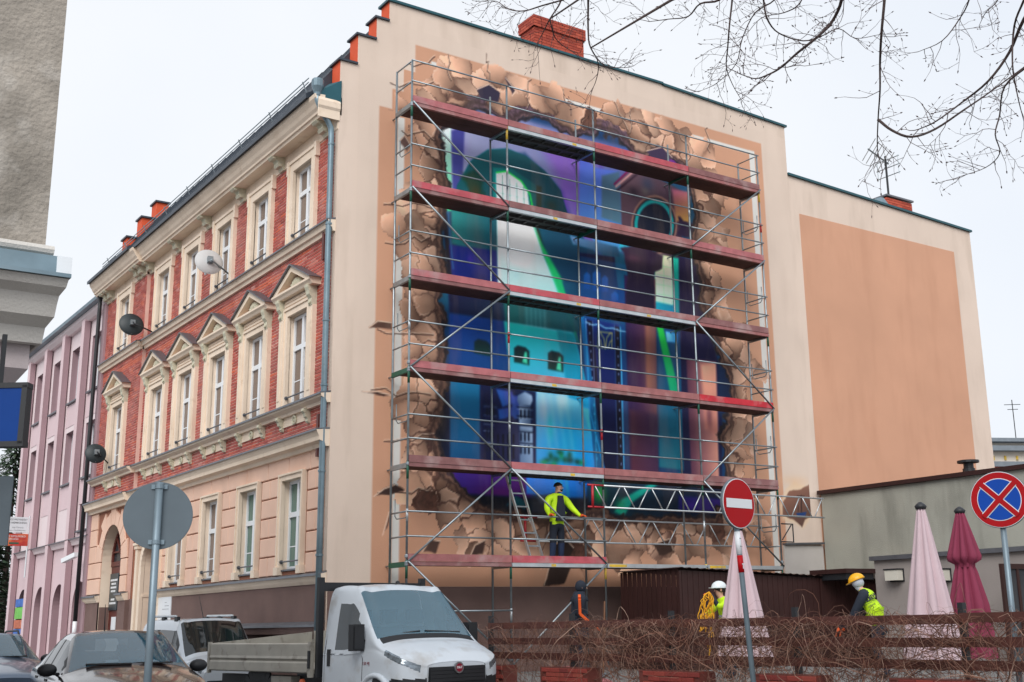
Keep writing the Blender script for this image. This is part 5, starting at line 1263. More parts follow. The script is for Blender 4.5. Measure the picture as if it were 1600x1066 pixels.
LOWP = lambda w_: [(w_*0.80, 0.20), (w_*0.97, 0.27), (w_, 0.48)]
def sedan(name, label, loc, m, wagon=False, rails=False, tone='car_glass', rz=0.0):
    r = thing(name, label, 'car', loc, rz)
    w_ = 0.885
    st = [(0.00, [(.50,.30),(.60,.33),(.64,.44),(.64,.56),(.62,.64),(.58,.66),(.50,.675),(.36,.69),(.18,.70),(0,.705)]),
          (0.14, [(.66,.22),(.78,.28),(.81,.45),(.81,.60),(.78,.70),(.74,.725),(.66,.745),(.46,.77),(.22,.785),(0,.79)]),
          (0.60, LOWP(.875)+[(.88,.67),(.86,.79),(.82,.825),(.75,.85),(.52,.885),(.26,.905),(0,.91)]),
          (1.12, LOWP(w_)+[(.895,.72),(.87,.87),(.83,.905),(.77,.93),(.54,.985),(.27,1.005),(0,1.012)]),
          (1.28, LOWP(w_)+[(.895,.73),(.875,.885),(.84,.92),(.765,.985),(.54,1.06),(.27,1.085),(0,1.095)]),
          (1.98, LOWP(w_)+[(.895,.75),(.875,.905),(.845,.94),(.625,1.355),(.44,1.41),(.22,1.432),(0,1.438)]),
          (2.12, LOWP(w_)+[(.895,.75),(.875,.91),(.845,.945),(.61,1.385),(.43,1.432),(.22,1.452),(0,1.458)]),
          (2.75, LOWP(w_)+[(.895,.76),(.875,.92),(.845,.955),(.60,1.40),(.42,1.452),(.21,1.472),(0,1.478)])]
    if wagon:
        st += [(3.6, LOWP(w_)+[(.895,.78),(.875,.94),(.845,.975),(.60,1.385),(.42,1.435),(.21,1.455),(0,1.46)]),
               (4.1, LOWP(w_*.97)+[(.87,.78),(.85,.94),(.82,.975),(.62,1.30),(.42,1.36),(.21,1.38),(0,1.385)]),
               (4.42, [(.6,.3),(.72,.34),(.78,.5),(.80,.74),(.78,.88),(.76,.92),(.66,.98),(.44,1.0),(.22,1.01),(0,1.01)])]
    else:
        st += [(3.35, LOWP(w_)+[(.895,.78),(.875,.94),(.845,.975),(.59,1.345),(.41,1.395),(.21,1.412),(0,1.416)]),
               (3.85, LOWP(w_*.98)+[(.88,.80),(.86,.95),(.82,.985),(.68,1.10),(.46,1.15),(.22,1.165),(0,1.17)]),
               (4.10, LOWP(w_*.96)+[(.86,.80),(.84,.94),(.80,.965),(.72,.99),(.5,1.01),(.24,1.02),(0,1.022)]),
               (4.42, [(.6,.3),(.72,.34),(.76,.5),(.76,.74),(.74,.84),(.70,.87),(.62,.89),(.42,.9),(.22,.905),(0,.905)])]
    def cls(u, v):
        if 3.62 < u < 4.98 and v > 6.12: return 'windscreen'
        if 4.1 < u < 8.0 and 5.05 < v < 5.88:
            if 6.45 < u < 6.62: return 'middle_pillar'
            if 7.55 < u < 7.66: return 'rear_pillar'
            if u < 6.5: return 'front_window' if not (u < 4.6 and v > 5.0+(u-4.0)*1.5) else 'front_pillar'
            return 'rear_side_window'
        if 8.02 < u < 9.0 and v > 6.2: return 'rear_window'
        if 0.4 < u < 1.75 and 3.5+0.4*u < v < 5.6: return 'headlight'
        return 'body'
    loft(st, 6, 8, cls, {'body': m, 'windscreen': tone, 'front_window': 'car_glass_dark', 'rear_side_window': 'car_glass_dark', 'rear_window': 'car_glass_dark', 'front_pillar': 'trim_black', 'middle_pillar': 'trim_black', 'rear_pillar': 'trim_black', 'headlight': 'lamp_lens'}, r)
    nose_cap(r, st, m)
    for x in (-.80, .80):
        for y in (.85, 3.5): wheel(r, x, y, 0.315, 0.315)
    for s_ in (-1, 1):
        mirror(r, s_*0.86, 1.52, 0.98)
        MB().bar((s_*0.882, 2.15, 0.83), (s_*0.882, 2.38, 0.83), 0.03, 0.035).build('door_handle', 'trim_black', r)
        MB().bar((s_*0.882, 3.1, 0.85), (s_*0.882, 3.32, 0.85), 0.03, 0.035).build('door_handle', 'trim_black', r)
        MB().bar((s_*-0.55 if s_ < 0 else 0.02, 1.17, 1.04), (s_*-0.05 if s_ < 0 else -0.55, 1.22, 1.045), 0.03, 0.02).build('wiper', 'trim_black', r)
        if rails: MB().tube([(s_*0.58, 2.2, 1.43), (s_*0.585, 2.35, 1.50), (s_*0.585, 3.4, 1.49), (s_*0.58, 3.6, 1.41)], 0.02, 6).build('roof_rail', 'trim_black', r)
    MB().box(-.72, .72, 1.45, 1.75, .75, .93).build('dashboard', 'trim_black', r)
    pts = [(0.36+0.18*math.cos(t), 1.85-0.02*math.sin(t), 0.95+0.18*math.sin(t)) for t in np.linspace(0, 2*math.pi, 15)]
    MB().tube(pts, 0.016, 6).build('steering_wheel', 'trim_black', r)
    seats(r, 2.55, 0.62, (-.36, .36)); seats(r, 3.35, 0.6, (-.36, .36), 0.66)
    MB().box(-.76, .76, 0.9, 4.1, 0.24, 0.30).build('floor_pan', 'trim_black', r)
    MB().tube([(0, 3.25, 1.42), (0.02, 3.45, 1.85)], [0.012, 0.004], 5).build('aerial', 'trim_black', r)
    MB().box(-0.28, -0.12, 1.36, 1.40, 1.06, 1.09).build('parking_card', 'pvc_white', r)
    return r
sedan('parked_car', 'dark brown hatchback parked nose on in front of the grey sign post', (-5.66, -7.25, 0.13), 'paint_brown', rz=-0.093)
sedan('parked_car', 'blue grey estate car half out of frame at the left', (-5.75, 0.45, 0.13), 'paint_blue', wagon=True, rails=True)

# white small van behind the truck
vn = thing('parked_van', 'white compact van with roof rails parked behind the tipper truck', 'van', (-1.45, 1.0, 0.0))
vn.scale = (0.92, 0.92, 0.98)
st = [(0.00, [(.50,.32),(.62,.36),(.68,.5),(.68,.66),(.66,.76),(.62,.80),(.54,.83),(.38,.86),(.2,.87),(0,.875)]),
      (0.14, [(.68,.24),(.80,.30),(.84,.5),(.84,.72),(.82,.86),(.78,.90),(.68,.94),(.46,.98),(.22,1.0),(0,1.005)]),
      (0.60, LOWP(.905)+[(.91,.78),(.885,.95),(.85,.99),(.76,1.03),(.52,1.08),(.26,1.10),(0,1.105)]),
      (0.95, LOWP(.915)+[(.92,.80),(.90,.98),(.865,1.02),(.80,1.07),(.55,1.15),(.27,1.175),(0,1.185)]),
      (1.62, LOWP(.915)+[(.92,.80),(.905,1.02),(.88,1.06),(.72,1.70),(.52,1.77),(.26,1.795),(0,1.80)]),
      (1.80, LOWP(.915)+[(.92,.80),(.905,1.03),(.885,1.07),(.72,1.74),(.52,1.805),(.26,1.825),(0,1.83)]),
      (3.0, LOWP(.915)+[(.92,.80),(.905,1.04),(.885,1.08),(.73,1.77),(.53,1.83),(.26,1.85),(0,1.855)]),
      (4.05, LOWP(.905)+[(.91,.80),(.90,1.04),(.88,1.08),(.74,1.74),(.53,1.80),(.26,1.815),(0,1.82)]),
      (4.25, [(.7,.3),(.8,.36),(.84,.6),(.85,.85),(.84,1.04),(.82,1.08),(.72,1.60),(.5,1.66),(.25,1.68),(0,1.68)])]
def cls_v(u, v):
    if 3.05 < u < 3.95 and v > 6.12: return 'windscreen'
    if 3.5 < u < 6.7 and 5.05 < v < 5.80:
        if 4.85 < u < 5.05: return 'middle_pillar'
        if 5.8 < u < 5.95: return 'rear_pillar'
        if u < 4.0 and v > 5.0+(u-3.3)*1.2: return 'front_pillar'
        return 'side_window'
    if 0.4 < u < 1.8 and 3.4+0.4*u < v < 5.7: return 'headlight'
    return 'body'
loft(st, 6, 8, cls_v, {'body': 'paint_white', 'windscreen': 'car_glass_dark', 'side_window': 'car_glass_dark', 'front_pillar': 'trim_black', 'middle_pillar': 'trim_black', 'rear_pillar': 'trim_black', 'headlight': 'lamp_lens'}, vn)
nose_cap(vn, st, 'paint_white')
for x in (-.82, .82):
    for y in (.8, 3.4): wheel(vn, x, y, 0.32, 0.32)
for s_ in (-1, 1):
    mirror(vn, s_*0.88, 1.35, 1.12, 0.10, 0.08, 0.12)
    for a, b_ in ((1.95, 3.9),):
        MB().tube([(s_*0.66, a, 1.80), (s_*0.66, a+0.12, 1.90), (s_*0.66, b_-0.12, 1.915), (s_*0.66, b_, 1.82)], 0.025, 8).build('roof_rail', 'galv_bright', vn, smooth=True)
        for y in (a+0.05, (a+b_)/2, b_-0.05): MB().box(s_*0.66-0.035, s_*0.66+0.035, y-0.1, y+0.1, 1.79, 1.89).build('rail_foot', 'trim_black', vn)
    MB().bar((s_*0.917, 1.85, 0.98), (s_*0.917, 2.05, 0.98), 0.03, 0.035).build('door_handle', 'trim_black', vn)
MB().tube([(0.05, 2.3, 1.84), (0.0, 2.55, 2.35)], [0.012, 0.004], 5).build('aerial', 'trim_black', vn)
MB().box(-.74, .74, 1.25, 1.6, .85, 1.05).build('dashboard', 'trim_black', vn)
seats(vn, 2.35, 0.75, (-.38, .38), 0.8)
MB().box(-.78, .78, 0.8, 4.1, 0.26, 0.32).build('floor_pan', 'trim_black', vn)
MB().box(-.60, .60, -0.03, 0.1, 0.34, 0.62).build('front_bumper', 'trim_black', vn)

# flatbed truck
TK = thing('flatbed_truck', 'white drop side flatbed truck with muddy doors parked beside the fence', 'truck', (-0.68, -6.33, 0.0), 0.131)
CW = 1.02
def low(w_): return [(w_*0.86, 0.36), (w_*0.98, 0.42), (w_, 0.62)]
st = [(0.00, [(.42,.42),(.52,.46),(.56,.60),(.57,.78),(.57,.90),(.56,.95),(.54,1.0),(.38,1.03),(.19,1.04),(0,1.045)]),
      (0.07, [(.62,.38),(.72,.43),(.76,.60),(.77,.80),(.77,.95),(.76,1.0),(.73,1.05),(.50,1.085),(.25,1.10),(0,1.105)]),
      (0.20, [(.78,.36),(.90,.42),(.93,.60),(.94,.83),(.94,1.0),(.93,1.06),(.87,1.13),(.59,1.185),(.29,1.205),(0,1.21)]),
      (0.45, low(.995)+[(1.0,.86),(1.0,1.06),(.985,1.14),(.925,1.22),(.62,1.30),(.30,1.325),(0,1.33)]),
      (0.80, low(CW)+[(1.025,.88),(1.02,1.14),(1.0,1.24),(.95,1.38),(.64,1.44),(.32,1.46),(0,1.465)]),
      (1.45, low(CW)+[(1.025,.90),(1.02,1.15),(1.01,1.24),(.84,2.06),(.58,2.12),(.29,2.15),(0,2.155)]),
      (1.62, low(CW)+[(1.025,.90),(1.02,1.15),(1.01,1.23),(.85,2.12),(.58,2.20),(.29,2.23),(0,2.24)]),
      (1.95, low(CW)+[(1.025,.90),(1.02,1.15),(1.01,1.23),(.86,2.14),(.58,2.225),(.29,2.255),(0,2.262)]),
      (2.20, low(CW)+[(1.02,.90),(1.015,1.15),(1.005,1.23),(.865,2.12),(.58,2.20),(.29,2.225),(0,2.232)])]
def cls_t(u, v):
    if 4.02 < u < 4.98 and v > 6.13: return 'windscreen'
    if 3.75 < u <= 4.02 and v > 6.3: return 'cowl'
    if 4.35 < u < 6.75 and 5.0 < v < 5.78:
        if u < 5.0 and v > 5.0+(u-4.15)*1.1: return 'body'
        return 'side_window'
    if 0.5 < u < 3.2 and 3.75+0.42*(u-0.5) < v < 5.6+0.1*u: return 'headlight'
    if u < 2.7 and v < 3.2-0.15*u: return 'bumper'
    return 'body'
loft(st, 8, 8, cls_t, {'body': 'paint_white_dirty', 'windscreen': 'car_glass', 'side_window': 'car_glass_dark', 'bumper': 'trim_black', 'cowl': 'trim_black', 'headlight': 'lamp_lens'}, TK)
nose_cap(TK, st, 'paint_white_dirty')
MB().add([(-1.0, 2.195, 0.4), (1.0, 2.195, 0.4), (1.0, 2.195, 1.2), (0.86, 2.195, 2.1), (-0.86, 2.195, 2.1), (-1.0, 2.195, 1.2)], [(0,1,2,3,4,5)]).build('cab_back', 'paint_white_dirty', TK)
for k in range(4):
    MB().box(-0.53, 0.53, -0.035, -0.014, 0.75+k*0.055, 0.80+k*0.055).build('grille_bar', 'trim_black', TK)
MB().add([(-0.56, -0.012, 0.70), (0.56, -0.012, 0.70), (0.54, -0.008, 0.97), (-0.54, -0.008, 0.97)], [(0,1,2,3)]).build('grille', 'trim_black', TK)
bd = MB().lathe([(0.085, -0.03), (0.085, 0.0), (0.07, 0.02)], (0, -0.03, 0.95), 20, 'y').build('badge', 'rim_metal', TK)
mat('badge_red', s8(120, 24, 44), 0.3)
MB().lathe([(0.062, -0.034), (0.062, -0.031)], (0, -0.03, 0.95), 20, 'y').build('badge_disc', 'badge_red', bd)
text('badge_lettering', 'FIAT', 0.052, 'pvc_white', bd, frame_m((0, -0.066, 0.95), (1, 0, 0), (0, 0, 1)))
for s_ in (-1, 1):
    MB().box(s_*1.12-0.10, s_*1.12+0.10, 1.02, 1.16, 1.22, 1.62).box(s_*1.0-0.06, s_*1.0+0.1, 1.10, 1.17, 1.30, 1.40).build('mirror', 'trim_black', TK)
    MB().box(s_*1.12-0.09, s_*1.12+0.09, 1.0, 1.02, 1.25, 1.58).build('mirror_cap', 'trim_black', TK)
    MB().box(s_*1.022-0.012, s_*1.022+0.012, 1.98, 2.06, 0.98, 1.24).build('door_handle', 'trim_black', TK)
    MB().tube([(s_*1.027, 1.08, 0.42), (s_*1.027, 1.05, 1.1), (s_*1.0, 1.15, 1.24)], 0.006, 4).tube([(s_*1.022, 2.15, 0.45), (s_*1.016, 2.15, 1.2), (s_*0.87, 2.14, 2.1)], 0.006, 4).build('door_seam', 'trim_black', TK)
    pts = [(s_*1.015, 0.72+0.44*math.cos(t), 0.42+0.44*math.sin(t)) for t in np.linspace(0.0, math.pi, 15)]
    MB().tube(pts, 0.045, 8).build('wheel_arch', 'paint_white_dirty', TK, smooth=True)
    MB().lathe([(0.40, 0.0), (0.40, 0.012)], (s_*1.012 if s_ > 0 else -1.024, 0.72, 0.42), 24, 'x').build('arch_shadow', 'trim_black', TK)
    wheel(TK, s_*0.95, 0.72, 0.335, 0.335, 0.22)
    wheel(TK, s_*0.90, 4.3, 0.335, 0.335, 0.22)
    pts = [(s_*0.97, 4.3+0.45*math.cos(t), 0.38+0.45*math.sin(t)) for t in np.linspace(0.1, math.pi-0.1, 13)]
    b = MB()
    for p, q in zip(pts, pts[1:]): b.bar(p, q, 0.28, 0.03, up=(1, 0, 0))
    b.build('mudguard', 'trim_black', TK)
MB().tube([(-0.80, 0.84, 1.44), (-0.1, 0.83, 1.50)], 0.014, 5).build('wiper', 'trim_black', TK)
MB().tube([(0.0, 0.83, 1.50), (0.70, 0.84, 1.47)], 0.014, 5).build('wiper', 'trim_black', TK)
text('door_lettering', '150 MJ', 0.07, 'badge_red', TK, frame_m((-1.03, 0.95, 1.03), (0, -1, 0), (0, 0, 1)))
MB().box(-.9, .9, 0.95, 1.35, 1.0, 1.22).build('dashboard', 'trim_black', TK)
for x in (-0.52, 0.0, 0.52): MB().box(x-0.22, x+0.22, 1.75, 1.9, 0.9, 1.58).box(x-0.14, x+0.14, 1.78, 1.9, 1.62, 1.85).build('seat', 'seat_cloth', TK)
pts = [(0.5+0.2*math.cos(t), 1.40-0.05*math.sin(t), 1.28+0.17*math.sin(t)) for t in np.linspace(0, 2*math.pi, 17)]
MB().tube(pts, 0.018, 6).build('steering_wheel', 'trim_black', TK)
MB().lathe([(0.10, 1.22), (0.08, 1.32), (0.0, 1.36)], (-0.55, 1.12, 0), 10).build('cone', 'orange_tag', TK)
MB().bar((-0.28, 1.05, 1.24), (0.0, 1.05, 1.24), 0.2, 0.012, up=(0, 0.5, 1)).build('papers', 'pvc_white', TK)
MB().lathe([(0.05, 2.25), (0.03, 2.30), (0.0, 2.31)], (0, 1.6, 0), 8).build('roof_marker', 'trim_black', TK)
MB().box(-.95, .95, 0.5, 2.15, 0.42, 0.5).build('floor_pan', 'trim_black', TK)
# headboard with uprights
for x in (-1.02, 1.02): MB().bar((x, 2.32, 0.8), (x, 2.32, 2.38), 0.10, 0.08, up=(0, 1, 0)).build('headboard_post', 'trim_black', TK)
MB().box(-0.97, 0.97, 2.29, 2.34, 2.16, 2.30).build('headboard_rail', 'trim_black', TK)
ms = MB()
for q in range(13): ms.box(-0.5+q*0.083, -0.488+q*0.083, 2.30, 2.315, 1.2, 2.18)
for q in range(11): ms.box(-0.5, 0.5, 2.302, 2.317, 1.25+q*0.085, 1.262+q*0.085)
ms.build('headboard_mesh', 'galv', TK)
MB().box(-1.0, 1.0, 2.29, 2.34, 0.9, 1.20).build('headboard', 'bed_metal', TK)
# bed with ribbed drop sides
by0, by1, bz = 2.42, 5.92, 0.92
MB().box(-1.06, 1.06, by0, by1, bz-0.06, bz).build('bed_floor', 'bed_metal', TK)
for s_ in (-1, 1):
    xo = s_*1.06
    pr = [(0, bz-0.04), (0.055, bz-0.04), (0.055, bz+0.10), (0.03, bz+0.13), (0.055, bz+0.17), (0.045, bz+0.21), (0.045, bz+(0.40 if s_ < 0 else 0.58)), (0.0, bz+(0.42 if s_ < 0 else 0.60))]
    MB().ext_y([(xo+s_*a, z) for a, z in pr], by0+0.10, by1-0.02).build('drop_side', 'bed_metal', TK)
    MB().box(*sorted((xo, xo+s_*0.06)), by0-0.02, by0+0.08, bz-0.12, bz+0.44).build('corner_post', 'bed_metal', TK)
    MB().box(*sorted((xo+s_*0.06, xo+s_*0.085)), by0+0.0, by0+0.05, bz+0.02, bz+0.30).build('latch', 'trim_black', TK)
    MB().box(*sorted((xo, xo+s_*0.06)), by1-0.015, by1+0.05, bz-0.1, bz+0.44).build('corner_post', 'bed_metal', TK)
    MB().box(s_*0.78-0.05, s_*0.78+0.05, 2.2, by1, 0.62, 0.80).build('chassis_rail', 'trim_black', TK)
MB().add([(-1.03, by1-0.02, bz), (1.03, by1-0.02, bz), (1.03, by1-0.02, bz+0.58), (-1.03, by1-0.02, bz+0.42), (-1.03, by1+0.03, bz), (1.03, by1+0.03, bz), (1.03, by1+0.03, bz+0.58), (-1.03, by1+0.03, bz+0.42)], [(0,1,2,3),(7,6,5,4),(0,4,5,1),(1,5,6,2),(2,6,7,3),(3,7,4,0)]).build('tailboard', 'bed_metal', TK)
MB().box(0.99, 1.045, 4.2, 4.7, bz+0.49, bz+0.56).build('warning_label', 'orange_tag', TK)
MB().box(-1.0, -0.72, 3.2, 3.85, 0.45, 0.80).build('tool_box', 'bed_metal', TK)
MB().lathe([(0.05, 0), (0.05, 0.05), (0.03, 0.06)], (-1.05, 2.8, 0.72), 10, 'x').build('side_lamp', 'orange_tag', TK)
for x in (-0.9, 0.9): MB().box(x-0.16, x+0.16, 4.80, 4.83, 0.15, 0.60).build('mud_flap', 'rubber', TK)
# ---------------------------------------------------------------- road signs
mat('sign_red', s8(164, 4, 16), 0.5, var=0.05, spec=0.2); mat('sign_white', s8(214, 218, 222), 0.5, var=0.03, spec=0.2); mat('sign_royal', s8(4, 66, 160), 0.5, var=0.03, spec=0.2)
mat('sign_back', s8(88, 100, 108), 0.55, metal=0.1, var=0.06, vscale=4); mat('pole_grey', s8(122, 138, 148), 0.45, metal=0.45, var=0.12, vscale=4, stain=s8(90, 100, 108), stain_amt=0.4)
def disc(b, r, y, th=0.003, n=40): return b.lathe([(r, y), (r, y+th)], (0, 0, 0), n, 'y')
def sign(name, label, c, yaw, base_z, lean, r=0.3):
    """round sign: local -y is its face"""
    o = thing(name, label, 'sign', (c[0], c[1], base_z), yaw)
    z = c[2]-base_z
    return o, z
# no entry
c = dep(1152, 787, 14.5)
o, z = sign('road_sign', 'red and white no entry sign on a leaning pole before the pink parasol', c, R_(-35.4+43), 0.0, 0)
M_ = Matrix.Translation((0, 0, z))
disc(MB(), 0.30, -0.02, 0.018).lathe([(0.30, -0.022), (0.305, -0.01), (0.305, 0.012), (0.29, 0.012)], (0, 0, 0), 40, 'y').xf(M_).build('plate', 'sign_back', o)
disc(MB(), 0.298, -0.026, 0.004).xf(M_).build('rim_face', 'sign_white', o)
disc(MB(), 0.288, -0.030, 0.004).xf(M_).build('red_face', 'sign_red', o)
MB().box(-0.24, 0.24, -0.034, -0.031, -0.055, 0.055).xf(M_).build('white_bar', 'sign_white', o)
ft = dep(1181, 1066, 13.9)
vloc = Matrix.Rotation(-o.rotation_euler.z, 3, 'Z') @ Vector((ft[0]-c[0], ft[1]-c[1], 0))
k_ = (z+0.05)/(z-ft[2])
MB().tube([(0, 0.03, z+0.2), (vloc.x*0.0, 0.03, z-0.28), (vloc.x*k_, vloc.y*k_+0.03, -0.02)], 0.032, 12).build('pole', 'pole_grey', o, smooth=True)
def onpole(t): return Vector((vloc.x*k_*t, vloc.y*k_*t+0.03, z-0.28-(z-0.26)*t))
for (t0, t1, m, nm) in ((0.02, 0.12, 'sign_white', 'white_sticker'), (0.125, 0.20, 'sign_red', 'red_sticker')):
    MB().tube([onpole(t0), onpole(t1)], 0.036, 12).build(nm, m, o, smooth=True)
st_m = MB()
for t, w_, h_ in ((0.05, 0.03, 0.006), (0.085, 0.04, 0.006)): p = onpole(t); st_m.box(p.x-w_/2, p.x+w_/2, p.y-0.041, p.y-0.037, p.z-h_/2, p.z+h_/2)
st_m.build('sticker_print', 'sign_back', o)
p = onpole(0.165); MB().box(p.x-0.02, p.x+0.02, p.y-0.041, p.y-0.037, p.z+0.0, p.z+0.012).box(p.x-0.005, p.x+0.005, p.y-0.041, p.y-0.037, p.z-0.05, p.z-0.001).build('sticker_mark', 'sign_white', o)
# no stopping
c = dep(1562, 781, 13.0)
o, z = sign('road_sign', 'blue no stopping sign with red cross at the right edge', c, R_(-35.4-28), 0.0, 0, 0.3)
M_ = Matrix.Translation((0, 0, z))
disc(MB(), 0.30, -0.02, 0.018).lathe([(0.30, -0.022), (0.305, -0.01), (0.305, 0.012), (0.29, 0.012)], (0, 0, 0), 40, 'y').xf(M_).build('plate', 'sign_back', o)
disc(MB(), 0.299, -0.026, 0.004).xf(M_).build('rim_face', 'sign_white', o)
disc(MB(), 0.293, -0.029, 0.003).xf(M_).build('red_ring', 'sign_red', o)
disc(MB(), 0.228, -0.032, 0.003).xf(M_).build('white_line', 'sign_white', o)
disc(MB(), 0.220, -0.035, 0.003).xf(M_).build('blue_face', 'sign_royal', o)
for a in (R_(45), R_(-45)):
    d = Vector((math.cos(a), 0, math.sin(a)))
    MB().bar(-d*0.235+Vector((0, -0.037, 0)), d*0.235+Vector((0, -0.037, 0)), 0.003, 0.070, up=(-math.sin(a), 0, math.cos(a))).xf(M_).build('cross_edge', 'sign_white', o)
    MB().bar(-d*0.25+Vector((0, -0.041 - (0.002 if a > 0 else 0), 0)), d*0.25+Vector((0, -0.041 - (0.002 if a > 0 else 0), 0)), 0.003, 0.052, up=(-math.sin(a), 0, math.cos(a))).xf(M_).build('cross_bar', 'sign_red', o)
MB().tube([(0, 0.03, z+0.15), (0, 0.03, -0.02)], 0.032, 12).build('pole', 'pole_grey', o, smooth=True)
# sign seen from behind
c = dep(247, 806, 11.0)
o, z = sign('road_sign', 'grey back of a round road sign on its pole at the left', c, R_(-35.4+180+14), 0.13, 0)
M_ = Matrix.Translation((0, 0, z))
disc(MB(), 0.297, -0.012, 0.012, 48).xf(M_).build('plate', 'sign_back', o)
disc(MB(), 0.295, -0.016, 0.003, 48).xf(M_).build('front_face', 'sign_white', o)
MB().lathe([(0.287, -0.02), (0.305, -0.02), (0.305, 0.014), (0.292, 0.014)], (0, 0, 0), 48, 'y').xf(M_).build('rim', 'sign_back', o)
MB().tube([(0, 0.045, z+0.30), (0, 0.045, -0.0)], 0.034, 14).build('pole', 'pole_grey', o, smooth=True)
for dz in (-0.24, 0.26):
    MB().box(-0.07, 0.07, 0.005, 0.03, z+dz-0.02, z+dz+0.02).lathe([(0.039, z+dz-0.018), (0.039, z+dz+0.018)], (0, 0.045, 0), 14).build('clamp', 'pole_grey', o)
MB().box(-0.11, -0.04, 0.001, 0.003, z-0.19, z-0.10).build('paper_label', 'sign_white', o)
# sign edge at the left border
o = thing('street_sign', 'grey rear of a tall sign cut off by the left frame edge', 'sign', tuple(dep(-14, 900, 12)), R_(-35))
zz = dep(-14, 900, 12)[2]; za, zb_ = dep(0, 740, 12)[2]-zz, dep(0, 852, 12)[2]-zz
MB().box(-0.30, 0.14, -0.02, 0.0, zb_, za).build('plate', 'sign_back', o)
MB().tube([(-0.05, 0.04, za-0.05), (-0.05, 0.04, 0.13-zz)], 0.03, 10).build('pole', 'pole_grey', o)

# projecting shop boards on the pink building
sb1 = thing('shop_board', 'white projecting translator board above the red shop board', 'sign', (-0.74, 26.6, 5.56))
MB().box(-0.47, 0.47, -0.03, 0.03, -0.29, 0.29).build('panel', 'sign_white', sb1)
TX = lambda x, z_: frame_m((x, -0.033, z_), (1, 0, 0), (0, 0, 1))
text('lettering', 'TŁUMACZ PRZYSIĘGŁY', 0.085, 'black_paint', sb1, TX(0, 0.19)); text('lettering', 'JĘZYKA NIEMIECKIEGO', 0.095, 'black_paint', sb1, TX(0, 0.07), sx=0.88)
text('lettering', 'mgr Patrycja', 0.08, 'grey_print', sb1, TX(0.12, -0.10)); text('lettering', 'Plura - Niedziałkowska', 0.065, 'grey_print', sb1, TX(0.1, -0.21))
MB().box(-0.42, -0.26, -0.036, -0.031, -0.08, -0.02).build('black_stripe', 'black_paint', sb1); MB().box(-0.42, -0.26, -0.036, -0.031, -0.14, -0.081).build('red_stripe', 'sign_red', sb1)
sb2 = thing('shop_board', 'red and orange hunting and fishing shop board below the white board', 'sign', (-0.70, 26.6, 5.0))
mat('board_red', s8(176, 50, 44), 0.5, var=0.15, vscale=3, dirt=s8(230, 140, 80), dirt_scale=2.2, dirt_lo=0.45, dirt_hi=0.7)
MB().box(-0.48, 0.48, -0.03, 0.03, -0.23, 0.22).build('panel', 'board_red', sb2)
text('lettering', 'SKLEP MYŚLIWSKO', 0.10, 'sign_white', sb2, TX(0, 0.12), sx=0.9); text('lettering', 'WĘDKARSKI', 0.09, 'sign_white', sb2, TX(-0.1, 0.02), sx=0.95)
MB().ext_x([(-0.036, -0.16), (-0.036, -0.10), (-0.032, -0.10), (-0.032, -0.16)], -0.18, 0.16).build('boat_mark', 'green_paint', sb2)
bp = thing('board_bracket', 'thin white bracket post carrying the two projecting shop boards', 'bracket', (-0.22, 26.6, 4.5))
MB().tube([(0, 0, 1.4), (0, 0, -0.9)], 0.03, 8).build('post', 'sign_white', bp)
for z_ in (1.25, 0.3): MB().tube([(0, 0, z_), (0.24, 0, z_)], 0.02, 6).build('arm', 'galv', bp)

# satellite dishes
mat('dish_white', s8(196, 196, 196), 0.5, var=0.05); mat('dish_dark', s8(36, 46, 50), 0.5, var=0.1)
def dish(label, px, py, x, r, m, wall_px, wx=0.0):
    c = on_x(px, py, x); wpt = on_x(*wall_px, wx)
    o = thing('satellite_dish', label, 'satellite dish', tuple(c), group='satellite dishes on the street front')
    n_ = (Vector(CAM)-Vector(c)); n_.z = 0; n_.normalize(); n_ = Matrix.Rotation(R_(12), 3, 'Z') @ n_; n_ = (n_*-1+Vector((0, 0, -0.25))).normalized()   # back turned to the camera
    q = n_.to_track_quat('Z', 'Y').to_matrix().to_4x4()
    prof = [(0.01, 0.0), (r*0.4, 0.012), (r*0.75, 0.045), (r, 0.09), (r*1.01, 0.095), (r*0.97, 0.088), (r*0.72, 0.055), (r*0.4, 0.025), (0.01, 0.012)]
    MB().lathe(prof, (0, 0, -0.05), 32).xf(q).build('reflector', m, o, smooth=True)
    MB().box(-0.07, 0.07, -0.10, 0.06, -0.16, -0.045).xf(q).build('mount', 'galv', o)
    back = q @ Vector((0, -0.02, -0.16)); w_ = Vector(wpt)-Vector(c)
    MB().tube([back, back+Vector((0.02, -0.05, -0.05)), w_], 0.022, 8).build('wall_arm', 'black_paint' if m == 'dish_dark' else 'galv', o, smooth=True)
    f0 = q @ Vector((0, -r*0.9, 0.02)); f1 = q @ Vector((0, -r*0.35, 0.42)); MB().tube([f0, f1], 0.012, 6).build('feed_arm', 'galv', o); MB().lathe([(0.03, -0.05), (0.035, 0.05)], tuple(f1), 10).build('receiver', 'pvc_white', o)
dish('pale satellite dish on the top floor of the brick front', 327, 408, -0.55, 0.36, 'dish_white', (357, 428))
dish('dark satellite dish beside the top window of the end bay', 206, 506, -0.65, 0.36, 'dish_dark', (238, 519), -0.12)
dish('dark satellite dish by the downpipe at first floor level', 150, 708, -0.65, 0.32, 'dish_dark', (171, 726), -0.12)

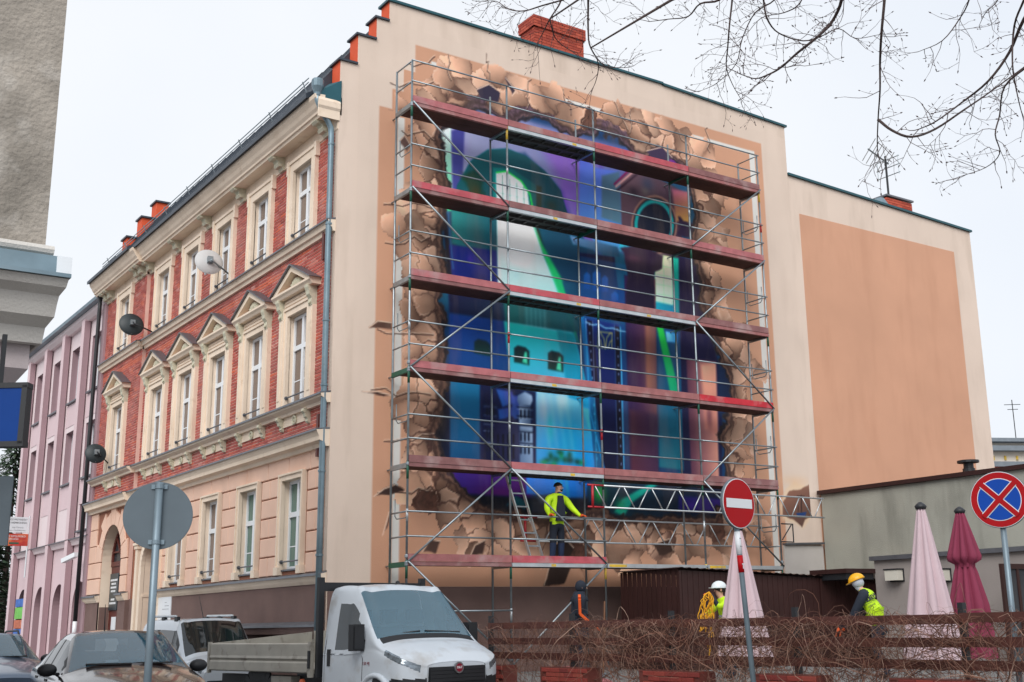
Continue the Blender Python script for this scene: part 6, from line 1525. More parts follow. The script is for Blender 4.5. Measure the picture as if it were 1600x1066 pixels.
# ---------------------------------------------------------------- folded parasols
mat('parasol_pink', s8(198, 176, 182), 0.9, var=0.04, vscale=2, bump=0.2, bscale=30); mat('parasol_maroon', s8(128, 46, 72), 0.85, var=0.08, vscale=2, bump=0.2, bscale=30)
mat('parasol_wood', s8(120, 84, 60), 0.6)
def parasol(label, base, h, rb, m, tie=None, folds=11, seed=0):
    o = thing('folded_parasol', label, 'parasol', base, group='folded parasols in the yard')
    rr = random.Random(seed); n_ = folds*6; v = []; prof = []
    hs_ = np.linspace(0.42, h-0.06, 40)
    for z_ in hs_:
        t = (z_-0.42)/(h-0.48)
        r = rb*(1-t)**0.95*0.94+0.055
        if tie: r = float(np.interp(z_/h, [0.15, 0.45, tie-0.03, tie, tie+0.03, 0.97, 1.0], [0.36, 0.30, 0.17, 0.13, 0.27, 0.07, 0.05]))   # strap pulls the cloth in
        prof.append((r, z_))
    ph = [rr.uniform(-0.7, 0.7) for _ in range(folds)]
    for r, z_ in prof:
        for k in range(n_):
            t = k/n_*2*math.pi; q = k % 6; fold = [1.0, 0.99, 0.90, 0.62, 0.74, 0.94][q]
            tw = ph[(k//6) % folds]*0.5+0.05*math.sin(z_*4+k)
            a = t+tw*0.18; v.append((r*fold*math.cos(a), r*fold*math.sin(a), z_+0.02*math.sin(k*1.3)*(1-(z_/h))))
    f = [(i*n_+k, i*n_+(k+1) % n_, (i+1)*n_+(k+1) % n_, (i+1)*n_+k) for i in range(len(prof)-1) for k in range(n_)]
    f.append(tuple(range((len(prof)-1)*n_, len(prof)*n_)))
    cl = MB().add(v, f).build('canopy', m, o, smooth=True)
    MB().lathe([(0.07, h-0.07), (0.085, h-0.03), (0.06, h), (0.02, h+0.03)], (0, 0, 0), 14).build('cap', 'black_paint', o, smooth=True)
    MB().tube([(0, 0, 0), (0, 0, h-0.05)], 0.03, 10).build('pole', 'parasol_wood', o)
    MB().lathe([(0.35, 0), (0.35, 0.06), (0.08, 0.10), (0.06, 0.3)], (0, 0, 0), 20).build('base', 'kerb_stone', o)
    if tie: MB().lathe([(0.135, tie*h-0.04), (0.14, tie*h), (0.135, tie*h+0.03)], (0, 0, 0), 16).build('strap', m, o)
    return o
def par(px_top, py_top, px_bot, d):
    t = dep(px_top, py_top, d); return (t[0], t[1], 0.55), t[2]-0.55
b_, h_ = par(1153, 822, 1165, 19.0); parasol('pink folded parasol half hidden by the no entry sign', b_, h_, 0.42, 'parasol_pink', None, 8, 1)
b_, h_ = par(1438, 788, 1452, 17.0); parasol('tall pale pink folded parasol before the annex', b_, h_, 0.40, 'parasol_pink', None, 8, 2)
b_, h_ = par(1499, 795, 1515, 18.0); parasol('maroon folded parasol tied in the middle', b_, h_, 0.42, 'parasol_maroon', 0.68, 10, 3)

# ---------------------------------------------------------------- fence, planters, dry vines
FX = 0.95
mat('fence_brown', s8(78, 40, 33), 0.6, var=0.2, vscale=4, bump=0.2, bscale=30, stain=s8(110, 64, 48), stain_amt=0.5)
FN = thing('board_fence', 'low brown board fence smothered in dry vines at the right', 'fence')
PY = [-4.60, -7.02, -9.44, -11.86, -14.37, -16.9]
for y in PY: MB().box(FX+0.035, FX+0.10, y-0.035, y+0.035, 0.55, 1.72).build('post', 'black_paint', FN)
for a, b_ in zip(PY, PY[1:]):
    for z_ in (1.55, 1.30, 1.06):
        dz = random.uniform(-0.008, 0.008)
        MB().box(FX, FX+0.032, b_+0.006, a-0.006, z_-0.053+dz, z_+0.053+dz).build('rail_board', 'fence_brown', FN)
structure(MB().box(0.80, 0.852, -40, -0.04, -0.13, 0.56).build('retaining_wall', 'kerb_stone'))
mat('planter_brick', (1,0,0), 0.85, rnd=('obj', [s8(104, 36, 32), s8(126, 46, 38), s8(134, 58, 46)]), var=0.1, bump=0.3)
ub = MB().stone_x(0, 0.10, 0.004, 0.236, 0.004, 0.066, 0.006).build('brick', 'planter_brick')
first_used = False
for k, (a, b_) in enumerate(((-5.40, -4.72), (-7.76, -6.5), (-10.3, -9.0), (-12.4, -11.3), (-14.6, -13.5))):
    nm = ['beside the truck nose', 'below the hooded man', 'left of the no entry pole', 'right of the no entry pole', 'near the right frame edge'][k]
    pl = thing('brick_planter', 'low red brick planter at the fence foot %s' % nm, 'planter', (FX-0.22, a, 0.56), group='brick planters along the fence')
    L_ = b_-a
    MB().box(0.02, 0.3, 0.0, L_, 0.0, 0.33).build('core', 'red_wood', pl)
    MB().box(0.01, 0.29, 0.01, L_-0.01, 0.331, 0.35).build('soil', 'red_wood', pl)
    for r in range(5):
        y = -(r % 2)*0.12
        while y < L_-0.1:
            if y >= -0.001 and y+0.24 <= L_+0.01:
                q = ub if not first_used else ub.copy()
                if first_used: COL.objects.link(q)
                first_used = True
                q.parent = pl; q.location = (-0.001, y, r*0.068)
            y += 0.24
# loose boards lying in the yard behind the fence
tag(MB().bar((1.9, -6.6, 0.62), (2.6, -4.6, 0.80), 0.35, 0.04).build('loose_board', 'toe_red0'), 'reddish scaffold board lying on the ground behind the fence', 'board')

mat('vine', s8(92, 66, 54), 0.85, rnd=('face', [s8(60, 36, 30), s8(112, 72, 56), s8(134, 100, 84), s8(88, 54, 44), s8(158, 130, 114)]), var=0.1)
def vines(n, seed):
    rv = np.random.default_rng(seed); V_ = []; F_ = []; pk = []; base_ = 0
    for i in range(n):
        y0 = rv.uniform(-16.8, -4.6)
        dens = 0.35+0.65*np.clip((-5.5-y0)/3.0, 0, 1)
        if rv.random() > dens: continue
        kind_ = rv.random(); m_ = int(rv.integers(9, 16))
        P = np.zeros((m_, 3)); P[0] = (FX+rv.uniform(-0.16, 0.14), y0, rv.uniform(0.62, 1.56))
        d = rv.normal(0, 1, 3)*np.array([0.25, 1.0, 0.7]); d[2] += 0.4 if kind_ < 0.4 else -0.1
        d /= np.linalg.norm(d); cur = rv.normal(0, 0.28, 3)*np.array([0.4, 1, 1]); L_ = rv.uniform(0.05, 0.13)
        for k in range(1, m_):
            d = d+cur*0.5+rv.normal(0, 0.13, 3); 
            if P[k-1][2] > 1.54: d[2] -= 0.9
            if P[k-1][2] < 0.62: d[2] += 0.4
            d[0] -= (P[k-1][0]-FX)*0.9
            d /= np.linalg.norm(d); P[k] = P[k-1]+d*L_
        r0 = rv.choice([0.003, 0.0042, 0.006, 0.009], p=[0.48, 0.32, 0.15, 0.05])
        t = np.gradient(P, axis=0); t /= np.linalg.norm(t, axis=1)[:, None]+1e-9
        a = np.cross(t, [0.3, 0.2, 0.93]); a /= np.linalg.norm(a, axis=1)[:, None]+1e-9; c_ = np.cross(t, a)
        rad = r0*np.linspace(1, 0.25, m_)
        for k in range(m_):
            for q in range(3):
                an_ = 2*math.pi*q/3; V_.append(P[k]+(a[k]*math.cos(an_)+c_[k]*math.sin(an_))*rad[k])
        g_ = rv.random()
        for k in range(m_-1):
            for q in range(3):
                q2 = (q+1) % 3; F_.append((base_+k*3+q, base_+k*3+q2, base_+(k+1)*3+q2, base_+(k+1)*3+q)); pk.append(g_)
        base_ += 3*m_
    b = MB(); b.v = [tuple(p) for p in V_]; b.f = F_; b.pick = pk
    o = b.build('dry_vines', 'vine', None, fix=False)
    tag(o, 'tangle of bare brown vine stems grown over the fence', 'vines'); stuff(o)
vines(2700, 21)

# ---------------------------------------------------------------- bare tree reaching over from the right
mat('bark', s8(70, 56, 54), 0.9, var=0.2, vscale=20, bump=0.5, bscale=60); mat('twig', s8(78, 60, 60), 0.85, var=0.15)
TR = thing('bare_tree', 'bare winter tree whose thin twigs hang into the upper right sky', 'tree', (0.2, -18.6, 0.0))
TB = Vector(TR.location)
limbs = [([(1315, -40), (1315, 0), (1300, 34), (1277, 58), (1247, 82), (1221, 105), (1202, 116), (1180, 123), (1157, 116)], 9.6, 0.020),
         ([(1384, -40), (1382, 0), (1377, 56), (1375, 101), (1375, 142), (1372, 187), (1371, 232), (1377, 259)], 9.0, 0.016),
         ([(1372, 187), (1394, 204), (1424, 214), (1461, 202), (1506, 172), (1544, 146), (1600, 105), (1660, 60)], 9.0, 0.016),
         ([(1640, -30), (1600, 30), (1577, 82), (1544, 127), (1502, 161), (1462, 190), (1436, 202)], 8.6, 0.018),
         ([(1610, 100), (1570, 135), (1562, 180), (1555, 210), (1562, 240), (1540, 262), (1500, 276)], 8.6, 0.010),
         ([(1146, -40), (1144, 0), (1140, 37), (1137, 75), (1135, 105), (1144, 131), (1157, 154)], 9.8, 0.012),
         ([(1150, -30), (1124, 0), (1094, 6), (1075, 26), (1045, 30), (1015, 34)], 10.0, 0.014),
         ([(1190, -30), (1193, 0), (1199, 30), (1217, 52), (1255, 64), (1285, 56), (1311, 45), (1337, 60), (1375, 54)], 9.4, 0.011),
         ([(917, -40), (919, 0), (919, 45), (923, 75), (945, 103), (975, 106)], 10.2, 0.014),
         ([(880, -40), (877, 0), (859, 30), (847, 54), (838, 70)], 10.4, 0.012),
         ([(880, 0), (847, 9), (820, 17), (796, 15), (775, 2), (751, 3)], 10.4, 0.010),
         ([(859, 30), (868, 60), (890, 78), (912, 84)], 10.4, 0.008),
         ([(923, 75), (935, 100), (930, 130), (918, 150)], 10.2, 0.008),
         ([(1516, -40), (1514, 0), (1499, 30), (1472, 64), (1435, 81)], 8.8, 0.010),
         ([(1562, -30), (1559, 0), (1540, 20), (1530, 40)], 8.8, 0.008),
         ([(1600, 0), (1585, 40), (1582, 100), (1590, 150), (1600, 190)], 8.5, 0.012),
         ([(1220, -30), (1210, 0), (1180, 20), (1160, 60), (1150, 100), (1120, 130), (1095, 142)], 9.7, 0.009),
         ([(1260, -30), (1250, 5), (1225, 20), (1190, 28), (1165, 55)], 9.7, 0.009)]
rt = random.Random(12)
def spl(P, m_=3):
    P = [Vector(p) for p in P]; E_ = [P[0]*2-P[1]]+P+[P[-1]*2-P[-2]]; o = []
    for i in range(len(P)-1):
        for k in range(m_): o.append(cr(E_[i], E_[i+1], E_[i+2], E_[i+3], k/m_))
    o.append(P[-1]); return o
twg = MB(); nb = 0
def twig(p, d, L_, r, lev):
    """thin shoot with kinks, short spurs and a bud at its end"""
    n_ = max(3, int(L_/0.055)); P = [p.copy()]; d = d.normalized()
    for k in range(n_):
        d = (d+Vector((rt.gauss(0, .20), rt.gauss(0, .20), rt.gauss(0, .20)))+Vector((0, 0, 0.02))).normalized()
        P.append(P[-1]+d*(L_/n_))
    twg.tube([q-TB for q in P], [r*(1-0.6*k/n_) for k in range(n_+1)], 4, False)
    twg.tube([P[-1]-TB, P[-1]+d*0.012-TB, P[-1]+d*0.028-TB], [r*0.5, r*1.5+0.0015, 0.001], 4, False)
    if lev > 0:
        for k in range(1, n_):
            if rt.random() < 0.42:
                s_ = Vector((rt.gauss(0, 1), rt.gauss(0, 1), rt.gauss(0, 1))); s_ = (s_-d*s_.dot(d)).normalized()
                twig(P[k], d*0.75+s_*0.8, L_*rt.uniform(0.3, 0.65), r*0.65, lev-1)
starts = []
for P, dd_, r0 in limbs:
    r0 *= 0.78
    W3 = [Vector(dep(a, b, dd_+rt.uniform(-0.25, 0.25)+0.15*k)) for k, (a, b) in enumerate(P)]
    S_ = spl(W3, 4); n_ = len(S_)
    b = MB().tube([q-TB for q in S_], [r0*(1-0.72*k/(n_-1)) for k in range(n_)], 6)
    b.build('limb', 'bark', TR, smooth=True)
    starts.append((S_[0], r0))
    for k in range(2, n_):
        if rt.random() < 0.62:
            d = (S_[min(k+1, n_-1)]-S_[k-1]).normalized(); s_ = Vector((rt.gauss(0, 1), rt.gauss(0, 1), rt.gauss(0, 1)-0.2)); s_ = (s_-d*s_.dot(d)).normalized()
            twig(S_[k], d*0.6+s_*0.9, rt.uniform(0.14, 0.42), max(0.0028, r0*0.26), 2)
    twig(S_[-1], (S_[-1]-S_[-2]), 0.25, max(0.0028, r0*0.3), 2)
stuff(twg.build('twigs', 'twig', TR, fix=False))
fork = Vector((0.0, -18.2, 6.6))
MB().tube([q-TB for q in (TB, TB+Vector((0, 0.02, 1.5)), TB+Vector((-0.05, 0.1, 3.5)), Vector((0.1, -18.4, 5.4)), fork)], [0.24, 0.19, 0.16, 0.14, 0.11], 12).build('trunk', 'bark', TR, smooth=True)
MB().tube([q-TB for q in (fork, fork+Vector((0.15, 0.3, 1.2)), fork+Vector((0.2, 0.7, 2.6)))], [0.11, 0.07, 0.02], 8).build('limb', 'bark', TR, smooth=True)
for s0, r0 in starts:
    if s0.z < 6.3: continue
    mid = (fork+s0)/2+Vector((rt.uniform(-.3, .3), rt.uniform(-.3, .3), 1.1+rt.uniform(0, .5)))
    S_ = spl([fork, fork.lerp(mid, 0.5)+Vector((0, 0, 0.35)), mid, s0.lerp(mid, 0.4)+Vector((0, 0, 0.25)), s0], 3)
    MB().tube([q-TB for q in S_], [r0+(0.045-r0)*(1-k/(len(S_)-1)) for k in range(len(S_))], 6).build('limb', 'bark', TR, smooth=True)

# dark conifers beyond the pink building
mat('needles', (1,1,1), 0.9, rnd=('face', [(0.015, 0.035, 0.018), (0.03, 0.06, 0.03), (0.05, 0.075, 0.04)]), var=0.2)
def conifer(label, x, y, h, r, seed):
    o = thing('conifer', label, 'tree', (x, y, -0.1), group='conifers beyond the pink building'); q = random.Random(seed)
    MB().tube([(0, 0, 0), (0, 0, h)], [0.22, 0.03], 8).build('trunk', 'bark', o)
    b = MB(); pk = []
    for k in range(3800):
        z_ = h*(0.08+0.92*q.random()**1.2); rr = r*(1-z_/h)**0.8*math.sqrt(q.random())*1.02+0.05; a = q.uniform(0, 2*math.pi)
        c = Vector((rr*math.cos(a), rr*math.sin(a), z_-0.18*rr)); d = Vector((math.cos(a), math.sin(a), -0.35+q.gauss(0, .3))).normalized(); s_ = d.cross(Vector((0, 0, 1))).normalized()*q.uniform(0.05, 0.11); L_ = q.uniform(0.22, 0.42)
        b.add([c-s_, c+s_, c+d*L_+s_*0.3+Vector((0, 0, 0.05)), c+d*L_-s_*0.3], [(0, 1, 2, 3)]); pk.append(q.random())
    b.pick = pk; stuff(b.build('crown', 'needles', o, fix=False))
p = on_y(-14, 985, 40); conifer('dark conifer rising behind the pink building at the left edge', p[0]+0.4, 40, 11.0, 3.0, 4)
p = on_y(-20, 985, 34); conifer('lower dark conifer at the left edge beside the arcade', p[0]-0.6, 34, 7.0, 2.2, 5)
# ---------------------------------------------------------------- people: one skinned body each, clothing by zones, headgear as children
mat('skin', s8(206, 158, 134), 0.6, var=0.05); mat('hivis', s8(186, 226, 20), 0.7, var=0.08, vscale=8, bump=0.2, bscale=25); mat('navy', s8(26, 34, 48), 0.85, var=0.15, vscale=8, bump=0.3, bscale=25)
mat('jeans', s8(30, 46, 76), 0.85, var=0.15, vscale=8); mat('glove_orange', s8(206, 84, 30), 0.7); mat('hair_dark', s8(34, 26, 24), 0.8); mat('boots', s8(24, 22, 22), 0.7)
mat('helmet_white', s8(214, 222, 224), 0.35); mat('helmet_yellow', s8(232, 170, 16), 0.35); mat('stripe_orange', s8(226, 92, 30), 0.7); mat('rope_yellow', s8(222, 160, 20), 0.8, var=0.1); mat('scarf', s8(176, 182, 192), 0.85, var=0.1); mat('reflect', s8(170, 178, 176), 0.4, metal=0.3); mat('eye_dark', s8(40, 26, 22), 0.5)
def person(label, loc, yaw, J, zones, h=1.0):
    """J: joint -> (x, y, z, radius, parent); local front is -y; zones: joint -> material of the bone that ends there"""
    o = thing('person', label, 'person', loc, yaw)
    names = list(J); ix = {n_: i for i, n_ in enumerate(names)}
    me = bpy.data.meshes.new('body'); vs = [Vector(J[n_][:3])*h for n_ in names]
    es = [(ix[J[n_][4]], ix[n_]) for n_ in names if J[n_][4]]
    me.from_pydata(vs, es, [])
    t = bpy.data.objects.new('body', me); COL.objects.link(t)
    md = t.modifiers.new('s', 'SKIN'); 
    for i, n_ in enumerate(names):
        r = J[n_][3]; me.skin_vertices[0].data[i].radius = (r*h, r*h) if not isinstance(r, tuple) else (r[0]*h, r[1]*h)
        me.skin_vertices[0].data[i].use_root = (i == 0)
    sub = t.modifiers.new('u', 'SUBSURF'); sub.levels = 2; sub.render_levels = 2
    dg = bpy.context.evaluated_depsgraph_get(); nm = bpy.data.meshes.new_from_object(t.evaluated_get(dg))
    bpy.data.objects.remove(t); nm.materials.clear()
    mats_ = sorted(set(zones.values())); 
    for m in mats_: nm.materials.append(MATS[m])
    cen = np.array([p.center for p in nm.polygons]); best = np.full(len(cen), 1e9); mi = np.zeros(len(cen), int)
    for n_ in names:
        if not J[n_][4]: continue
        a = np.array(vs[ix[J[n_][4]]]); b = np.array(vs[ix[n_]]); e = b-a
        tt = np.clip(((cen-a)@e)/(e@e+1e-9), 0, 1); r = J[n_][3]; r = r if not isinstance(r, tuple) else max(r)
        d = np.linalg.norm(cen-a-tt[:, None]*e, axis=1)/(r*h+0.01)
        k = d < best; best[k] = d[k]; mi[k] = mats_.index(zones[n_])
    nm.polygons.foreach_set('material_index', mi.astype(np.int32)); nm.polygons.foreach_set('use_smooth', [True]*len(nm.polygons))
    link('body', nm, None, o)
    return o
def hand(J, wrist, side, d, zone, zones, up=(0, 0, -1)):
    """palm, four fingers of unequal length and a thumb, slightly curled"""
    w_ = Vector(J[wrist][:3]); d = Vector(d).normalized(); u_ = Vector(up).normalized(); s_ = d.cross(u_).normalized()
    J[wrist+'_palm'] = (*(w_+d*0.075), (0.034, 0.026), wrist); zones[wrist+'_palm'] = zone
    for k, (off, L_) in enumerate(((-0.026, 0.065), (-0.009, 0.078), (0.009, 0.072), (0.026, 0.055))):
        a = w_+d*0.10+s_*off; b = a+d*L_*0.55+u_*0.012; c = b+d*L_*0.3+u_*0.03
        for q, p, r in (('a', a, 0.011), ('b', b, 0.0095), ('c', c, 0.008)):
            J['%s_f%d%s' % (wrist, k, q)] = (*p, r, wrist+'_palm' if q == 'a' else '%s_f%d%s' % (wrist, k, 'a' if q == 'b' else 'b')); zones['%s_f%d%s' % (wrist, k, q)] = zone
    a = w_+d*0.045-s_*0.036*side; b = a+d*0.03-s_*0.022*side+u_*0.02
    J[wrist+'_t1'] = (*a, 0.013, wrist+'_palm'); J[wrist+'_t2'] = (*b, 0.010, wrist+'_t1'); zones[wrist+'_t1'] = zones[wrist+'_t2'] = zone
def stand(lean=0.0, head=(0, -0.02), arms=None, leg=None, bulky=1.0, z0=0.0):
    """joints of an adult about 1.8 m tall; lean tips the trunk forward"""
    def tip(x, y, z):
        a = lean; zz = z-0.98; return (x, y-math.sin(a)*zz, 0.98+math.cos(a)*zz)
    B = bulky
    J = {'pelvis': (0, 0, 0.98, (0.145*B, 0.115*B), None)}
    J['crotch'] = (0, 0, 0.88, (0.12*B, 0.10*B), 'pelvis')
    J['waist'] = (*tip(0, 0, 1.12), (0.145*B, 0.11*B), 'pelvis'); J['chest'] = (*tip(0, 0.01, 1.34), (0.165*B, 0.12*B), 'waist'); J['collar'] = (*tip(0, 0.015, 1.47), (0.10*B, 0.085*B), 'chest')
    J['neck'] = (*tip(0, 0.0, 1.555), 0.058, 'collar'); n_ = Vector(tip(0, 0.0, 1.555)); hx, hy = head
    J['jaw'] = (n_.x+hx*0.5, n_.y+hy*0.6-0.015, n_.z+0.055, (0.066, 0.072), 'neck'); J['skull'] = (n_.x+hx, n_.y+hy, n_.z+0.14, (0.082, 0.098), 'jaw'); J['crown'] = (n_.x+hx*1.05, n_.y+hy+0.01, n_.z+0.20, (0.066, 0.078), 'skull')
    for s_, q in ((-1, 'l'), (1, 'r')):
        J['hip_'+q] = (s_*0.095, 0, 0.84, 0.102, 'crotch')
        kx = leg[q] if leg else ((s_*0.11, -0.01, 0.50), (s_*0.12, 0.03, 0.08))
        J['knee_'+q] = (*kx[0], 0.082, 'hip_'+q); J['ankle_'+q] = (*kx[1], 0.066, 'knee_'+q); J['toe_'+q] = (kx[1][0]+s_*0.02, kx[1][1]-0.15, 0.04, 0.045, 'ankle_'+q)
        J['shoulder_'+q] = (*tip(s_*0.185*B, 0.01, 1.44), 0.072*B, 'collar')
        e, w_ = arms[q]; J['elbow_'+q] = (*e, 0.056*B, 'shoulder_'+q); J['wrist_'+q] = (*w_, 0.040, 'elbow_'+q)
    return J
def face(o, c, yaw=0.0, r=0.098):
    """eyes, nose, mouth and ears set on the head; yaw turns them about the head axis"""
    M_ = Matrix.Translation(c) @ Matrix.Rotation(yaw, 4, 'Z')
    b = MB()
    for s_ in (-1, 1): b.lathe([(0.006, -0.006), (0.011, 0.0), (0.004, 0.006)], (s_*0.032, -r*0.90, 0.012), 8, 'y')
    b.box(-0.022, 0.022, -r*0.93, -r*0.86, -0.062, -0.054)
    b.box(-0.046, -0.018, -r*0.93, -r*0.86, 0.028, 0.034).box(0.018, 0.046, -r*0.93, -r*0.86, 0.028, 0.034)
    b.xf(M_).build('eyes_and_mouth', 'eye_dark', o)
    b = MB().add([(-0.010, -r*0.88, 0.012), (0.010, -r*0.88, 0.012), (0.017, -r*0.9, -0.032), (-0.017, -r*0.9, -0.032), (0, -r*1.16, -0.028)], [(0, 1, 4), (1, 2, 4), (2, 3, 4), (3, 0, 4)])
    for s_ in (-1, 1): b.lathe([(0.01, -0.012), (0.024, -0.006), (0.026, 0.006), (0.01, 0.012)], (s_*0.086, 0.005, -0.005), 10, 'x', 0.7, 1.25)
    b.xf(M_).build('nose_and_ears', 'skin', o, smooth=True)
def cap_shell(o, name, c, rx, ry, rz, m, zcut=-0.1, front=None, tilt=0.0, yaw=0.0):
    n_ = 22; prof = [(math.cos(a), math.sin(a)) for a in np.linspace(math.asin(max(zcut, -0.99)), math.pi/2-0.02, 9)]
    b = MB().lathe([(r, z_) for r, z_ in prof], (0, 0, 0), n_)
    b.v = [(x*rx, y*ry, z_*rz) for x, y, z_ in b.v]
    if front: b.v = [(x, y, z_+(front*max(0, -y/ry)**2 if z_ < 0.35*rz else 0)) for x, y, z_ in b.v]
    b.xf(Matrix.Translation(c) @ Matrix.Rotation(yaw, 4, 'Z') @ Matrix.Rotation(tilt, 4, 'X')).build(name, m, o, smooth=True)

# man on the lowest deck, hands on the rail
pl_ = on_y(860, 803, -1.05); pr_ = on_y(908, 806, -1.05)
bx_ = (pl_[0]+pr_[0])/2+0.02; by_ = -0.66; bz_ = LV[0]
def loc_(p): return (p[0]-bx_, p[1]-by_, p[2]-bz_)
wl = Vector((pl_[0]-bx_, -0.36, 1.035)); wr = Vector((pr_[0]-bx_, -0.36, 1.045))
J = stand(0.06, (0.03, -0.03), {'l': ((-0.33, -0.10, 1.20), wl), 'r': ((0.36, -0.12, 1.22), wr)}, None, 1.28)
Z = {k: 'hivis' for k in J}; 
Z['pelvis'] = Z['crotch'] = 'navy'
for k in ('neck', 'jaw', 'skull', 'crown'): Z[k] = 'skin'
for q in 'lr':
    Z['hip_'+q] = 'navy'; Z['knee_'+q] = 'navy'; Z['ankle_'+q] = 'jeans'; Z['toe_'+q] = 'boots'
    hand(J, 'wrist_'+q, -1 if q == 'l' else 1, (0.0, -0.9, 0.1) if q == 'l' else (0.3, -0.9, 0.05), 'glove_orange', Z)
pm = person('bearded man in open yellow jacket standing on the lowest scaffold deck', (bx_, by_, bz_), 0.0, J, Z, 1.0)
sk = Vector(J['skull'][:3]); face(pm, sk, R_(38))
cap_shell(pm, 'hair', sk+Vector((-0.012, 0.015, 0.02)), 0.090, 0.104, 0.098, 'hair_dark', 0.02, 0.03, 0.0, R_(38))
cap_shell(pm, 'beard', sk+Vector((0.012, -0.012, -0.03)), 0.076, 0.088, -0.085, 'hair_dark', 0.25, None, 0.0, R_(38))
vb = MB()                                          # open front of the jacket: dark quilted panel
prof = [(-0.115, 0.94), (0.115, 0.94), (0.105, 1.2), (0.06, 1.5), (-0.06, 1.5), (-0.105, 1.2)]
vb.add([(x, -0.185-0.05*(z_-1)+0.09*max(0, z_-1.3), z_) for x, z_ in prof]+[(x*0.9, -0.06, z_) for x, z_ in prof], [tuple(range(6))]+[(i, (i+1) % 6, (i+1) % 6+6, i+6) for i in range(6)])
vb.build('quilted_vest', 'navy', pm)
cap_shell(pm, 'collar', Vector(J['neck'][:3])+Vector((0, 0.02, -0.035)), 0.098, 0.095, 0.06, 'navy', -0.6)
# hooded man beside the scaffold foot, side on
J = stand(0.05, (0, -0.05), {'l': ((-0.24, -0.02, 1.17), (-0.20, -0.24, 0.98)), 'r': ((0.25, 0.02, 1.17), (0.20, -0.24, 0.98))}, None, 1.6)
Z = {k: 'navy' for k in J}; 
for k in ('jaw',): Z[k] = 'skin'
for q in 'lr':
    Z['toe_'+q] = 'boots'; hand(J, 'wrist_'+q, -1 if q == 'l' else 1, (0.1 if q == 'l' else -0.1, -0.8, -0.4), 'glove_orange', Z)
pos = dep(903, 907, 23.5)
yaw_r = math.atan2(0.58, 0.82)                     # towards the right of the picture
def yaw_for(dx, dy): return math.atan2(dx, -dy)
ph = person('man in black and orange jacket with hood at the scaffold foot', (pos[0], pos[1], 0.55), yaw_for(0.82, -0.57), J, Z, 1.0)
sk = Vector(J['skull'][:3]); face(ph, sk)
cap_shell(ph, 'hood', sk+Vector((0, 0.028, 0.012)), 0.104, 0.112, 0.122, 'navy', -0.75)
MB().lathe([(0.19, -0.09), (0.165, -0.03), (0.125, 0.03), (0.10, 0.10)], tuple(Vector(J['neck'][:3])+Vector((0, 0.01, -0.04))), 16).build('hood_collar', 'navy', ph, smooth=True)
for s_, q in ((-1, 'l'), (1, 'r')):
    a, b, c_ = (Vector(J[k][:3]) for k in ('shoulder_'+q, 'elbow_'+q, 'wrist_'+q)); off = Vector((s_*0.085, 0, 0.02))
    P_ = [a+Vector((s_*0.03, 0, 0.075)), a+off*1.2, a.lerp(b, 0.5)+off*1.0, b+off*0.95, b.lerp(c_, 0.5)+off*0.8, c_+off*0.55]
    sm_ = MB()
    for p, r in zip(P_, P_[1:]): sm_.bar(p, r, 0.05, 0.085, up=(s_, 0, 0))
    sm_.build('sleeve_stripe', 'stripe_orange', ph)
    MB().bar((s_*0.16, -0.10, 1.10), (s_*0.17, -0.02, 0.92), 0.05, 0.09, up=(s_, 0, 0)).build('side_stripe', 'stripe_orange', ph)
tl = thing('tool_handle', 'light wooden tool handle held upright by the hooded man', 'tool', (pos[0]+0.36, pos[1]-0.26, 0.55))
MB().tube([(0, 0, 0), (0.06, -0.03, 1.42)], 0.017, 8).build('shaft', 'parasol_wood', tl); MB().box(-0.1, 0.1, -0.02, 0.02, 0.0, 0.08).build('blade', 'galv', tl)
# helper with white helmet and yellow rope, half behind the parasol
pos = dep(1134, 912, 22.0)
J = stand(0.20, (0, -0.03), {'l': ((-0.22, -0.32, 1.22), (-0.12, -0.58, 1.02)), 'r': ((0.26, -0.26, 1.34), (0.14, -0.36, 1.58))}, None, 1.10)
Z = {k: 'hivis' for k in J}
for k in ('neck', 'jaw', 'skull', 'crown'): Z[k] = 'skin'
Z['crotch'] = 'navy'
for k in ('wrist_l', 'wrist_r'): Z[k] = 'navy'
for q in 'lr':
    for k in ('hip_', 'knee_', 'ankle_'): Z[k+q] = 'navy'
    Z['toe_'+q] = 'boots'; hand(J, 'wrist_'+q, -1 if q == 'l' else 1, (0, -0.7, 0.2), 'glove_orange', Z)
scale_w = (pos[2]-0.55)/1.80
pw = person('worker in yellow jacket and white helmet holding up a rope', (pos[0], pos[1], 0.55), yaw_for(-0.82, 0.35), J, Z, scale_w)
sk = Vector(J['skull'][:3])*scale_w; face(pw, sk, 0.0, 0.092)
cap_shell(pw, 'helmet', sk+Vector((0, 0.0, 0.035)), 0.125, 0.145, 0.125, 'helmet_white', -0.05)
MB().lathe([(0.12, 0), (0.15, 0.004), (0.15, 0.012), (0.12, 0.014)], tuple(sk+Vector((0, -0.025, 0.025))), 22, 'z', 0.9, 1.15).build('helmet_brim', 'helmet_white', pw)
cap_shell(pw, 'hair', sk+Vector((0, 0.015, -0.012)), 0.092, 0.104, 0.09, 'hair_dark', -0.3, 0.05)
MB().lathe([(0.166*scale_w, 0.0), (0.17*scale_w, 0.02), (0.166*scale_w, 0.045)], (0, -0.02, 1.15*scale_w), 18, 'z', 1.1, 0.85).build('reflective_band', 'reflect', pw)
rp_ = thing('rope_bundle', 'tangled yellow rope hanging from the raised glove', 'rope', tuple(dep(1108, 925, 21.5)))
rr_ = random.Random(8); top = Vector((0, 0, 0.0)); 
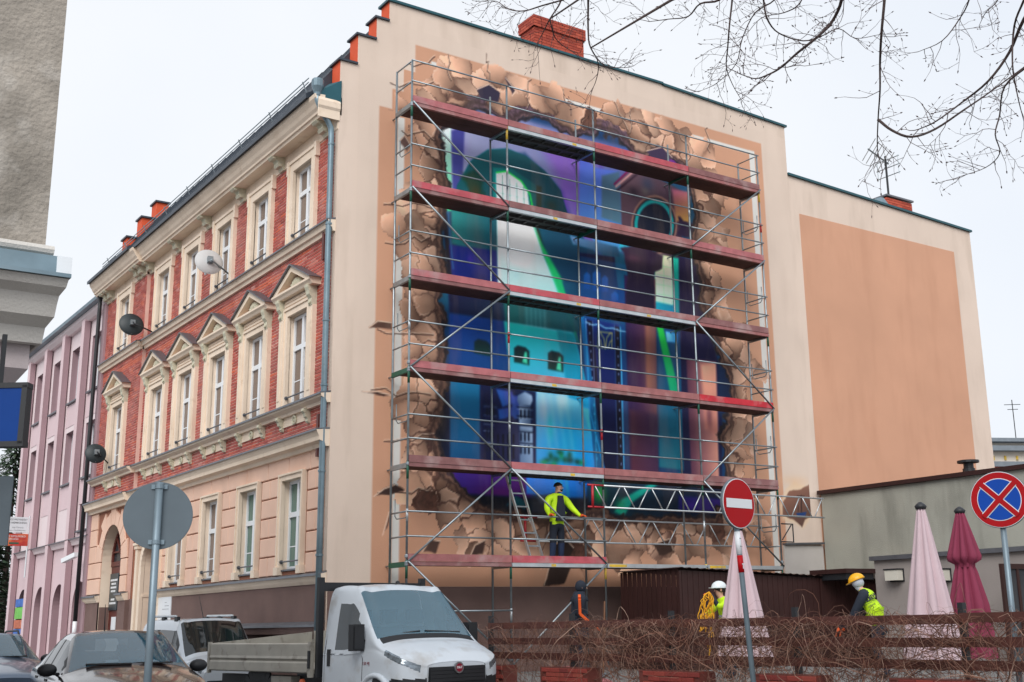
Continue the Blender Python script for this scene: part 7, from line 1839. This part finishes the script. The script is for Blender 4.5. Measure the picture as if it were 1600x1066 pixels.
for k in range(12):
    P_ = [top]; x = 0
    zb_ = -rr_.uniform(0.35, 1.15)
    for q in range(1, 9):
        t = q/8; P_.append(Vector((rr_.uniform(-0.03, 0.03)-0.02*q*(0.4+0.12*k % 1), rr_.uniform(-0.05, 0.05), zb_*t))+Vector((-0.05*math.sin(t*3+k)*(1+k*0.1), 0.04*math.cos(k), 0)))
    P_ += [P_[-1]+Vector((0.05, 0.02, 0.10)), P_[-1]+Vector((0.03, 0.0, 0.30))]
    MB().tube(spl(P_, 2), 0.009, 5).build('strand', 'rope_yellow', rp_, smooth=True)
# stooping worker with yellow helmet
pos = dep(1345, 912, 21.0)
J = stand(0.50, (0, -0.08), {'l': ((-0.24, -0.42, 1.02), (-0.16, -0.66, 0.86)), 'r': ((0.24, -0.42, 1.02), (0.16, -0.66, 0.86))}, {'l': ((-0.12, -0.16, 0.52), (-0.13, 0.05, 0.08)), 'r': ((0.12, -0.10, 0.52), (0.13, 0.10, 0.08))}, 1.28)
Z = {k: 'navy' for k in J}
for k in ('waist', 'chest', 'collar', 'pelvis'): Z[k] = 'hivis'
for k in ('neck', 'jaw', 'skull', 'crown'): Z[k] = 'scarf'
Z['jaw'] = 'skin'
for q in 'lr': Z['toe_'+q] = 'boots'; hand(J, 'wrist_'+q, -1 if q == 'l' else 1, (0, -0.5, -0.6), 'glove_orange', Z)
sy_ = 1.0
py = person('stooping worker in yellow vest and yellow helmet behind the fence', (pos[0]+0.25, pos[1]-0.15, 0.55), yaw_for(-0.48, 0.88), J, Z, sy_)
sk = Vector(J['skull'][:3]); face(py, sk)
cap_shell(py, 'helmet', sk+Vector((0, 0.0, 0.03)), 0.125, 0.15, 0.125, 'helmet_yellow', -0.05, None, R_(22))
MB().lathe([(0.12, 0), (0.15, 0.004), (0.15, 0.012), (0.12, 0.014)], (0, -0.02, 0.0), 22, 'z', 0.9, 1.2).xf(Matrix.Translation(sk+Vector((0, 0.0, 0.022))) @ Matrix.Rotation(R_(22), 4, 'X')).build('helmet_brim', 'helmet_yellow', py)
cap_shell(py, 'scarf', sk+Vector((0, 0.02, -0.01)), 0.105, 0.108, 0.10, 'scarf', -0.85)
# lettering on the side of the vest that faces the street
c0 = Vector(J['chest'][:3]).lerp(Vector(J['waist'][:3]), 0.25)
ax = (Vector(J['chest'][:3])-Vector(J['waist'][:3])).normalized()
yw = py.rotation_euler.z
Rz = Matrix.Rotation(-yw, 3, 'Z'); tocam = Rz @ (Vector(CAM)-Vector(py.location)); tocam = tocam.normalized()
nrm = (tocam-ax*tocam.dot(ax)).normalized(); tx_ = ax.cross(nrm).normalized()
if (tx_-nrm*tx_.dot(nrm)).dot(Rz @ Vector((_r[0], _r[1], 0))) < 0: tx_ = -tx_
tz_ = nrm.cross(tx_)
fm = Matrix(((tx_.x, tz_.x, nrm.x, 0), (tx_.y, tz_.y, nrm.y, 0), (tx_.z, tz_.z, nrm.z, 0), (0, 0, 0, 1)))
fm = Matrix.Translation(c0+nrm*0.185) @ fm
for k, ch in enumerate('GTG'):
    MB().box(-0.145+k*0.1, -0.055+k*0.1, 0.035, 0.115, 0, 0.004).xf(fm).build('letter_box', 'black_paint', py)
    text('lettering', ch, 0.085, 'hivis', py, fm @ Matrix.Translation((-0.10+k*0.1, 0.075, 0.006)))
text('lettering', 'OŚWIE', 0.045, 'black_paint', py, fm @ Matrix.Translation((0, -0.05, 0.004)))
text('lettering', 'BUDOWNICTWO', 0.03, 'black_paint', py, fm @ Matrix.Translation((0, 0.005, 0.004)))
